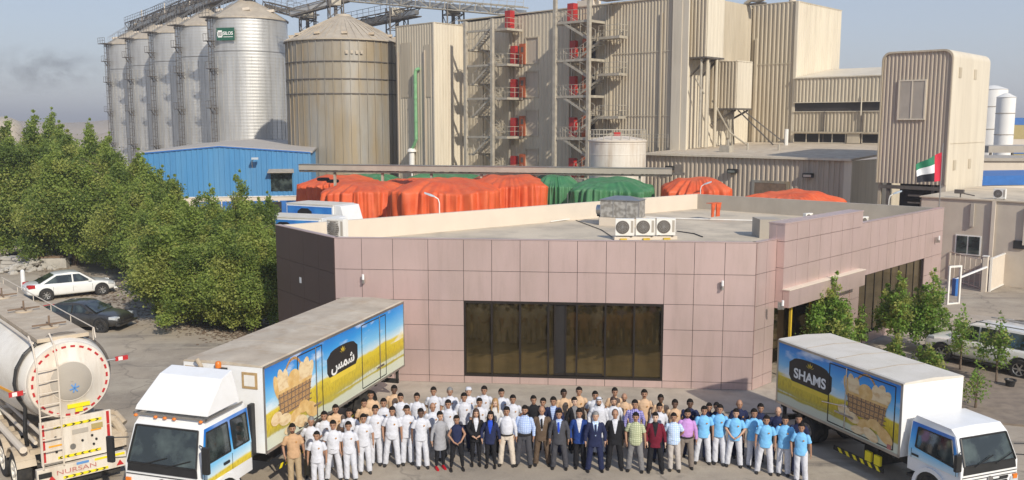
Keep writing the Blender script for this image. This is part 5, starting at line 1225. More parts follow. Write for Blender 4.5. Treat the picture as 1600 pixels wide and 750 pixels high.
# ------------------------------------------------------------------ vehicles
def wheel(parent, x, y, r, w_, side, rimm=None, spokes=6, name='wheel', dual=False):
    """side = +1 faces +x. Axis along x."""
    wobj = MB().lathe([(r*.62,-w_/2),(r*.93,-w_/2),(r,-w_/2*.8),(r,w_/2*.8),(r*.93,w_/2),(r*.62,w_/2)], 36, axis='x', cap=False).build(name, M_tyre, parent, smooth=True, loc=(x, y, r))
    s = side; rm = MB(); f = w_/2*s
    rm.lathe([(r*.64,f*.98),(r*.60,f*.9),(r*.56,f*.4),(r*.2,f*.35)], 30, axis='x', cap=False)
    rm.lathe([(r*.2,f*.3),(r*.18,f*.85),(r*.05,f*.9)], 16, axis='x')
    for k in range(spokes):
        a = 2*math.pi*k/spokes; rm.bar((f*.6,math.cos(a)*r*.12,math.sin(a)*r*.12),(f*.85,math.cos(a)*r*.60,math.sin(a)*r*.60),r*.13,r*.05,up=(1,0,0))
    rm.build('rim', rimm or M_rim, wobj, smooth=True)
    MB().lathe([(r*.60,f*.2),(r*.60,f*.3)], 24, axis='x').build('brake_disc', M_black, wobj)
    if dual: MB().lathe([(r*.62,-w_/2),(r*.95,-w_/2),(r,-w_/2*.8),(r,w_/2*.8),(r*.95,w_/2),(r*.62,w_/2)], 30, (-s*w_*1.1,0,0), axis='x').build('inner_tyre', M_tyre, wobj)
    return wobj
def quad_panel(pts, th=.012):
    """thin plate from 4 (or n) points, thickness inward along the plate's normal"""
    P = [Vector(p) for p in pts]; n = (P[1]-P[0]).cross(P[2]-P[0]).normalized()*th; k = len(P); mb = MB()
    mb.add([p for p in P] + [p-n for p in P], [tuple(range(k)), tuple(range(2*k-1, k-1, -1))] + [(i,k+i,k+(i+1)%k,(i+1)%k) for i in range(k)]); return mb

def logo(parent, side_x, y, z, s, sx, words, arabic=False, ydir=1):
    """Badge on the box side: black shaped board, gold emblem, lettering, yellow ribbon. ydir = direction of reading along y."""
    nx = sx; root = MB()
    W, H = 1.0*s, .42*s
    pts = []
    for k in range(13):
        a = math.pi*k/12; pts.append((-W*math.cos(a)*1.0, H*.62 + .25*H*math.sin(a)*1.6))
    pts = [(-W, -H*.55), (-W*.86, -H*.95), (W*.86, -H*.95), (W, -H*.55), (W, H*.45), (W*.82, H*.72)] + [(W*.82*math.cos(math.pi*k/10), H*.72 + .30*H*math.sin(math.pi*k/10)) for k in range(1, 10)] + [(-W*.82, H*.72), (-W, H*.45)]
    def board(pts, x, m, nm, par, th=.004):
        mb = MB(); n = len(pts); mb.add([(side_x+nx*x, y+ydir*u, z+v) for u, v in pts] + [(side_x+nx*(x-th), y+ydir*u, z+v) for u, v in pts], [tuple(range(n)), tuple(range(2*n-1, n-1, -1))] + [(i, n+i, n+(i+1)%n, (i+1)%n) for i in range(n)]); return mb.build(nm, m, par)
    board([(u*1.05, v*1.08) for u, v in pts], .006, M_txt_w, 'logo_rim', parent)
    b = board(pts, .010, M_blackl, 'logo_board', parent)
    board([(-W*.82,-H*1.35),(W*.82,-H*1.35),(W*.84,-H*.98),(-W*.84,-H*.98)], .014, M_yelr, 'logo_ribbon', parent)
    em = []
    for k in range(5):
        a = math.pi*(k-2)/6 + math.pi/2; c, s_ = math.cos(a), math.sin(a)
        em.append([(W*.05*c, H*.38+W*.05*s_), (W*.14*c-.03*s_*W, H*.38+W*.14*s_), (W*.22*c, H*.38+W*.22*s_), (W*.14*c+.03*s_*W, H*.38+W*.14*s_)])
    for e in em: board(e, .014, M_gold, 'logo_ray', parent)
    me = text_mesh(words, H*(1.05 if not arabic else 1.15), M_txt_w, bold=.012*s, width=W*1.5)
    o = link('logo_lettering', me, parent)
    # text lies in XY facing +Z -> stand it on the side; reading direction along ydir*y
    rz = R(90) if nx > 0 else R(-90)
    o.rotation_euler = (R(90), 0, rz); o.location = (side_x + nx*.018, y, z - H*.28)
    return b
def bread(parent, side_x, y, z, s, sx, ydir=1):
    rr = random.Random(5)
    def disc(u, v, ru, rv, rot, m, nm, x, n=18):
        pts = [(u + ru*math.cos(2*math.pi*k/n)*math.cos(rot) - rv*math.sin(2*math.pi*k/n)*math.sin(rot), v + ru*math.cos(2*math.pi*k/n)*math.sin(rot) + rv*math.sin(2*math.pi*k/n)*math.cos(rot)) for k in range(n)]
        poly(pts, m, nm, x)
    def poly(pts, m, nm, x):
        mb = MB(); n = len(pts); P = [(side_x+sx*(x+.008), y+ydir*u*s, z+v*s) for u, v in pts] + [(side_x+sx*(x+.005), y+ydir*u*s, z+v*s) for u, v in pts]
        mb.add(P, [tuple(range(n)), tuple(range(2*n-1, n-1, -1))] + [(i, n+i, n+(i+1)%n, (i+1)%n) for i in range(n)]); groups.setdefault(nm, []).append((mb, m))
    groups = {}
    # handle
    hp = [( .62*math.cos(math.pi*k/14)*.8, .55+.62*math.sin(math.pi*k/14)) for k in range(15)]; hi = [(u*.86, .55+(v-.55)*.88) for u, v in hp][::-1]
    poly(hp + hi, M_bask, 'basket_handle', .006)
    disc(-.60,.62,.17,.40,.22, M_bread2,'loaf',.008); disc(-.80,.55,.14,.36,.35, M_bread,'loaf',.007); disc(-.40,.60,.15,.36,.05, M_bread2,'loaf',.009)
    disc(.60,.66,.19,.36,-.35, M_bread2,'loaf',.009); disc(.80,.56,.18,.34,-.6, M_bread2,'loaf',.008); disc(.38,.60,.16,.34,-.12, M_bread2,'loaf',.010)
    disc(0,.58,.30,.26,0, M_bread,'loaf',.012)
    poly([(-.80,.40),(.90,.40),(.76,-.25),(-.68,-.25)], M_bask, 'wicker_basket', .014)
    for v0 in (.28,.12,-.04,-.18): poly([(-.79+.02*v0,v0),(.88,v0),(.87,v0-.035),(-.78,v0-.035)], M_timb, 'basket_band', .0155)
    for k in range(9): poly([(-.74+.19*k,.36),(-.70+.19*k,.36),(-.66+.175*k,-.24),(-.69+.175*k,-.24)], M_timb, 'basket_rod', .0165)
    poly([(-.84,.44),(.94,.44),(.92,.36),(-.82,.36)], M_bread, 'basket_rim', .0175)
    for u, v, a, b_, r in ((-.9,-.22,.26,.17,.1),(-.5,-.36,.30,.16,-.15),(0,-.42,.30,.16,.2),(.45,-.30,.28,.17,-.1),(.86,-.5,.38,.20,-.5),(.3,-.66,.34,.17,-.3),(-.25,-.68,.30,.13,.1)): disc(u,v,a,b_,r, M_bread if (u*10) % 2 < 1 else M_bread2,'bread_roll',.0195+.001*abs(u))
        
    for nm, L in groups.items():
        mb = MB(); ms = []
        for b, m in L:
            if m not in ms: ms.append(m)
            mb.add(b.v, b.f, ms.index(m))
        mb.build(nm, ms, parent)

def box_truck(name, label, loc, rz, W, Lb, zb, zt, vis, cab, roofm, pic_seed, words, logo_y, bread_y, livery_flip, cabW, cabL, zc, deflector=False, wheels=(), arabic=False):
    """local frame: forward is -y; cargo box from y=0 back to Lb, x from 0 to W*sgn; vis = +1 if the +x side is toward the camera"""
    t = thing(name, label, 'truck', loc, rz, 'liveried box trucks')
    x0, x1 = (-W, 0) if vis > 0 else (0, W)
    xs = 0.0
    MB().bx(x0,0,zb,x1,Lb,zt-.05).build('cargo_box', M_whitef, t, bevel=.02)
    rf = MB(); xm = (x0+x1)/2
    for k in range(1):
        rf.loft([[(x0-.01,y,zt-.05),(x1+.01,y,zt-.05),(x1-.05,y,zt+.0),(xm,y,zt+.05),(x0+.05,y,zt+.0)] for y in (-.01, Lb*.33, Lb*.66, Lb+.01)])
    rf.build('cargo_roof', roofm, t)
    for y in [Lb*k/4 for k in (1,2,3)]: MB().loft([[(x,y-.025,z),(x,y+.025,z),(x,y+.025,z+.012),(x,y-.025,z+.012)] for x, z in ((x0+.04,zt-.01),(xm,zt+.042),(x1-.04,zt-.01))]).build('roof_seam', M_dust, t)
    pm = picture_mat('printed_livery', zb, zt-.08, livery_flip)
    sp = MB().bx(-.001 if vis > 0 else -.008, .06, zb+.05, .008 if vis > 0 else .001, Lb-.06, zt-.09).build('livery_panel', pm, t)
    fr = MB(); s = vis*.012
    def strip(y0, z0, y1, z1, w_=.045, m=None, mb=None): (mb or fr).bar((s, y0, z0), (s, y1, z1), .012, w_, up=(0,0,1)) if abs(y1-y0) > abs(z1-z0) else (mb or fr).bx(min(0,vis*.018), y0-w_/2, min(z0,z1), max(0,vis*.018), y0+w_/2, max(z0,z1))
    strip(0,zb+.02,Lb,zb+.02,.08); strip(0,zt-.06,Lb,zt-.06,.07); strip(.03,zb,.03,zt-.05,.07); strip(Lb-.03,zb,Lb-.03,zt-.05,.07); fr.build('side_frame', M_steel, t)
    for (d0, d1) in cab['doors']:
        dm = MB(); strip(d0,zb+.12,d0,zt-.18,.03,mb=dm); strip(d1,zb+.12,d1,zt-.18,.03,mb=dm); strip(d0,zt-.18,d1,zt-.18,.03,mb=dm); strip(d0,zb+.12,d1,zb+.12,.03,mb=dm)
        do = dm.build('side_door', M_chas, t); hb = MB(); hb.tube((vis*.03,d1-(d1-d0)*.28,zb+.1),(vis*.03,d1-(d1-d0)*.28,zt-.14),.02); hb.build('lock_bar', M_chrome, do); MB().bx(min(vis*.01,vis*.05),d1-(d1-d0)*.42,zb+.5,max(vis*.01,vis*.05),d1-(d1-d0)*.12,zb+.56).build('handle', M_chrome, do)
    bread(t, 0, bread_y, zb+.98*(zt-zb)/2.3, 1.02*(zt-zb)/2.3, vis, ydir=1 if vis > 0 else -1)
    logo(t, 0, logo_y, zb+.62*(zt-zb), cab['logo'], vis, words, arabic, ydir=1 if vis > 0 else -1)
    # chassis
    ch = MB()
    for x in (xm-.42, xm+.42): ch.bx(x-.06,-cabL*.9,zb-.38,x+.06,Lb-.1,zb-.14)
    y = .3
    while y < Lb: ch.bx(x0+.08,y-.05,zb-.14,x1-.08,y+.05,zb-.0); y += .6
    ch.bx(xm-.5,1.2,zb-.75,xm+.5,1.9,zb-.3).bx(x0+.15,Lb-.25,zb-.6,x1-.15,Lb-.15,zb-.45)
    for x in (x0+.2,x1-.2): ch.bx(x-.04,Lb-.25,zb-.6,x+.04,Lb-.15,zb)
    ch.build('chassis', M_chas, t)
    gd = MB(); gx = -.06*vis
    gy0, gy1 = cab['guard']
    gd.bar((gx,gy0,zb-.62),(gx,gy1,zb-.62),.03,.14); gd.build('side_guard', M_chas, t)
    yy = gy0+.1; yb = MB()
    while yy < gy1-.3: yb.add([(gx+vis*.018,yy,zb-.68),(gx+vis*.018,yy+.12,zb-.68),(gx+vis*.018,yy+.22,zb-.56),(gx+vis*.018,yy+.10,zb-.56),(gx+vis*.028,yy,zb-.68),(gx+vis*.028,yy+.12,zb-.68),(gx+vis*.028,yy+.22,zb-.56),(gx+vis*.028,yy+.10,zb-.56)],[(0,1,2,3),(7,6,5,4),(0,4,5,1),(1,5,6,2),(2,6,7,3),(3,7,4,0)]); yy += .3
    yb.build('guard_stripe', M_refy, t)
    for (yw, r, dual) in wheels:
        for sd_, xx in ((1, x1-.22 if yw > 0 else xm+cab.get('dx',0)+cabW/2-.10), (-1, x0+.22 if yw > 0 else xm+cab.get('dx',0)-cabW/2+.10)): wheel(t, xx, yw, r, .26, sd_, M_rim, 6, dual=dual)
        MB().tube((x0+.3,yw,r),(x1-.3,yw,r),.07).build('axle', M_chas, t)
        if yw > 0:
            for sd_, xx in ((1, x1-.2), (-1, x0+.2)):
                mg = MB(); P = [(yw+math.cos(a)*(r+.1), r+math.sin(a)*(r+.1)) for a in [math.pi*k/10 for k in range(11)]]
                for a, b in zip(P[:-1], P[1:]): mg.bar((xx,a[0],min(a[1],zb-.03)),(xx,b[0],min(b[1],zb-.03)),.3,.02)
                mg.build('mudguard', M_chas, t)
    # cab: side profile lofted across the width, narrower at the roof
    xm = xm + cab.get('dx', 0)
    cx0, cx1 = xm-cabW/2, xm+cabW/2; yf = -cabL; yr = -.18; z_lo = cab['zlo']; zbelt = cab['belt']; zr = zc
    def ring(x, inset, top): # (y,z)
        return [(x,yf+.03,z_lo),(x,yf,z_lo+.25),(x,yf+.02,zbelt),(x+inset,yf+.30+.0,top-.16),(x+inset*1.3,yf+.50,top),(x+inset*1.3,yr-.12,top+.02),(x+inset,yr,top-.14),(x,yr,zbelt),(x,yr,z_lo+.1),(x,yr-.45,z_lo+.1)]
    arch = [(-.0)]
    body = MB(); rings = [ring(cx0, .10, zr), ring(cx0+.12, .0, zr+.02), ring(xm, 0, zr+.05), ring(cx1-.12, -.0, zr+.02), ring(cx1, -.10, zr)]
    body.loft(rings); body.build('cab', M_whitef, t, smooth=True, bevel=.03)
    # windscreen and windows
    def lerp(a, b, f): return a + (b-a)*f
    y0w, z0w = yf+.02, zbelt+.02; y1w, z1w = yf+.30, zr-.16
    zs0 = cab['ws']; f0 = (zs0-zbelt)/(z1w-zbelt)
    ws = [(cx0+.10, lerp(y0w,y1w,f0)-.012, zs0),(cx1-.10, lerp(y0w,y1w,f0)-.012, zs0),(cx1-.19, y1w-.012, z1w+.0),(cx0+.19, y1w-.012, z1w+.0)]
    W1 = quad_panel([(a,b-.02,c) for a,b,c in ws], .03).build('windscreen', M_glass, t)
    lowb = quad_panel([(cx0+.08, yf-.022, zs0-.22),(cx1-.08, yf-.022, zs0-.22),(cx1-.10, lerp(y0w,y1w,f0)-.035, zs0),(cx0+.10, lerp(y0w,y1w,f0)-.035, zs0)], .03).build('cowl_panel', M_black, t)
    wp = MB(); wp.bar((xm-.55,yf-.05,zs0-.02),(xm+.1,yf+.02,zs0+.18),.02); wp.bar((xm+.15,yf-.05,zs0-.02),(xm+.8,yf+.02,zs0+.18),.02); wp.build('wiper', M_black, t)
    seal = MB()
    for a, b in zip(ws, ws[1:]+ws[:1]): seal.bar(Vector(a)+Vector((0,-.03,0)), Vector(b)+Vector((0,-.03,0)), .035)
    seal.build('window_seal', M_black, W1)
    for sd_ in (1, -1):
        xb = cx1 if sd_ > 0 else cx0; o = sd_*.006
        def S(y, z): # point on side surface, leaning in above the belt
            f = max(0, (z-zbelt)/(zr-.16-zbelt)); return (xb - sd_*.10*f + o, y, z)
        dy0, dy1 = yf+.34, yr-.05
        split = cab.get('split')
        pm2 = cab['mat']
        lv = MB(); ze = [z_lo+.12, zbelt]
        lower = quad_panel([S(yf+.10,z_lo+.45),S(yr-.02,z_lo+.45),S(yr-.02,zbelt),S(yf+.10,zbelt)][::sd_], .004).build('door_livery', pm2, t)
        up = quad_panel([S(yf+.10,zbelt+.0),S(yr-.02,zbelt+.0),S(yr-.02,zr-.14),S(yf+.36,zr-.14)][::sd_], .004).build('door_livery', pm2, t)
        zw0 = zbelt + .08; zw1 = zr-.24
        def win(ya, yb, yc, yd, nm='side_window'):
            A_ = [Vector(p)+Vector((sd_*.012,0,0)) for p in (S(ya,zw0-.12 if cab.get('dip') else zw0),S(yb,zw0),S(yc,zw1),S(yd,zw1))]
            o_ = quad_panel(A_[::sd_], .01).build(nm, M_glass, t); e_ = MB()
            for a, b in zip(A_, A_[1:]+A_[:1]): e_.bar(a, b, .03)
            e_.build('window_seal', M_black, o_)
        if split: win(yf+.22, split-.06, split-.06, yf+.42); win(split+.08, yr-.12, yr-.12, split+.08)
        else: win(yf+.20, yr-.25, yr-.25, yf+.42)
        dh = MB(); dh.bx(xb+sd_*.01-.012, (split or yr)-.38, zbelt-.18, xb+sd_*.03+.012, (split or yr)-.15, zbelt-.12); dh.build('door_handle', M_black, t)
        dl = MB(); 
        for yy in ([yf+.16, split, yr-.04] if split else [yf+.16, yr-.12]): dl.bar(S(yy,z_lo+.45), S(yy,zbelt), .012, .012)
        dl.build('door_gap', M_black, t)
        # mirror
        MB().path([S(yf+.12,zr-.45),(xb+sd_*.28,yf-.12,zr-.42)], .015).build('mirror_arm', M_black, t); MB().path([S(yf+.12,zbelt+.1),(xb+sd_*.28,yf-.12,zbelt+.12)], .015).build('mirror_arm', M_black, t)
        MB().bx(xb+sd_*.28-.09,yf-.18,zbelt+.02,xb+sd_*.28+.09,yf-.08,zr-.38).build('mirror', M_black, t, bevel=.03)
        # front wheel arch
        yw, r, _ = [w for w in wheels if w[0] < 0][0]
        ar = MB(); P = [(yw+math.cos(a)*(r+.09), r+math.sin(a)*(r+.09)) for a in [math.pi*k/12 for k in range(13)]]; Q = [(yw+math.cos(a)*(r+.20), r+math.sin(a)*(r+.20)) for a in [math.pi*k/12 for k in range(13)]]
        n = len(P); xa, xc = xb-sd_*.28, xb+sd_*.05
        ar.loft([[(xa,p[0],p[1]),(xc,p[0],p[1]),(xc,q[0],q[1]),(xa,q[0],q[1])] for p, q in zip(P, Q)]); ar.build('wheel_arch', M_whitef, t, smooth=True)
        MB().lathe([(r+.09,0),(r+.09,.01)], 28, (xb+(.003 if sd_ > 0 else -.013),yw,r), 'x').build('arch_shade_disc', M_black, t)  # flat black disc stands in for the shade inside the arch
        MB().bx(min(xb-sd_*.25,xb+sd_*.02),yf-.02,z_lo+.02,max(xb-sd_*.25,xb+sd_*.02),yf+.03,z_lo+.28).build('headlight', M_head, t, bevel=.01)
        MB().bx(min(xb-sd_*.5,xb-sd_*.02),yw+.5,z_lo-.12,max(xb-sd_*.5,xb-sd_*.02),yw+.85,z_lo-.04).build('step', M_chas, t)
    for x_a, x_b in ((cx0+.03,cx0+.17),(cx1-.17,cx1-.03)): MB().bx(x_a,yf-.035,zs0-.52,x_b,yf+.0,zs0-.40).build('corner_lamp', M_orl, t)
    MB().bx(cx0+.04,yf-.018,zs0-.30,cx1-.04,yf+.0,zs0-.285).build('panel_gap', M_black, t)
    MB().bx(cx0+.04,yf-.018,z_lo+.36,cx1-.04,yf+.0,z_lo+.372).build('panel_gap', M_black, t)
    MB().bx(cx0+.02,yf-.12,z_lo-.22,cx1-.02,yf+.12,z_lo+.02).build('bumper', M_whitef, t, bevel=.03)
    gr = MB()
    for k in range(4): gr.bx(xm-.6,yf-.03,z_lo+.08+k*.06,xm+.6,yf-.0,z_lo+.11+k*.06)
    gr.build('grille', M_black, t)
    MB().lathe([(.085,0),(.085,.02),(.06,.025)], 20, (xm,yf-.045,zs0-.42), 'y').build('front_badge', M_chrome, t)
    MB().bx(xm+.35,yf-.03,zs0-.45,xm+.62,yf-.005,zs0-.40).build('name_strip', M_black, t)
    MB().bx(xm-.26,yf-.14,z_lo-.17,xm+.26,yf-.12,z_lo-.06).build('number_plate', M_txt_w, t)
    st = MB(); st.lathe([(.2,-.015),(.2,.015)],18,(xm+.45*vis,yf+.55,zbelt+.1),'y').build('steering_wheel', M_black, t)
    return t, dict(xm=xm, cx0=cx0, cx1=cx1, yf=yf, yr=yr, x0=x0, x1=x1)

def cab_livery(name, z0, z1):
    m = picture_mat(name, z0, z1, 1)
    for nd in m.node_tree.nodes:
        if nd.type == 'MAP_RANGE' and abs(nd.inputs[4].default_value-.95) < .01: nd.inputs[4].default_value = .25
    cr = [n for n in m.node_tree.nodes if n.type == 'VALTORGB'][0].color_ramp.elements
    return m
big_cab = dict(dx=-.16, doors=[(1.72,3.1),(5.7,7.5)], logo=1.0, guard=(.6,5.5), zlo=.75, belt=1.62, ws=1.66, split=-1.05, mat=cab_livery('cab_livery_large', .45, 2.45), dip=False)
ARAB = '\uFEB2\uFEE4\uFEB7'
bt, bi = box_truck('box_truck', 'large box truck with bread basket and Arabic badge livery, white cab with roof deflector', (-6.5, 22.7, 0), R(-16.9), 2.42, 9.05, 1.24, 3.62, 1, big_cab, M_ctop, 1, ARAB, 4.4, 1.50, 1, 2.16, 2.36, 2.68, wheels=((-1.45,.50,False),(6.3,.50,True)), arabic=True)
# wind deflector, marker lamps, exhaust, beacon, notices
xm = bi['xm']
df = MB(); yf, yr = bi['yf'], bi['yr']
df.loft([[(xm-1.05,yf+.42,2.84),(xm+1.05,yf+.42,2.84),(xm+1.02,yf+.46,2.95),(xm-1.02,yf+.46,2.95)],[(xm-1.04,yf+1.30,2.84),(xm+1.04,yf+1.30,2.84),(xm+.92,yf+1.25,3.55),(xm-.92,yf+1.25,3.55)],[(xm-1.04,yf+1.78,2.84),(xm+1.04,yf+1.78,2.84),(xm+.90,yf+1.70,3.66),(xm-.90,yf+1.70,3.66)]]); df.build('wind_deflector', M_whitef, bt, bevel=.02)
rk = MB(); rk.bx(xm-1.05,yf+.36,2.74,xm+1.05,yf+.40,2.79).bx(xm-1.05,yf+.36,2.74,xm-1.02,yf+1.9,2.79).bx(xm+1.02,yf+.36,2.74,xm+1.05,yf+1.9,2.79); rk.build('roof_rail', M_steel, bt)
for x in (-.98,-.40,-.13,.14,.90): MB().ball((xm+x,yf+.36,2.72),.055,.05,.04,10,6).build('marker_lamp', M_orl, bt, smooth=True)
MB().path([(bi['x0']+.62,-.10,1.2),(bi['x0']+.62,-.10,3.5),(bi['x0']+.54,-.16,3.72)], .06, 10).build('exhaust_stack', M_dust, bt)
b_ = MB().bx(xm+.03,-.22,3.44,xm+.33,-.02,3.50).build('beacon_bracket', M_black, bt); MB().lathe([(.08,0),(.08,.13),(.05,.17),(.01,.18)], 14, (xm+.12,-.12,3.51)).build('beacon', M_orl, b_, smooth=True)
for x0_, z0_, in ((bi['x1']-.62, 2.98), (bi['x0']+.06, 3.02)):
    f = MB().bx(x0_,-.02,z0_,x0_+.46,-.005,z0_+.44).build('cardboard_frame', mat('cardboard_tape', (.45,.30,.14), .8, var=.2, scale=8), bt); MB().bx(x0_+.07,-.026,z0_+.07,x0_+.39,-.021,z0_+.37).build('paper_notice', M_white, f)
MB().bx(bi['cx1']-.1,yr+.0,1.2,bi['cx1']+.02,yr+.22,2.6).build('air_intake', M_black, bt, bevel=.03)
MB().bx(xm-.9,-.32,.8,xm+.9,-.02,1.22).build('gearbox_cover', M_chas, bt)
MB().bx(xm-.95,yf+.3,2.0,xm-.45,yf+.9,2.4).build('seat', M_black, bt) if False else None

sm_cab = dict(doors=[(.25,2.85)], logo=.98, guard=(.6,2.6), zlo=.62, belt=1.32, ws=1.36, split=None, mat=cab_livery('cab_livery_small', .25, 2.0), dip=True)
st_, si = box_truck('box_truck', 'small box truck at right with SHAMS badge, bread basket livery and white roof', (10.45, 23.2, 0), R(20.8), 2.12, 5.3, .95, 3.02, -1, sm_cab, M_ctop2, 2, 'SHAMS', 3.72, 1.35, -1, 1.92, 1.92, 2.16, wheels=((-1.0,.40,False),(3.9,.40,True)))
MB().bx(-.03,.30,1.05,-.018,.44,1.19).build('reflector', M_txt_r, st_)
for k in (0, 1): MB().bx(.05+.0,.75+.35*k,.40,.13,.98+.35*k,.68).build('battery_box', M_refy, st_, bevel=.01)
MB().tube((-.03,2.0,1.75),(-.03,3.1,1.60),.018).build('grab_bar', M_chrome, st_)

# small blue liveried trucks behind the office
def small_truck(px, py, Y, rz, label, W=2.0, Lb=4.2, cabside=1):
    p = aty(px, py, Y); zt = p.z; t = thing('delivery_truck', label, 'truck', (p.x, Y, 0), rz, 'blue sided delivery trucks by the warehouse')
    MB().bx(-Lb/2,-W/2,.9,Lb/2,W/2,zt).build('cargo_box', M_whitef, t, bevel=.02)
    MB().bx(-Lb/2-.02,-W/2-.02,zt,Lb/2+.02,W/2+.02,zt+.05).build('cargo_roof', M_ctop2, t)
    MB().bx(-Lb/2+.08,-W/2-.02,1.0,Lb/2-.08,-W/2-.002,zt-.1).build('livery_panel', mat('blue_print', (.02,.12,.48), .4, col2=(.05,.25,.62), scale=1.2), t)
    lg = MB(); lg.prism([( -.9,zt-.75),(-.9,zt-.4),(-.6,zt-.22),(-.1,zt-.22),(.2,zt-.4),(.2,zt-.75)], 'y', -W/2-.035, -W/2-.022); lg.build('logo_board', M_blackl, t)
    MB().bx(.9,-W/2-.035,zt-.95,1.3,-W/2-.022,zt-.6).build('yellow_mark', M_yelr, t)
    x = Lb/2
    cabm = MB(); cabm.loft([[(x+.1,y,.5),(x+.1,y,2.0),(x+.4,y,2.15),(x+1.2,y,2.1),(x+1.75,y,1.35),(x+1.8,y,.5)] for y in (-W/2+.08, W/2-.08)]); cabm.build('cab', M_whitef, t, bevel=.04)
    df_ = MB(); df_.loft([[(x+.02,y,2.16),(x+.02,y,zt+.05),(x+.5,y,zt+.0),(x+1.35,y,2.35),(x+1.45,y,2.16)] for y in (-W/2+.12, W/2-.12)]); df_.build('wind_deflector', M_whitef, t, bevel=.03)
    quad_panel([(x+1.22,-W/2+.14,2.06),(x+1.76,-W/2+.1,1.36),(x+1.76,W/2-.1,1.36),(x+1.22,W/2-.14,2.06)], .02).build('windscreen', M_glass, t)
    MB().bx(x+.35,-W/2+.05,1.35,x+1.2,-W/2+.075,1.95).build('side_window', M_glass, t)
    MB().bx(-Lb/2,-.4,.45,x+1.6,.4,.85).build('chassis', M_chas, t)
    for xx in (-Lb/2+1.0, x+.95):
        for yy, sd_ in ((-W/2+.18,-1),(W/2-.18,1)): MB().lathe([(.25,-.12),(.36,-.12),(.4,-.08),(.4,.08),(.36,.12),(.25,.12)], 20, (xx,yy,.4), 'y').build('wheel', M_tyre, t, smooth=True)
    return t
small_truck(500, 318, 55, R(-28), 'small truck with blue side and white wind deflector behind the office corner', Lb=3.6)
small_truck(468, 338, 49, R(-20), 'nearer small truck roof with blue side, just over the dark parapet', Lb=3.8)

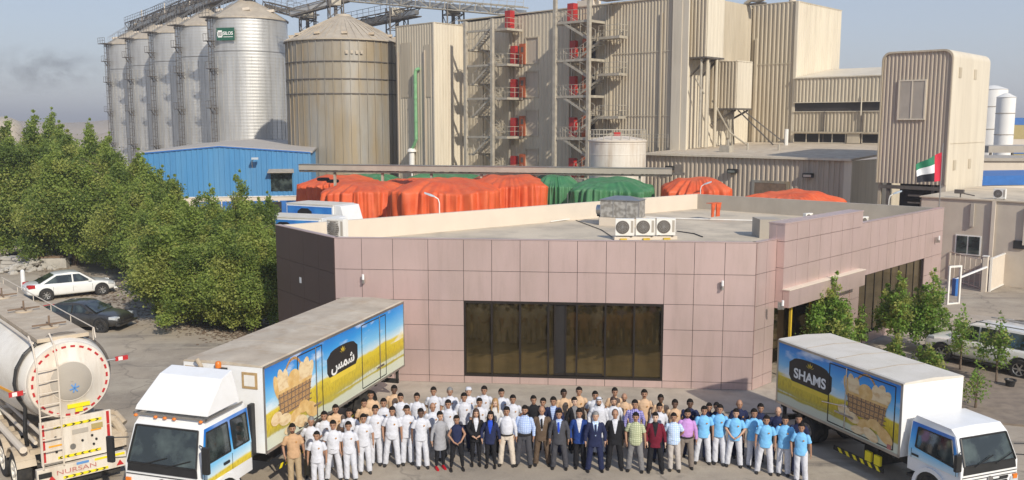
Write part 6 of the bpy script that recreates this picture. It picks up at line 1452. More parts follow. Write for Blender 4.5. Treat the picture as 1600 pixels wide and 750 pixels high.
# cars
def car(name, label, loc, rz, paint, L, W, H, glassz=.93, suv=False, rim=None, group=None):
    """front is -y"""
    t = thing(name, label, 'car', loc, rz, group); h = W/2; y0 = -L/2; y1 = L/2
    if not suv:
        st = [(y0,.38,.62,.62),(y0+.12,.30,.70,.84),(y0+.5,.22,.80,.95),(y0+1.1,.20,.90,1),(-.3,.20,.95,1),(.8,.20,.97,1),(y1-1.1,.22,.99,1),(y1-.35,.28,1.0,.95),(y1-.06,.36,.90,.86),(y1,.42,.72,.72)]
    else:
        st = [(y0,.45,.80,.80),(y0+.10,.38,.98,.92),(y0+.5,.34,1.06,.98),(y0+1.2,.32,1.12,1),(-.3,.32,1.14,1),(.9,.32,1.15,1),(y1-.8,.32,1.16,1),(y1-.15,.36,1.16,.97),(y1,.45,1.10,.90)]
    rings = []
    for y, zb, zt, k in st:
        w_ = h*k; zm = zb + (zt-zb)*.5
        rings.append([(-w_*.86,y,zb),(w_*.86,y,zb),(w_*.98,y,zb+.1),(w_,y,zm),(w_*.95,y,zt-.06),(w_*.82,y,zt),(0,y,zt+.025),(-w_*.82,y,zt),(-w_*.95,y,zt-.06),(-w_,y,zm),(-w_*.98,y,zb+.1)])
    b = MB().loft(rings); body = b.build('body', paint, t, smooth='all')
    md = body.modifiers.new('s', 'SUBSURF'); md.levels = 2; md.render_levels = 2
    zb_ = .88 if not suv else 1.10
    if not suv: prof = [(y0+1.15,zb_-.02),(y0+1.95,H-.06),(-.05+.1,H),(y1-1.55,H-.05),(y1-.55,zb_+.02)]
    else: prof = [(y0+1.25,zb_-.02),(y0+1.85,H-.08),(.3,H),(y1-.45,H-.05),(y1-.12,zb_)]
    hb, ht = h*.88, h*(.66 if not suv else .76); a, b1, c, d, e = prof
    cb = MB(); rg = []
    for (y, z), w_ in zip(prof, (hb, ht, ht, ht*.97, hb*.93)): rg.append([(-w_,y,z),(w_,y,z)])
    vs = [(-hb,a[0],a[1]),(hb,a[0],a[1]),(-ht,b1[0],b1[1]),(ht,b1[0],b1[1]),(-ht,c[0],c[1]),(ht,c[0],c[1]),(-ht*.97,d[0],d[1]),(ht*.97,d[0],d[1]),(-hb*.93,e[0],e[1]),(hb*.93,e[0],e[1]),(-hb,0,zb_-.05),(hb,0,zb_-.05),(-hb,a[0],zb_-.2),(hb,a[0],zb_-.2),(-hb*.93,e[0],zb_-.2),(hb*.93,e[0],zb_-.2)]
    cb.add(vs, [(0,1,3,2),(2,3,5,4),(4,5,7,6),(6,7,9,8),(12,0,2,4,6,8,14),(1,13,15,9,7,5,3),(12,13,1,0),(8,9,15,14),(12,14,15,13)])
    cb.build('cabin', paint, t, smooth=True, bevel=.05)
    def lp(p, q, f): return tuple(p[i]+(q[i]-p[i])*f for i in range(len(p)))
    w0 = quad_panel([(-hb*.9,a[0]+.02,a[1]+.07),(hb*.9,a[0]+.02,a[1]+.07),(ht*.88,b1[0]-.1,b1[1]-.04),(-ht*.88,b1[0]-.1,b1[1]-.04)], .004)
    n_ = Vector((0,-(b1[1]-a[1]),(b1[0]-a[0]))).normalized()*.012
    w0.xf(Matrix.Translation(n_)).build('windscreen', M_glass, t)
    n_ = Vector((0,(d[1]-e[1]),(e[0]-d[0]))).normalized()*.012
    quad_panel([(hb*.82,e[0]-.08,e[1]+.07),(-hb*.82,e[0]-.08,e[1]+.07),(-ht*.85,d[0]+.07,d[1]-.04),(ht*.85,d[0]+.07,d[1]-.04)], .004).xf(Matrix.Translation(n_)).build('rear_window', M_glass, t)
    zl = zb_+.05; zh = H-.12
    def SX(z, sd_): f = (z-zb_)/(H-zb_); return sd_*(hb + (ht-hb)*f + .012)
    def yF(z): f = (z-a[1])/(b1[1]-a[1]); return a[0]+(b1[0]-a[0])*f
    def yR(z): f = (z-e[1])/(d[1]-e[1]); return e[0]+(d[0]-e[0])*f
    splits = [.0] if not suv else [-.15, .95]
    for sd_ in (1, -1):
        ys = [None] + splits + [None]
        for i in range(len(ys)-1):
            lo_l = yF(zl)+.18 if ys[i] is None else ys[i]+.04; lo_h = yF(zh)+.14 if ys[i] is None else ys[i]+.04
            hi_l = yR(zl)-.22 if ys[i+1] is None else ys[i+1]-.04; hi_h = yR(zh)-.16 if ys[i+1] is None else ys[i+1]-.04
            P_ = [(SX(zl,sd_),lo_l,zl),(SX(zl,sd_),hi_l,zl),(SX(zh,sd_),hi_h,zh),(SX(zh,sd_),lo_h,zh)]
            quad_panel(P_[::sd_], .006).build('side_window', M_glass, t)
        dh = MB()
        for y in ((-.15, .85) if not suv else (-.3,.8)): dh.bx(sd_*h*.985-.01,y,zb_-.2,sd_*h*.985+.02,y+.18,zb_-.16)
        dh.build('door_handle', M_chrome if suv else paint, t)
        dg = MB()
        for y in (yF(zl)+.12, .02, 1.05): dg.bar((sd_*(h*.995),y,.42),(sd_*(h*.97),y,zb_-.12),.012)
        dg.build('door_gap', M_black, t)
        MB().bx(sd_*h*.92-.09,yF(zl)+.15,zb_+.02,sd_*h*.92+.12*sd_+.05,yF(zl)+.32,zb_+.16).build('mirror', paint, t, bevel=.03)
        MB().loft([[(sd_*h*(.62),y0+.10,z_),(sd_*h*.88,y0+.20,z_),(sd_*h*.93,y0+.5,z_+.03),(sd_*h*.70,y0+.30,z_+.03)] for z_ in ((.60,.72) if not suv else (.80,.98))]).build('headlight', M_head, t)
        MB().loft([[(sd_*h*(.60),y1-.04,z_),(sd_*h*.90,y1-.10,z_),(sd_*h*.965,y1-.42,z_+.02),(sd_*h*.7,y1-.2,z_+.02)] for z_ in ((.76,.94) if not suv else (.85,1.12))]).build('tail_lamp', M_tail, t)
        r = .33 if not suv else .39
        for yw in (y0+.88, y1-.95):
            MB().lathe([(r+.065,0),(r+.065,.02)], 28, (sd_*(h-.012)-.01,yw,r+.02), 'x').build('wheel_arch', M_black, t)  # black disc on the uncut body, painted shade of the arch hollow
            wheel(t, sd_*(h-.07), yw, r, .22, sd_, rim or M_rim, 7 if not suv else 6)
    MB().bx(-h*.9,y0-.02,.30 if not suv else .42,h*.9,y0+.2,.40 if not suv else .55).build('front_bumper', M_black if suv else paint, t, bevel=.03)
    MB().bx(-h*.45,y0-.015,.50 if not suv else .70,h*.45,y0+.05,.60 if not suv else .88).build('grille', M_black, t)
    MB().bx(-.26,y1-.01,.62,.26,y1+.02,.74).build('number_plate', M_txt_w, t)
    if suv:
        for sd_ in (1,-1): MB().bar((sd_*h*.66,b1[0]+.2,H+.06),(sd_*h*.66,d[0]-.1,H+.05),.04).build('roof_rail', M_rim, t); MB().bx(sd_*h-.06,-1.1,.30,sd_*h+.10,1.2,.36).build('running_board', M_black, t)
    return t
g1 = at(75, 470); g2 = at(155, 461); d_ = (g2-g1); c_ = (g1+g2)/2
hd = lambda d: math.atan2(d.x, -d.y)   # local -y points along d
n_c = Vector((d_.y, -d_.x, 0)).normalized()
car('sedan', 'white saloon car parked by the trees behind the cement tanker', c_ - n_c*.80, hd(d_), M_carw, 4.75, 1.82, 1.47)
g2 = at(160, 520); ang = R(84); f_ = Vector((math.cos(R(-2)), math.sin(R(-6)), 0)).normalized(); c_ = g2 - f_*1.45; c_.y += .9
car('sedan', 'dark grey saloon car with sporty wheels beside the cement tanker', c_, hd(f_), M_card, 4.75, 1.86, 1.38, rim=M_rimd)
g1 = at(1474, 566); g2 = at(1592, 592); d_ = (g1-g2); n_c = Vector((d_.y, -d_.x, 0)).normalized(); c_ = (g1+g2)/2
if n_c.y < 0: n_c = -n_c
car('off_roader', 'champagne white off-road car with dark wheel arches behind the young trees', c_ + n_c*.9, hd(d_), M_cars, 4.95, 1.92, 1.85, suv=True)
c2 = c_ + n_c*.9 + n_c*3.4 + Vector((1.3,.3,0)); car('parked_car', 'black parked car, only its dark roof and side show behind the off-road car', (c2.x, c2.y, 0), hd(d_)+R(4), M_card, 4.8, 1.9, 1.62, suv=True)
c3 = c2 + n_c*3.2 + Vector((.4,.1,0)); car('parked_car', 'white parked car farthest back at the right picture edge', (c3.x, c3.y, 0), hd(d_)+R(6), M_carw, 4.7, 1.84, 1.5)

# ------------------------------------------------------------------ cement tanker
tk = thing('tanker_trailer', 'dusty white bulk cement tanker trailer seen from its striped rear end', 'tanker', (-11.95, 23.5, 0), R(41.3)); tk.scale = (1.05, 1.05, 1.05)
TC = 2.88
tb = MB(); rings = []
for y, rx, rt, rb_ in ((0,.98,.98,.98),(.10,1.02,1.02,1.02),(.5,1.10,1.06,1.16),(2.0,1.30,1.10,1.42),(3.4,1.36,1.10,1.55),(4.6,1.36,1.10,1.30),(5.6,1.36,1.10,1.35),(7.0,1.36,1.10,1.55),(8.6,1.24,1.10,1.4),(10.4,1.16,1.06,1.15),(11.2,.9,.85,.9),(11.5,.4,.4,.4)):
    rings.append([(rx*math.cos(a), y, TC + (rt if math.sin(a) > 0 else rb_)*math.sin(a)) for a in [2*math.pi*k/48 for k in range(48)]])
tb.loft(rings); tb.build('tank', M_cem, tk, smooth='all')
dome = MB().lathe([(1.0,.03),(1.0,-.02),(.97,-.06),(.56,-.12),(.52,-.16),(.02,-.21)], 48, (0,0,TC), 'y', cap=False); dome.build('rear_dome', M_tank, tk, smooth=True)
MB().lathe([(.50,-.158),(.48,-.172),(.25,-.20),(.01,-.216)], 40, (0,-.004,TC), 'y', cap=False).build('dome_disc', M_greyp, tk, smooth=True)
for k in range(26):
    a = 2*math.pi*k/26; mb = MB(); c = Vector((.89*math.cos(a), -.083, TC+.89*math.sin(a))); T = Vector((-math.sin(a),0,math.cos(a))); mb.bar(c-T*.055, c+T*.055, .05, .012, up=(0,1,0)); mb.build('red_dash', M_refr, tk)
em = MB(); 
for a in (0.3, 1.3, 2.2): em.bar((.05-.12*math.cos(a),-.225,TC-.18-.12*math.sin(a)),(.05+.12*math.cos(a),-.225,TC-.18+.12*math.sin(a)),.03,.012,up=(0,1,0))
em.build('blue_emblem', M_txt_b, tk)
MB().bx(-.12,-.14,TC-.72,.42,-.11,TC-.62).bx(.06,-.143,TC-.84,.24,-.112,TC-.73).build('yellow_sticker', M_refy, tk)
MB().lathe([(1.10,0),(1.16,.02),(1.16,.08),(1.10,.10)], 48, (0,.45,TC), 'y', cap=False).build('ring_frame', M_dkst, tk)
hs = MB(); hs.path([(1.16*math.cos(a)*-1,.5,TC+1.12*math.sin(a)) for a in [R(x) for x in (80,60,40,20,0,-20,-35)]] + [(-1.0,.5,1.6),(-.95,.6,1.2)], .05, 8); hs.build('black_hose', M_black, tk)
MB().add([(-1.262,.5,TC-.52),(-1.30,3.0,TC-.62),(-1.30,3.0,TC-.55),(-1.262,.5,TC-.45)], [(0,1,2,3)])
ys_ = MB(); 
for y0_, y1_ in ((.5,2.0),(2.0,3.4),(3.4,4.6)):
    def sidepos(y, z):
        import bisect
        tab = [(.5,1.10,1.16),(2.0,1.30,1.42),(3.4,1.36,1.55),(4.6,1.36,1.30)]
        for i in range(len(tab)-1):
            if tab[i][0] <= y <= tab[i+1][0]+1e-6: f = (y-tab[i][0])/(tab[i+1][0]-tab[i][0]); rx = tab[i][1]+(tab[i+1][1]-tab[i][1])*f; rb = tab[i][2]+(tab[i+1][2]-tab[i][2])*f; break
        s_ = z/rb; return Vector((-rx*math.sqrt(max(0,1-s_*s_))-.008, y, TC+z))
    ys_.bar(sidepos(y0_,-.35), sidepos(y1_,-.35), .02, .07)
ys_.build('yellow_stripe', M_refo, tk)
# walkway on top with rails and manhole clamps
wk = MB(); wk.bx(-.62,.3,TC+1.00,.62,10.6,TC+1.10); wk.build('walkway', M_dust, tk)
rl = MB()
for x in (.75,):
    rl.path([(x,.2,TC+.95),(x,.3,TC+1.2),(x,10.6,TC+1.2)], .015)
    for k in range(6): rl.tube((x,.4+k*2.0,TC+.85),(x,.4+k*2.0,TC+1.2),.012)
rl.path([(-.72,.3,TC+1.02),(-.72,10.6,TC+1.02)], .03)
rl.build('walkway_rail', M_cream, tk)
for y in (1.6, 4.3, 7.0):
    m_ = MB().lathe([(.24,0),(.24,.03),(.20,.05),(.06,.06)], 24, (0,y,TC+1.1)).build('manhole', M_dust, tk, smooth=True); c = MB()
    for a in (0, math.pi/2): c.bar((-.42*math.cos(a),y-.25*math.sin(a),TC+1.19),(.42*math.cos(a),y+.25*math.sin(a),TC+1.19),.04)
    c.tube((0,y,TC+1.15),(0,y,TC+1.42),.025); c.build('clamp', M_timb, m_)
# rear ladder
ld = MB(); 
for x in (-.80,-.32): ld.path([(x,.35,TC+1.2),(x,-.02,TC+1.0),(x,-.26,TC+.5),(x,-.26,.75)], .022)
for k in range(9): ld.tube((-.80,-.26,.9+k*.30),(-.32,-.26,.9+k*.30),.016)
ld.build('ladder', M_cream, tk)
# rear panel and bumper
rp = MB().bx(-.80,-.12,.78,.92,-.04,1.92).build('rear_panel', M_tank, tk, bevel=.015)
def strip_r(x0, z0, x1, z1, m, y=-.128, nm='reflective_strip', th=.008): return MB().bx(x0,y-th,z0,x1,y,z1).build(nm, m, tk)
for k in range(3): strip_r(-.78,.84+k*.36,-.70,1.14+k*.36,M_refr)
for k in range(3): strip_r(.80,.84+k*.36,.87,1.18+k*.36,M_refr)
def chev(x0, x1, z, m=M_refy, h=.07, y=-.128, n=6, dirx=1):
    strip_r(x0,z-h/2,x1,z+h/2,m,y=y); w_ = (x1-x0)/n; 
    for k in range(n):
        mb = MB(); c = x0+w_*(k+.4); P = [(c-.25*w_*dirx,z-h*.45),(c,z-h*.45),(c+.3*w_*dirx,z),(c,z+h*.45),(c-.25*w_*dirx,z+h*.45),(c+.05*w_*dirx,z)]; mb.prism(P, 'y', y-.014, y-.0085).build('chevron', M_blackl, tk)
chev(-.48,.68,1.74); chev(-.42,.62,.92,dirx=-1)
strip_r(-.62,1.24,-.30,1.28,M_refo); strip_r(.40,1.45,.66,1.49,M_refo); strip_r(.42,1.50,.70,1.64,M_ochre); strip_r(-.05,1.46,.34,1.58,M_greyp)
for x, z in ((-.45,1.48),(-.45,1.10),(-.08,1.18),(.18,1.26),(.42,1.34),(.52,1.22),(.45,1.10)): MB().lathe([(.03,0),(.03,.03)],10,(x,-.16,z),'y').build('valve_knob', M_black, tk)
MB().lathe([(.07,0),(.07,.03),(.04,.05)],14,(-.06,-.17,1.16),'y').build('gauge', M_steel, tk)
bmp = MB().bx(-.95,-.22,.34,1.22,-.06,.74).build('bumper', M_tank, tk, bevel=.015)
o = link('lettering', text_mesh('NURSAN', .17, M_txt_r, width=.95), tk); o.rotation_euler = (R(90),0,0); o.location = (-.02,-.228,.56)
strip_r(-.02,.665,.28,.73,M_txt_b,y=-.222,nm='blue_sticker'); strip_r(.42,.665,1.18,.725,M_refy,y=-.222)
chev(-.35,.75,.41,M_refy,.07,y=-.222)
MB().bx(-.92,-.26,.52,-.62,-.222,.64).build('tail_lamp', M_black, tk); 
for x in (-.62, 1.05): MB().prism([(x-.09,.40),(x+.09,.40),(x,.54)],'y',-.24,-.222).build('red_triangle', M_refr, tk)
MB().bx(-1.35,-.24,.18,-.52 if False else -.98,-.2,.44).bx(-1.75,-.24,.18,-1.3,-.2,.44).build('orange_board', M_refo, tk); chev(-1.72,-1.02,.31,M_refo,.20,y=-.242,n=3)
MB().bx(-.72,-.08,.16,1.1,.1,.34).build('under_bar', M_chas, tk)
for x in (-1.22, 1.35):
    f = MB().bx(x-.16,.1,TC-.22 if x < 0 else TC+.25,x+.16,.14,TC-.10 if x < 0 else TC+.37).build('marker_board', M_refr, tk); MB().bx(x-.09,.09,TC-.21 if x < 0 else TC+.26,x+.02,.099,TC-.11 if x < 0 else TC+.36).build('white_mark', M_white, f); MB().tube((x*.7,.12,TC-.16 if x < 0 else TC+.31),(x,.12,TC-.16 if x < 0 else TC+.31),.02).build('arm', M_steel, f)
# axles, wheels, fenders, pipes
for k, y in enumerate((.75, 2.05, 3.35)):
    for sd_ in (-1, 1):
        wheel(tk, sd_*1.10, y, .52, .34, sd_, M_cem, 8)
        fd = MB(); P = [(y+math.cos(a)*.62, .52+math.sin(a)*.62) for a in [math.pi*(.12+.76*j/8) for j in range(9)]]
        for a, b in zip(P[:-1], P[1:]): fd.bar((sd_*1.08,a[0],a[1]),(sd_*1.08,b[0],b[1]),.46,.03)
        fd.build('mudguard', M_dust, tk)
    MB().tube((-.95,y,.52),(.95,y,.52),.08).build('axle', M_chas, tk)
ch = MB()
for x in (-.5,.5): ch.bx(x-.07,.1,.9,x+.07,9,1.15)
for y in (.4,1.4,2.7,4.0): ch.bx(-.95,y-.06,.98,.95,y+.06,1.12)
ch.build('chassis', M_dust, tk)
pp = MB(); pp.path([(-1.15,.1,1.25),(-1.18,4.4,1.30)], .09, 10); pp.path([(-.85,.15,1.35),(-.85,4.2,1.35)], .05, 8); pp.path([(-.62,.15,1.42),(-.70,3.8,1.5)], .05, 8); pp.lathe([(.13,0),(.13,.1)],14,(-1.15,4.35,1.30),'y'); pp.build('discharge_pipe', M_cream, tk)
MB().lathe([(.17,0),(.19,.05),(.17,.14)],18,(-1.15,4.45,1.30),'y').build('pipe_cap', M_cem, tk)
MB().path([(.9,.8,1.5),(1.25,.7,1.35),(1.4,.5,1.0),(1.3,.3,.7)], .12, 10).path([(.9,1.2,1.5),(1.35,1.0,1.45),(1.5,.7,1.2)], .10, 10).build('flexible_hose', M_dust, tk)
MB().bx(-1.1,4.0,.6,1.1,4.3,1.3).build('tool_box', M_cem, tk); MB().bx(-.08,8.0,0,.08,8.2,1.2).build('landing_leg', M_chas, tk)
# ------------------------------------------------------------------ people
# flesh and cloth are grown as one skin each: tapered limbs and torso rings fused by voxel remesh
def remesh(mb, vox, smooth_it=2, name='m'):
    me = mb.mesh(name, [M_black], recalc=True); o = bpy.data.objects.new(name, me); WORK.collection.objects.link(o)
    md = o.modifiers.new('r', 'REMESH'); md.mode = 'VOXEL'; md.voxel_size = vox; md.use_smooth_shade = True
    if smooth_it: ms = o.modifiers.new('s', 'SMOOTH'); ms.iterations = smooth_it; ms.factor = .5
    dg = workdg()
    out = bpy.data.meshes.new_from_object(o.evaluated_get(dg)); bpy.data.objects.remove(o); bpy.data.meshes.remove(me); out.name = name
    return out
def limb(mb, pts, n=12):
    """pts: (x,y,z,r) joints; closed tapered tubes with round joints"""
    for (a, b) in zip(pts[:-1], pts[1:]): mb.tube(a[:3], b[:3], a[3], b[3], n)
    for p in pts: mb.ball(p[:3], p[3], n=n, m=8)
def ell(z, rx, ry, cy=0, cx=0, n=24): return [(cx+rx*math.cos(2*math.pi*k/n), cy+ry*math.sin(2*math.pi*k/n), z) for k in range(n)]
# arm poses: list of (elbow, wrist, hand tip) for wearer's right (-x) then left (+x), body facing -y
POSES = {
 'down':   [((-.265,.015,1.15),(-.275,-.035,.90),(-.265,-.06,.80)), ((.265,.015,1.15),(.275,-.035,.90),(.265,-.06,.80))],
 'relax':  [((-.28,.03,1.15),(-.25,-.07,.91),(-.225,-.10,.82)), ((.26,.0,1.14),(.285,-.02,.89),(.285,-.045,.79))],
 'clasp':  [((-.27,-.01,1.16),(-.10,-.17,.97),(.01,-.19,.91)), ((.27,-.01,1.16),(.11,-.17,.98),(.0,-.205,.93))],
 'back':   [((-.28,.07,1.17),(-.14,.17,.98),(-.03,.18,.93)), ((.28,.07,1.17),(.14,.17,.98),(.03,.19,.94))],
}
LEGS = {'even': ((.095,.105,.115),(.0,-.005,.015)), 'wide': ((.10,.15,.19),(.0,-.01,.02)), 'shift': ((.09,.085,.09),(.0,-.03,.0))}
def shoulders(f): return (.155 if f else .178, 1.365 if f else 1.38)
def legpts(leg, f, s, extra=0.0):
    xs, ys = LEGS[leg]; k = .93 if f else 1
    if leg == 'shift' and s > 0: xs = (.10,.13,.16); ys = (0,-.05,-.03)
    return [(s*xs[0]*k, ys[0], .90, (.088 if not f else .092)+extra), (s*xs[1]*k, ys[1]-.01, .50, .060+extra), (s*(xs[2]*k), ys[2]+.01, .12, .040+extra)]
def hand(mb, wrist, tip, s):
    w_ = Vector(wrist); t = Vector(tip); d = (t-w_).normalized(); side = Vector((0,-1,0)) if abs(d.y) < .6 else Vector((0,0,1)); side = (side - d*side.dot(d)).normalized(); nrm = d.cross(side).normalized()
    pc = w_ + d*.055
    limb(mb, [(w_.x,w_.y,w_.z,.026),(pc.x,pc.y,pc.z,.030)], 8)
    k = pc + d*.03
    for i, L in enumerate((.060,.070,.064,.050)):
        o = side*(.027-.018*i); a = k+o; b = a+d*L*.55+nrm*.004*s; c = b+d*L*.5+nrm*.018*s*-1
        limb(mb, [(a.x,a.y,a.z,.0105),(b.x,b.y,b.z,.0098),(c.x,c.y,c.z,.0085)], 6)
    a = w_+d*.02+side*.024; b = a+side*.028+d*.03; c = b+d*.03+side*.004; limb(mb, [(a.x,a.y,a.z,.013),(b.x,b.y,b.z,.011),(c.x,c.y,c.z,.009)], 6)
def head_pts(f): return 1.632 if not f else 1.635
def make_body(pose, leg, f, fat=1.0):
    mb = MB(); sx, sz = shoulders(f); k = .90 if f else 1.0
    mb.loft([ell(.86,.13*k,.09),ell(.93,.155*k,.105),ell(1.05,.130*k*fat,.095*fat,-.005),ell(1.2,.150*k,.105,-.005),ell(1.32,.158*k,.105),ell(1.385,.145*k,.085),ell(1.43,.095*k,.065,.01),ell(1.48,.055*k,.055,.01)])
    limb(mb, [(0,.015,1.44,.056*k),(0,-.005,1.56,.052*k)])
    hz = head_pts(f)
    mb.ball((0,-.005,hz+.02),.086*(.97 if f else 1),.103,.118,20,14); mb.ball((0,-.035,hz-.055),.064,.066,.066,16,10)   # skull, jaw
    mb.ball((0,-.100,hz-.012),.014,.020,.026,10,8); mb.ball((0,-.107,hz-.024),.018,.014,.011,10,8)                       # nose
    for s in (-1,1):
        mb.ball((s*.087,.0,hz-.005),.012,.022,.032,10,8); mb.ball((s*.031,-.086,hz+.032),.026,.014,.009,10,6)            # ear, brow
        mb.ball((s*.042,-.068,hz-.028),.026,.026,.028,10,6)
        mb.ball((0,-.092,hz-.062),.026,.013,.010,10,6)
    for s, (e, w_, t) in zip((-1,1), POSES[pose]):
        limb(mb, [(s*sx*.96,.0,sz-.01,.044*k),(e[0]*k if not f else e[0]*.92,e[1],e[2],.041*k),(w_[0],w_[1],w_[2],.027*k)]); hand(mb, w_, t, s)
        L = legpts(leg, f, s, -.012); limb(mb, L); a = L[-1]
        mb.loft([[(a[0]+x*.026, a[1]+y_, z) for x, z in ((-1,.012),(1,.012),(1,.035+q),(0,.05+q),(-1,.035+q))] for y_, q in ((.06,.0),(-.0,.02),(-.10,-.01),(-.15,-.02))])
    me = remesh(mb, .010, 1, 'body')
    # features on the face: eyes, brows, lips, beard area by position
    for m in range(5): me.materials.append(M_black) if len(me.materials) < 5 else None
    mi = []
    for p in me.polygons:
        c = p.center; v = 0
        if c.y < -.055 and abs(c.x) < .075:
            if abs(c.z-(hz+.010)) < .010 and .016 < abs(c.x) < .046: v = 1
            elif abs(c.z-(hz+.036)) < .007 and .012 < abs(c.x) < .052: v = 2
            elif abs(c.z-(hz-.062)) < .008 and abs(c.x) < .027: v = 3
            elif abs(c.z-(hz-.044)) < .008 and abs(c.x) < .032: v = 4
        if v == 0 and hz-.13 < c.z < hz-.045 and c.y < .01 and (c.z < hz-.075 or abs(c.x) > .035) and c.z > 1.50+.0: v = 5
        mi.append(v)
    while len(me.materials) < 6: me.materials.append(M_black)
    me.polygons.foreach_set('material_index', mi); me.polygons.foreach_set('use_smooth', [True]*len(me.polygons)); return me
def wrinkle(me, amp, seed=0, fx=9, fz=14):
    nn = [(v.co.copy(), v.normal.copy()) for v in me.vertices]; out = []
    for c, n in nn:
        k = noise.noise(Vector((c.x*fx+seed+c.z*3, c.y*fx, c.z*fz-abs(c.x)*9))) + .35*noise.noise(Vector((c.x*14+c.z*9, c.y*14+seed, c.z*20))); out.extend(c + n*k*amp)
    me.vertices.foreach_set('co', out); me.update()
def top_garment(pose, f, fat, kind):
    """kind: polo (short sleeve), shirt (long sleeve), jacket, tunic, blouse (sleeveless), robe"""
    mb = MB(); sx, sz = shoulders(f); k = .90 if f else 1.0; g = {'polo':.016,'shirt':.014,'jacket':.026,'tunic':.03,'blouse':.012,'robe':.03}[kind]
    hem = {'polo':.83,'shirt':.93,'jacket':.76,'tunic':.62,'blouse':.88,'robe':.12}[kind]; hw = {'polo':.192,'shirt':.168,'jacket':.20,'tunic':.21,'blouse':.17,'robe':.25}[kind]*k; hd_ = {'polo':.145,'shirt':.118,'jacket':.145,'tunic':.16,'blouse':.13,'robe':.21}[kind]
    R_ = [ell(hem,hw,hd_,-.002)]
    if hem < .8: R_.append(ell(.90,.172*k+g,.115+g*.8))
    R_ += [ell(.96,.172*k*(.4+.6*fat)+g,.120*fat+g,-.01*fat)] if kind in ('polo','blouse') else []
    R_ += [ell(1.05,.150*k*fat+g,.105*fat+g,-.01*fat),ell(1.2,.160*k*(.5+.5*fat)+g,.112*fat+g*.7,-.008),ell(1.32,.168*k+g,.115+g*.6),ell(1.39,.158*k+g,.094+g*.5),ell(1.435,.120*k+g*.6,.075+g*.4,.008),ell(1.485,.066*k,.062,.008)]
    mb.loft(R_)
    for s, (e, w_, t) in zip((-1,1), POSES[pose]):
        ex = e[0] if not f else e[0]*.92
        S0 = Vector((s*sx,0,sz)); E = Vector((ex,e[1],e[2])); Wr = Vector(w_)
        if kind == 'blouse': mb.ball((s*sx*.88,0,sz-.005),.052,.05,.04)
        elif kind == 'polo':
            Q = S0+(E-S0)*.78; mb.ball(S0,.066*k); mb.tube(S0, Q, .066*k, .066*k, 14)
        else:
            r0, r1, r2 = (.064,.054,.042) if kind != 'jacket' else (.071,.059,.046)
            mb.ball(S0, r0*k); mb.tube(S0, E, r0*k, r1*k, 14); mb.ball(E, r1*k); mb.tube(E, E+(Wr-E)*.96, r1*k, r2*k, 14)
    if kind != 'jacket': mb.tube((0,.01,1.44),(0,.0,1.505),.068*k,.062*k,16)
    me = remesh(mb, .011, 1, kind); wrinkle(me, .006 if kind != 'robe' else .012, len(pose)*3)
    if kind == 'jacket':
        bm = bmesh.new(); bm.from_mesh(me); kill = []
        for fc in bm.faces:
            c = fc.calc_center_median(); lim = .012 + max(0, (c.z-1.10))*.20
            if c.y < -.02 and c.z > 1.10 and abs(c.x) < min(lim, .085): kill.append(fc)
            if c.z > 1.455 and c.y < .0: kill.append(fc)
        bmesh.ops.delete(bm, geom=list(set(kill)), context='FACES'); bm.to_mesh(me); bm.free()
    me.polygons.foreach_set('use_smooth', [True]*len(me.polygons)); me.materials.clear(); me.materials.append(M_black); return me
def trousers(leg, f, fat=1, slim=False, name='trousers'):
    mb = MB(); k = .93 if f else 1; e = .018 if not slim else .004
    mb.loft([ell(.80,.165*k,.110),ell(.90,.172*k,.118),ell(.97,.158*k*fat,.110*fat,-.005),ell(1.0,.150*k*fat,.105*fat,-.008)])
    for s in (-1,1):
        a, b, c = legpts(leg, f, s, e); mb.ball(a[:3], a[3]); mb.tube(a[:3], b[:3], a[3], b[3]+.006, 16); mb.ball(b[:3], b[3]+.006); mb.tube(b[:3], (c[0],c[1],.055 if not slim else .12), b[3]+.006, c[3]+(.022 if not slim else 0), 16)
    me = remesh(mb, .012, 1, name); wrinkle(me, .008, 4, 7, 7); me.polygons.foreach_set('use_smooth', [True]*len(me.polygons)); me.materials.clear(); me.materials.append(M_black); return me
def shoes(leg, f, side):
    mb = MB()
    for s in (side,):
        a = legpts(leg, f, s)[-1]; o = s*.02
        mb.loft([[(a[0]+x*w_+o*(.08-y_)*2, a[1]+y_, z) for x, z in ((-1,.0),(1,.0),(1,h*.6),(.5,h),(-.5,h),(-1,h*.6))] for y_, w_, h in ((.085,.034,.075),(.03,.042,.095),(-.06,.046,.075),(-.14,.044,.055),(-.195,.026,.04))])
    me = mb.mesh('shoe', M_black, smooth=True, bevel=.006); return me
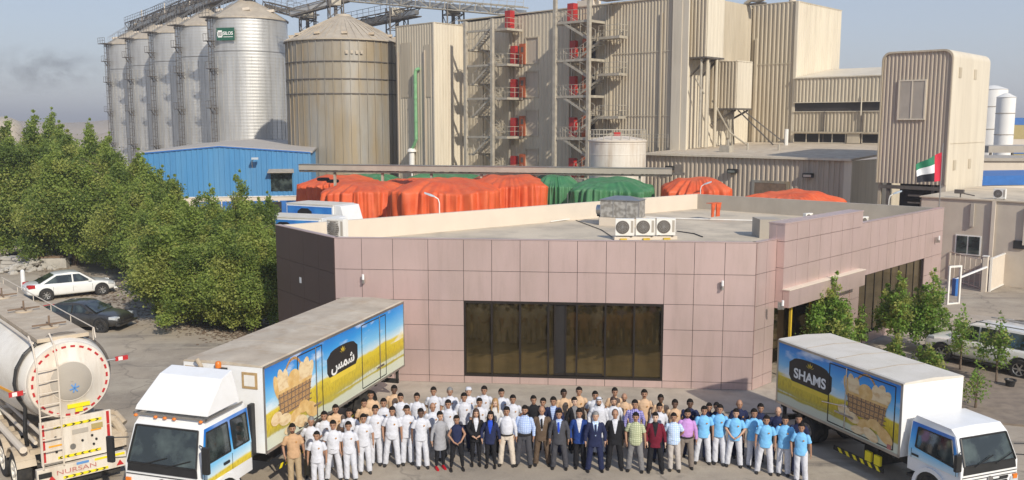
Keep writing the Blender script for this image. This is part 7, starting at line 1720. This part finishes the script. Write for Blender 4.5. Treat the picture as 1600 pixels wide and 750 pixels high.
def hair_mesh(style, f):
    hz = head_pts(f); mb = MB()
    mb.ball((0,.010,hz+.026),.099,.117,.128,20,14)
    if style == 'long':
        mb.loft([ell(hz+.06,.090,.075,.03),ell(hz-.03,.092,.06,.045),ell(1.45,.115,.055,.06),ell(1.32,.11,.045,.085),ell(1.22,.06,.03,.10)])
        for s in (-1,1): limb(mb, [(s*.075,-.02,hz+.03,.026),(s*.088,-.03,hz-.06,.028),(s*.10,-.075,1.46,.026),(s*.10,-.10,1.36,.018)])
    if style == 'bun': mb.ball((0,.10,hz+.06),.045)
    me = remesh(mb, .011, 1, 'hair'); bm = bmesh.new(); bm.from_mesh(me); kill = []
    for fc in bm.faces:
        c = fc.calc_center_median()
        front = c.y < -.035
        if style in ('short','bun') and (c.z < hz + (.070 if c.y < -.06 else (.052 if c.y < -.03 else (-.012 if c.y < .012 else -.06))) ) and not (c.y > .05 and c.z > hz-.09): kill.append(fc)
        if style == 'long' and front and abs(c.x) < .066 and hz-.14 < c.z < hz+.068: kill.append(fc)
        if style == 'receding' and (c.z < hz-.01 or (c.y < .03 and c.z > hz+.02) or (c.y < .0)): kill.append(fc)
    bmesh.ops.delete(bm, geom=kill, context='FACES'); bm.to_mesh(me); bm.free(); wrinkle(me, .004, 2, 30, 30)
    me.polygons.foreach_set('use_smooth', [True]*len(me.polygons)); me.materials.clear(); me.materials.append(M_black); return me
def scarf_mesh():
    hz = head_pts(False); mb = MB(); mb.ball((0,.0,hz+.035),.096,.112,.112,20,14)
    mb.loft([ell(hz+.04,.096,.09,.02),ell(hz-.08,.108,.075,.04),ell(1.46,.15,.08,.04),ell(1.38,.17,.085,.05)])
    me = remesh(mb, .012, 1, 'headscarf'); bm = bmesh.new(); bm.from_mesh(me)
    kill = [fc for fc in bm.faces if (lambda c: c.y < -.03 and abs(c.x) < .07 and 1.47 < c.z < hz+.062)(fc.calc_center_median())]
    bmesh.ops.delete(bm, geom=kill, context='FACES'); bm.to_mesh(me); bm.free(); wrinkle(me, .004, 6, 12, 12)
    me.polygons.foreach_set('use_smooth', [True]*len(me.polygons)); me.materials.clear(); me.materials.append(M_black); return me
_cache = {}
def cached(fn, *a):
    k = (fn.__name__,) + a
    if k not in _cache: _cache[k] = fn(*a)
    return _cache[k]
def cloth_mat(name, c, rough=.85, check=None):
    m = mat(name, c, rough, var=.12, scale=14, spec=.2)
    if check:
        n = m.node_tree.nodes; l = m.node_tree.links; b = n['Principled BSDF']; src = b.inputs['Base Color'].links[0].from_socket
        tc = n.new('ShaderNodeTexCoord'); sp = n.new('ShaderNodeSeparateXYZ'); l.new(tc.outputs['Object'], sp.inputs[0]); outs = []
        for ax in (0, 2):
            mu = n.new('ShaderNodeMath'); mu.operation = 'PINGPONG'; mu.inputs[1].default_value = .03; l.new(sp.outputs[ax], mu.inputs[0]); gt = n.new('ShaderNodeMath'); gt.operation = 'GREATER_THAN'; gt.inputs[1].default_value = .021; l.new(mu.outputs[0], gt.inputs[0]); outs.append(gt)
        ad = n.new('ShaderNodeMath'); ad.operation = 'MAXIMUM'; l.new(outs[0].outputs[0], ad.inputs[0]); l.new(outs[1].outputs[0], ad.inputs[1])
        mx = n.new('ShaderNodeMix'); mx.data_type = 'RGBA'; l.new(ad.outputs[0], mx.inputs[0]); l.new(src, mx.inputs[6]); mx.inputs[7].default_value = tuple(check)+(1,); l.new(mx.outputs[2], b.inputs['Base Color'])
    return m
CL = dict(
 white=cloth_mat('white_cotton',(.61,.62,.67)), white2=cloth_mat('off_white_cotton',(.60,.585,.57)), tan=cloth_mat('tan_cotton',(.60,.41,.26)), tan2=cloth_mat('brown_tan_cotton',(.52,.33,.19)), khaki=cloth_mat('khaki_twill',(.42,.32,.20)), olive=cloth_mat('olive_twill',(.17,.155,.11)),
 grey=cloth_mat('mid_grey_wool',(.20,.195,.20)), pgrey=cloth_mat('pale_grey_cloth',(.40,.41,.45)), dgrey=cloth_mat('dark_grey_wool',(.065,.065,.075)), black=cloth_mat('black_cloth',(.016,.016,.019)), navy=cloth_mat('navy_cloth',(.02,.026,.07)), blue=cloth_mat('bright_blue_suiting',(.018,.05,.21)), royal=cloth_mat('royal_blue_silk',(.02,.07,.50)),
 brown=cloth_mat('brown_suiting',(.12,.083,.057)), taupe=cloth_mat('taupe_twill',(.215,.18,.155)), cream=cloth_mat('cream_chino',(.62,.54,.45)), stone=cloth_mat('stone_chino',(.47,.43,.40)), sky=cloth_mat('sky_blue_polo_knit',(.20,.50,.82)), maroon=cloth_mat('maroon_suiting',(.15,.012,.028)),
 purple=cloth_mat('lilac_cotton',(.53,.28,.60)), ltblue=cloth_mat('light_blue_check',(.50,.60,.80),check=(.30,.40,.66)), ltblue2=cloth_mat('pale_blue_check',(.62,.72,.86),check=(.38,.52,.76)), olivechk=cloth_mat('olive_check',(.55,.56,.38),check=(.30,.34,.20)), bluechk=cloth_mat('blue_violet_check',(.14,.14,.42),check=(.40,.36,.62)), tunic=cloth_mat('grey_marl',(.33,.33,.35)), red=cloth_mat('red_leather',(.45,.01,.02),.4))
SK = dict(a=mat('skin_tan',(.50,.30,.20),.55,var=.1,scale=6), b=mat('skin_brown',(.36,.195,.12),.55,var=.1,scale=6), c=mat('skin_dark',(.135,.072,.045),.5,var=.1,scale=6), d=mat('skin_fair',(.62,.42,.31),.55,var=.08,scale=6))
M_eye = mat('eye_dark', (.03,.02,.018), .3, var=.1); M_lip = mat('lips', (.30,.11,.085), .5, var=.1); M_shoe = mat('black_leather_shoe', (.02,.018,.017), .35, var=.2)
HR = dict(k=mat('black_hair',(.014,.011,.009),.8,var=.3,scale=30,spec=.15), g=mat('grey_hair',(.22,.21,.20),.6,var=.3,scale=30), b=mat('brown_hair',(.06,.03,.015),.5,var=.3,scale=30), y=mat('blonde_hair',(.40,.23,.09),.5,var=.3,scale=30))
M_badge = mat('orange_embroidered_badge', (.55,.27,.08), .7, var=.3, scale=40)
def omat(o, mats):
    for i, m in enumerate(mats):
        o.material_slots[i].link = 'OBJECT'; o.material_slots[i].material = m
def person(px, py, label, lean=None, top='polo', tc='white', bot='white', skin='b', hair='k', style='short', pose='down', leg='even', f=False, fat=1.0, h=1.72, beard=0, inner=None, tie=None, badge=False, shoe=None, group='staff lined up for the group photograph', slim=False, dz=0, turn=0.0):
    if pose == 'down': pose = rnd.choice(['down','down','relax','back'] if top == 'polo' else ['down','down','relax'])
    if leg == 'even': leg = rnd.choice(['even','even','shift','wide'])
    fat = 1.0 if fat < 1.05 else (1.12 if fat < 1.2 else 1.25)
    s = h/1.755; g = at(px, py, h); rz = math.atan2(g.x, -g.y)
    rz = -math.atan2(g.x, g.y)*-1
    t = thing('person', label, 'person', (g.x, g.y, 0), math.atan2(-g.x, g.y)*-1*-.0 + math.atan2(-(g.x), g.y) * .55 + turn, group)
    t.rotation_euler = (R(rnd.uniform(-1.2,1.2)), R(rnd.uniform(-1.5,1.5)), t.rotation_euler[2] + rnd.uniform(-.22,.22))
    sc = (s*rnd.uniform(.98,1.04), s*rnd.uniform(.98,1.04), s)
    def put(nm, me, mats, par=t):
        o = link(nm, me, par); omat(o, mats)
        if par is t: o.scale = sc
        return o
    sk = SK[skin]; hr = HR[hair]
    put('body', cached(make_body, pose, leg, f, 1.0), [sk, M_eye, hr if style != 'none' else sk, M_lip if f or skin != 'c' else sk, hr if beard else sk, hr if beard > 1 else sk])
    for sd_ in (-1, 1): put('shoe', cached(shoes, leg, f, sd_), [shoe or M_shoe])
    if top == 'robe': put('robe', cached(top_garment, pose, f, fat, 'robe'), [CL[tc]])
    else:
        put('trousers', cached(trousers, leg, f, fat, slim), [CL[bot]])
        if top == 'jacket':
            put('shirt', cached(top_garment, pose, f, fat, 'shirt'), [CL[inner or 'white']])
            put('jacket', cached(top_garment, pose, f, fat, 'jacket'), [CL[tc]])
            if tie: put('tie', cached(tie_mesh, 0), [CL[tie]])
        else: put({'polo':'polo_shirt','shirt':'shirt','tunic':'tunic','blouse':'sleeveless_top'}[top], cached(top_garment, pose, f, fat, top), [CL[tc]])
    if badge: put('badge', cached(badge_mesh, fat), [M_badge])
    if top in ('shirt',) or (top == 'polo' and fat > 1.05):
        put('belt', cached(belt_mesh, fat), [M_shoe])
    if style == 'scarf': put('headscarf', cached(scarf_mesh), [CL['white']]); put('head_cord', cached(cord_mesh), [M_black])
    elif style == 'cap': put('hair', cached(hair_mesh, 'short', f), [hr]); put('cap', cached(cap_mesh), [CL['white']])
    elif style != 'none': put('hair', cached(hair_mesh, style, f), [hr])
    return t
def tie_mesh(_):
    return MB().prism([(-.02,1.44),(.02,1.44),(.032,1.18),(0,1.12),(-.032,1.18)], 'y', -.150, -.140).mesh('tie', M_black)
def badge_mesh(fat):
    mb = MB(); y = -.118-.03*fat; n = 10; mb.lathe([(.024,0),(.024,.010)], 12, (.085,y,1.29), 'y'); return mb.mesh('badge', M_black)
def belt_mesh(fat):
    mb = MB(); rx, ry = .162*fat, .124*fat; mb.loft([ell(.94,rx+.01,ry+.012,-.006),ell(.975,rx+.008,ry+.012,-.008)]); return mb.mesh('belt', M_black)
def cap_mesh():
    hz = head_pts(False); mb = MB(); mb.lathe([(.093,0),(.094,.05),(.07,.09),(.01,.10)], 20, (0,.0,hz+.06)); return mb.mesh('cap', M_black, smooth=True)
def cord_mesh():
    hz = head_pts(False); mb = MB(); mb.lathe([(.090,0),(.104,.012),(.090,.024)], 24, (0,.0,hz+.085), sy=1.12, cap=False); return mb.mesh('cord', M_black)

WW = dict(top='polo', tc='white', bot='white', badge=True)
TT = dict(top='polo', tc='tan', bot='khaki', badge=True)
NN = dict(top='polo', tc='navy', bot='navy', badge=True)
BB = dict(top='polo', tc='sky', bot='white', badge=True)
PEOPLE = [
 # front row, left wing in white
 (458.8,662.7,'bearded man in brown tan shirt and khaki trousers at far left of front row', dict(top='polo',tc='tan2',bot='khaki',skin='b',beard=2,leg='even',h=1.76,badge=True)),
 (494.6,675.2,'short man in white uniform, lowest standing person near the left end of the front row', dict(WW,skin='b',pose='down',leg='even',h=1.60)),
 (519.5,657,'stout man in white uniform, second white uniform of the front row from the left', dict(WW,skin='b',pose='down',fat=1.14,h=1.72,leg='wide')),
 (545.2,659.8,'man in white uniform, third white uniform of the front row from the left', dict(WW,skin='b',pose='relax',h=1.67,leg='shift')),
 (566.7,647.5,'man in white uniform turned a little, fourth white uniform of the front row', dict(WW,skin='b',pose='down',h=1.72,turn=.35)),
 (585.7,633.7,'tall man in white uniform with dark hair, fifth white uniform of the front row', dict(WW,skin='b',pose='down',h=1.78)),
 (610.7,636.2,'stout man in white uniform with legs apart, sixth white uniform of the front row', dict(WW,skin='b',pose='relax',fat=1.12,h=1.76,leg='wide')),
 (635.2,634,'man in white uniform, seventh white uniform of the front row', dict(WW,skin='b',pose='down',h=1.76,leg='even')),
 (657.8,639.4,'dark skinned man in white uniform, right beside the woman in grey tunic', dict(WW,skin='c',pose='down',h=1.74,leg='shift')),
 (686.9,643.5,'woman in grey marl tunic and black trousers with red shoes', dict(top='tunic',tc='tunic',bot='black',skin='a',hair='k',style='bun',f=True,pose='down',h=1.70,shoe=CL['red'],slim=True,turn=.2)),
 (713.4,649.8,'woman in navy sleeveless top with bare arms and hands clasped', dict(top='blouse',tc='navy',bot='black',skin='b',hair='k',style='bun',f=True,pose='clasp',h=1.62,slim=True)),
 (742.9,640,'woman in black blazer over white top with long dark hair, left of the two', dict(top='jacket',tc='black',inner='white',bot='black',skin='a',hair='b',style='long',f=True,pose='clasp',h=1.68,slim=True)),
 (765,643,'woman in navy blazer over a royal blue top with long dark hair', dict(top='jacket',tc='navy',inner='royal',bot='black',skin='a',hair='k',style='long',f=True,pose='relax',h=1.66,slim=True)),
 (791.7,636,'man in white shirt and cream trousers with long sleeves', dict(top='shirt',tc='white',bot='cream',skin='b',pose='relax',h=1.76,leg='wide',fat=1.1,beard=1)),
 (818.2,634.4,'stout bearded man in light blue checked shirt and dark grey trousers', dict(top='shirt',tc='ltblue',bot='dgrey',skin='b',pose='down',h=1.80,leg='wide',fat=1.25,beard=2)),
 (847.7,634.4,'bald man in brown suit', dict(top='jacket',tc='brown',inner='white',tie='black',bot='brown',skin='b',style='none',pose='down',h=1.78,fat=1.1)),
 (874.9,641.2,'man in dark grey suit with a blue tie', dict(top='jacket',tc='dgrey',inner='ltblue',tie='royal',bot='dgrey',skin='b',pose='down',h=1.74,leg='wide')),
 (907.3,640,'man in bright blue jacket with open white collar', dict(top='jacket',tc='blue',inner='white',bot='black',skin='b',hair='k',pose='down',h=1.74)),
 (930.4,643.5,'grey haired man in navy suit and dark tie, centre of the front row', dict(top='jacket',tc='navy',inner='ltblue2',tie='navy',bot='navy',skin='a',hair='g',pose='down',h=1.76,leg='wide')),
 (961.7,640.8,'balding man in black suit with open white shirt', dict(top='jacket',tc='black',inner='white',bot='black',skin='b',hair='g',style='receding',pose='down',h=1.76,fat=1.1)),
 (993.9,644.6,'man in olive checked short sleeved shirt and grey trousers', dict(top='polo',tc='olivechk',bot='grey',skin='b',pose='relax',h=1.74,leg='wide',fat=1.12,beard=1)),
 (1026,645.7,'person in maroon jacket over black clothes', dict(top='jacket',tc='maroon',inner='black',bot='black',skin='d',pose='down',h=1.74,leg='wide',fat=1.1)),
 (1054,646.4,'man in pale blue checked shirt and stone coloured trousers', dict(top='polo',tc='ltblue2',bot='stone',skin='b',pose='down',h=1.68,leg='shift',fat=1.06,beard=1)),
 (1072,639.4,'bearded man in lilac shirt and taupe trousers', dict(top='shirt',tc='purple',bot='taupe',skin='b',beard=2,pose='relax',h=1.76,fat=1.1,leg='wide')),
 (1099.3,635,'man in sky blue polo, first of the sky blue polos from the left', dict(BB,skin='b',pose='down',h=1.72,leg='wide')),
 (1124.7,633.3,'tall man in sky blue polo, second of the sky blue polos', dict(BB,skin='b',pose='down',h=1.76)),
 (1149.2,639,'man in sky blue polo with hands clasped in front, third of the sky blue polos', dict(BB,skin='a',pose='clasp',h=1.72,leg='wide')),
 (1178,639.4,'man in sky blue polo, fourth of the sky blue polos, partly behind his neighbour', dict(BB,skin='b',pose='down',h=1.72)),
 (1196.8,649.6,'man in sky blue polo, fifth of the sky blue polos', dict(BB,skin='b',pose='down',h=1.70,leg='wide')),
 (1227.4,649.6,'man in sky blue polo, sixth of the sky blue polos', dict(BB,skin='b',pose='down',h=1.74,leg='even')),
 (1253.5,661.2,'last man in sky blue polo at right end of the front row', dict(BB,skin='b',pose='relax',h=1.68,turn=-.1)),
 # second and third rows, left
 (483.3,652,'grey haired man in white polo and olive trousers behind the short man at left', dict(WW,bot='olive',skin='b',hair='g',h=1.74,pose='back')),
 (508.2,643,'man in white polo looking over the second and third white uniforms at left', dict(WW,skin='b',h=1.72)),
 (524.8,632.6,'young man in light tan polo between white uniforms near the truck box', dict(TT,skin='b',h=1.70)),
 (547.2,638.5,'man in white uniform standing in the second row beside the truck doors', dict(WW,skin='b',h=1.74)),
 (569.4,623.5,'man in tan polo, front one of the pair by the truck rear wheels', dict(TT,skin='b',h=1.70)),
 (577.4,611.3,'man in tan polo, rear one of the pair by the truck rear wheels', dict(TT,skin='b',h=1.76)),
 (600,623,'man in white polo with dark hair behind the fifth and sixth white uniforms', dict(WW,skin='b',h=1.74)),
 (614.3,602.7,'very dark skinned man in tan polo standing farthest back by the truck rear end', dict(TT,skin='c',h=1.80)),
 (627.7,615,'man in white polo with black hair right of the truck end, third row', dict(WW,skin='b',h=1.72)),
 (650.4,615,'man in white polo, third row, above the dark skinned man in white', dict(WW,skin='b',h=1.72)),
 (679.4,605,'man in white polo standing in the back row above the grey tunic', dict(WW,skin='b',h=1.76,fat=1.1)),
 (674.8,629.9,'bald man in white polo and pale grey trousers left behind the grey tunic', dict(WW,bot='pgrey',skin='b',style='none',h=1.74,pose='back')),
 (702.7,606,'grey haired man in white polo in the back row below the window corner', dict(WW,skin='b',hair='g',h=1.74)),
 (702,625,'man in white polo in the second row between grey tunic and navy top', dict(WW,skin='b',bot='dgrey',h=1.74)),
 (731.5,606.7,'man in white cap in the back row under the left window corner', dict(WW,skin='a',style='cap',h=1.72)),
 (726.5,615,'tall man in long white shirt directly behind the navy sleeveless top', dict(WW,skin='b',bot='navy',h=1.78,badge=True)),
 (755.3,603.3,'man in white polo with thick black hair, back row, left of the blonde woman', dict(WW,skin='b',h=1.78)),
 (750,623,'man in white polo looking over the shoulder of the black blazer woman', dict(WW,skin='b',h=1.74)),
 (773.5,623.5,'blonde woman in white blouse behind the navy blazer', dict(top='shirt',tc='white2',bot='black',skin='d',hair='y',style='long',f=True,h=1.72)),
 (784.7,608.3,'man in white shirt with red collar in the back row right of the blonde woman', dict(WW,skin='b',h=1.74)),
 (801.2,618,'grey templed man in white polo behind the cream trousers man', dict(WW,skin='b',hair='k',h=1.74)),
 (834.8,618.5,'man in black shirt behind the gap between check shirt and brown suit', dict(top='shirt',tc='black',bot='black',skin='b',h=1.72)),
 (846.8,623,'person with black hair almost hidden behind the brown suit', dict(top='shirt',tc='black',bot='black',skin='b',hair='k',style='bun',f=True,h=1.66)),
 (865.8,620.4,'man in navy suit in the second row behind the dark grey suit', dict(top='jacket',tc='navy',inner='ltblue',bot='navy',skin='b',h=1.76)),
 (882.4,608.8,'dark skinned man in tan polo in the back row left of the bright blue jacket', dict(TT,skin='c',h=1.76)),
 (904,605.4,'man in tan polo in the back row above the bright blue jacket', dict(TT,skin='b',h=1.78)),
 (898,622,'woman in black top and black hair behind the bright blue jacket', dict(top='jacket',tc='black',inner='grey',bot='black',skin='d',hair='k',style='bun',f=True,h=1.68)),
 (929.3,611.7,'man with black hair glimpsed right behind the white headscarf', dict(TT,tc='white',skin='b',h=1.72)),
 (933.8,620.8,'man in white robe and white headscarf with black cord', dict(top='robe',tc='white',skin='a',hair='k',style='scarf',beard=2,h=1.76,pose='down')),
 (958.3,606,'man in tan polo in the back row right of the headscarf', dict(TT,skin='b',h=1.76)),
 (960.6,621.3,'bearded man in white shirt behind the black suit', dict(top='shirt',tc='white',bot='navy',skin='a',hair='b',beard=2,h=1.76)),
 (977.6,615,'balding bearded man in tan polo behind the black suit shoulder', dict(TT,skin='b',style='none',hair='k',beard=2,h=1.70)),
 (992,624.9,'man in blue violet checked shirt behind the olive checked shirt', dict(top='shirt',tc='bluechk',bot='navy',skin='b',h=1.74)),
 (1007.5,610,'tall man in tan polo in the back row above the blue violet checks', dict(TT,skin='b',h=1.80,beard=1)),
 (1034.3,617.4,'dark skinned man in tan polo in the back row above the maroon jacket', dict(TT,skin='c',h=1.74)),
 (1029,631,'man in white shirt directly behind the maroon jacket', dict(top='shirt',tc='white',bot='navy',skin='b',h=1.72)),
 (1054.7,624.7,'dark skinned man in tan polo, rightmost tan polo of the back row', dict(TT,skin='c',h=1.72)),
 (1077,623.8,'dark skinned man in navy polo behind the lilac shirt', dict(NN,skin='c',h=1.76)),
 (1110,631,'man in navy polo, left of the two heads between first and second sky blue polos', dict(NN,skin='b',h=1.70)),
 (1119,629.4,'man in navy polo almost hidden behind the second sky blue polo', dict(NN,skin='b',h=1.72)),
 (1155.3,624.9,'bald man in navy polo behind the third sky blue polo', dict(NN,skin='b',style='none',h=1.76)),
 (1186.4,631,'man in navy polo between the fourth and fifth sky blue polos', dict(NN,skin='b',h=1.72)),
 (1215.4,636.2,'bald man in navy polo behind the sixth sky blue polo', dict(NN,skin='a',style='none',h=1.74)),
 (1250.5,648.7,'man in navy polo right behind the last sky blue polo', dict(NN,skin='b',h=1.72)),
]
for (px, py, lb, kw) in PEOPLE: person(px, py, lb, **kw)
for o in list(WORK.objects): bpy.data.objects.remove(o)
bpy.data.scenes.remove(WORK)
# ------------------------------------------------------------------ small things on the ground
def rubble(px, py, s, label, seed, m=None):
    g_ = at(px, py); t = thing('rubble_heap', label, 'rubble', g_, 0, 'rubble and debris heaps left of the white saloon'); rr = random.Random(seed)
    mb = MB()
    for k in range(26):
        a = rr.random()*6.28; q = s*rr.random(); r = s*rr.uniform(.10,.28); c = (q*math.cos(a), q*math.sin(a)*.7, max(.02,(s-q)*.30+rr.uniform(-.1,.1)))
        b = MB().ball(c, r, r*rr.uniform(.6,1.1), r*rr.uniform(.4,.8), 7, 5)
        b.v = [tuple(x + rr.uniform(-.12,.12)*r for x in v) for v in b.v]; mb.add(b.v, b.f)
    mb.build('stones', m or M_rock, t)
rubble(12, 402, 3.0, 'large pale gravel heap at the left edge behind the saloon', 1)
rubble(55, 420, 1.6, 'smaller grey rubble heap left of the white saloon roof', 2)
rubble(25, 425, 1.3, 'pale broken block heap at the left edge, nearer than the gravel heap', 3)
rubble(88, 408, 1.2, 'dark debris heap under the trees', 4, M_timb)
g_ = at(85, 418); t = thing('concrete_block', 'pale concrete block lying behind the white saloon', 'block', g_, R(8)); MB().bx(-.9,-.35,0,.9,.35,.7).build('block', M_rock, t, bevel=.04); MB().bx(-1.0,-.4,.72,.8,.3,.82).build('plank', M_timb, t)
g_ = at(42, 417); t = thing('concrete_slab_stack', 'grey concrete slabs stacked at the left below the gravel heap', 'slabs', g_, R(-4)); 
for k in range(3): MB().bx(-1.6+.1*k,-.5,.0+.25*k,1.5-.2*k,.5,.22+.25*k).build('slab', M_rock, t, bevel=.02)
g_ = at(37, 452); t = thing('white_bollard', 'small white post at the tail of the white saloon', 'bollard', g_ + Vector((0,0,0))); MB().tube((0,0,0),(0,0,1.05),.14,.12,12).build('post', M_whitef, t); MB().ball((0,0,1.08),.12).build('cap', M_whitef, t)
g_ = at(1578, 606); t = thing('plant_pot', 'small black plant pot on the soil by the sapling at right', 'pot', g_); MB().lathe([(.13,0),(.18,.28),(.21,.28),(.21,.33),(.17,.33),(.14,.26)], 18).build('pot', M_black, t); MB().lathe([(.16,0),(.15,.02)],16,(0,0,.26)).build('earth', M_soil, t)
rnd2 = random.Random(3)
for i in range(4):
    px, py = ((1372,600),(1392,588),(1440,560),(1462,548))[i]
for px, py, s, lb in ((1430,556,1.0,'pale paving slab edge below the glazing, left'),):
    pass
# fallen leaves and litter under the trees count as ground cover
mb = MB(); rr = random.Random(17)
for k in range(2600):
    u = rr.random(); px = 60+330*u; py = 430+95*u + rr.gauss(0,14); 
    if py < 400 or py > 540: continue
    p = at(px, py); a = rr.random()*6.28; s = rr.uniform(.03,.10); mb.add([(p.x+s*math.cos(a+b),p.y+s*math.sin(a+b),.012+rr.random()*.03) for b in (0,1.7,3.1,4.6)], [(0,1,2,3)])
tag(mb.build('leaf_litter', M_timb, recalc=False), kind='stuff')
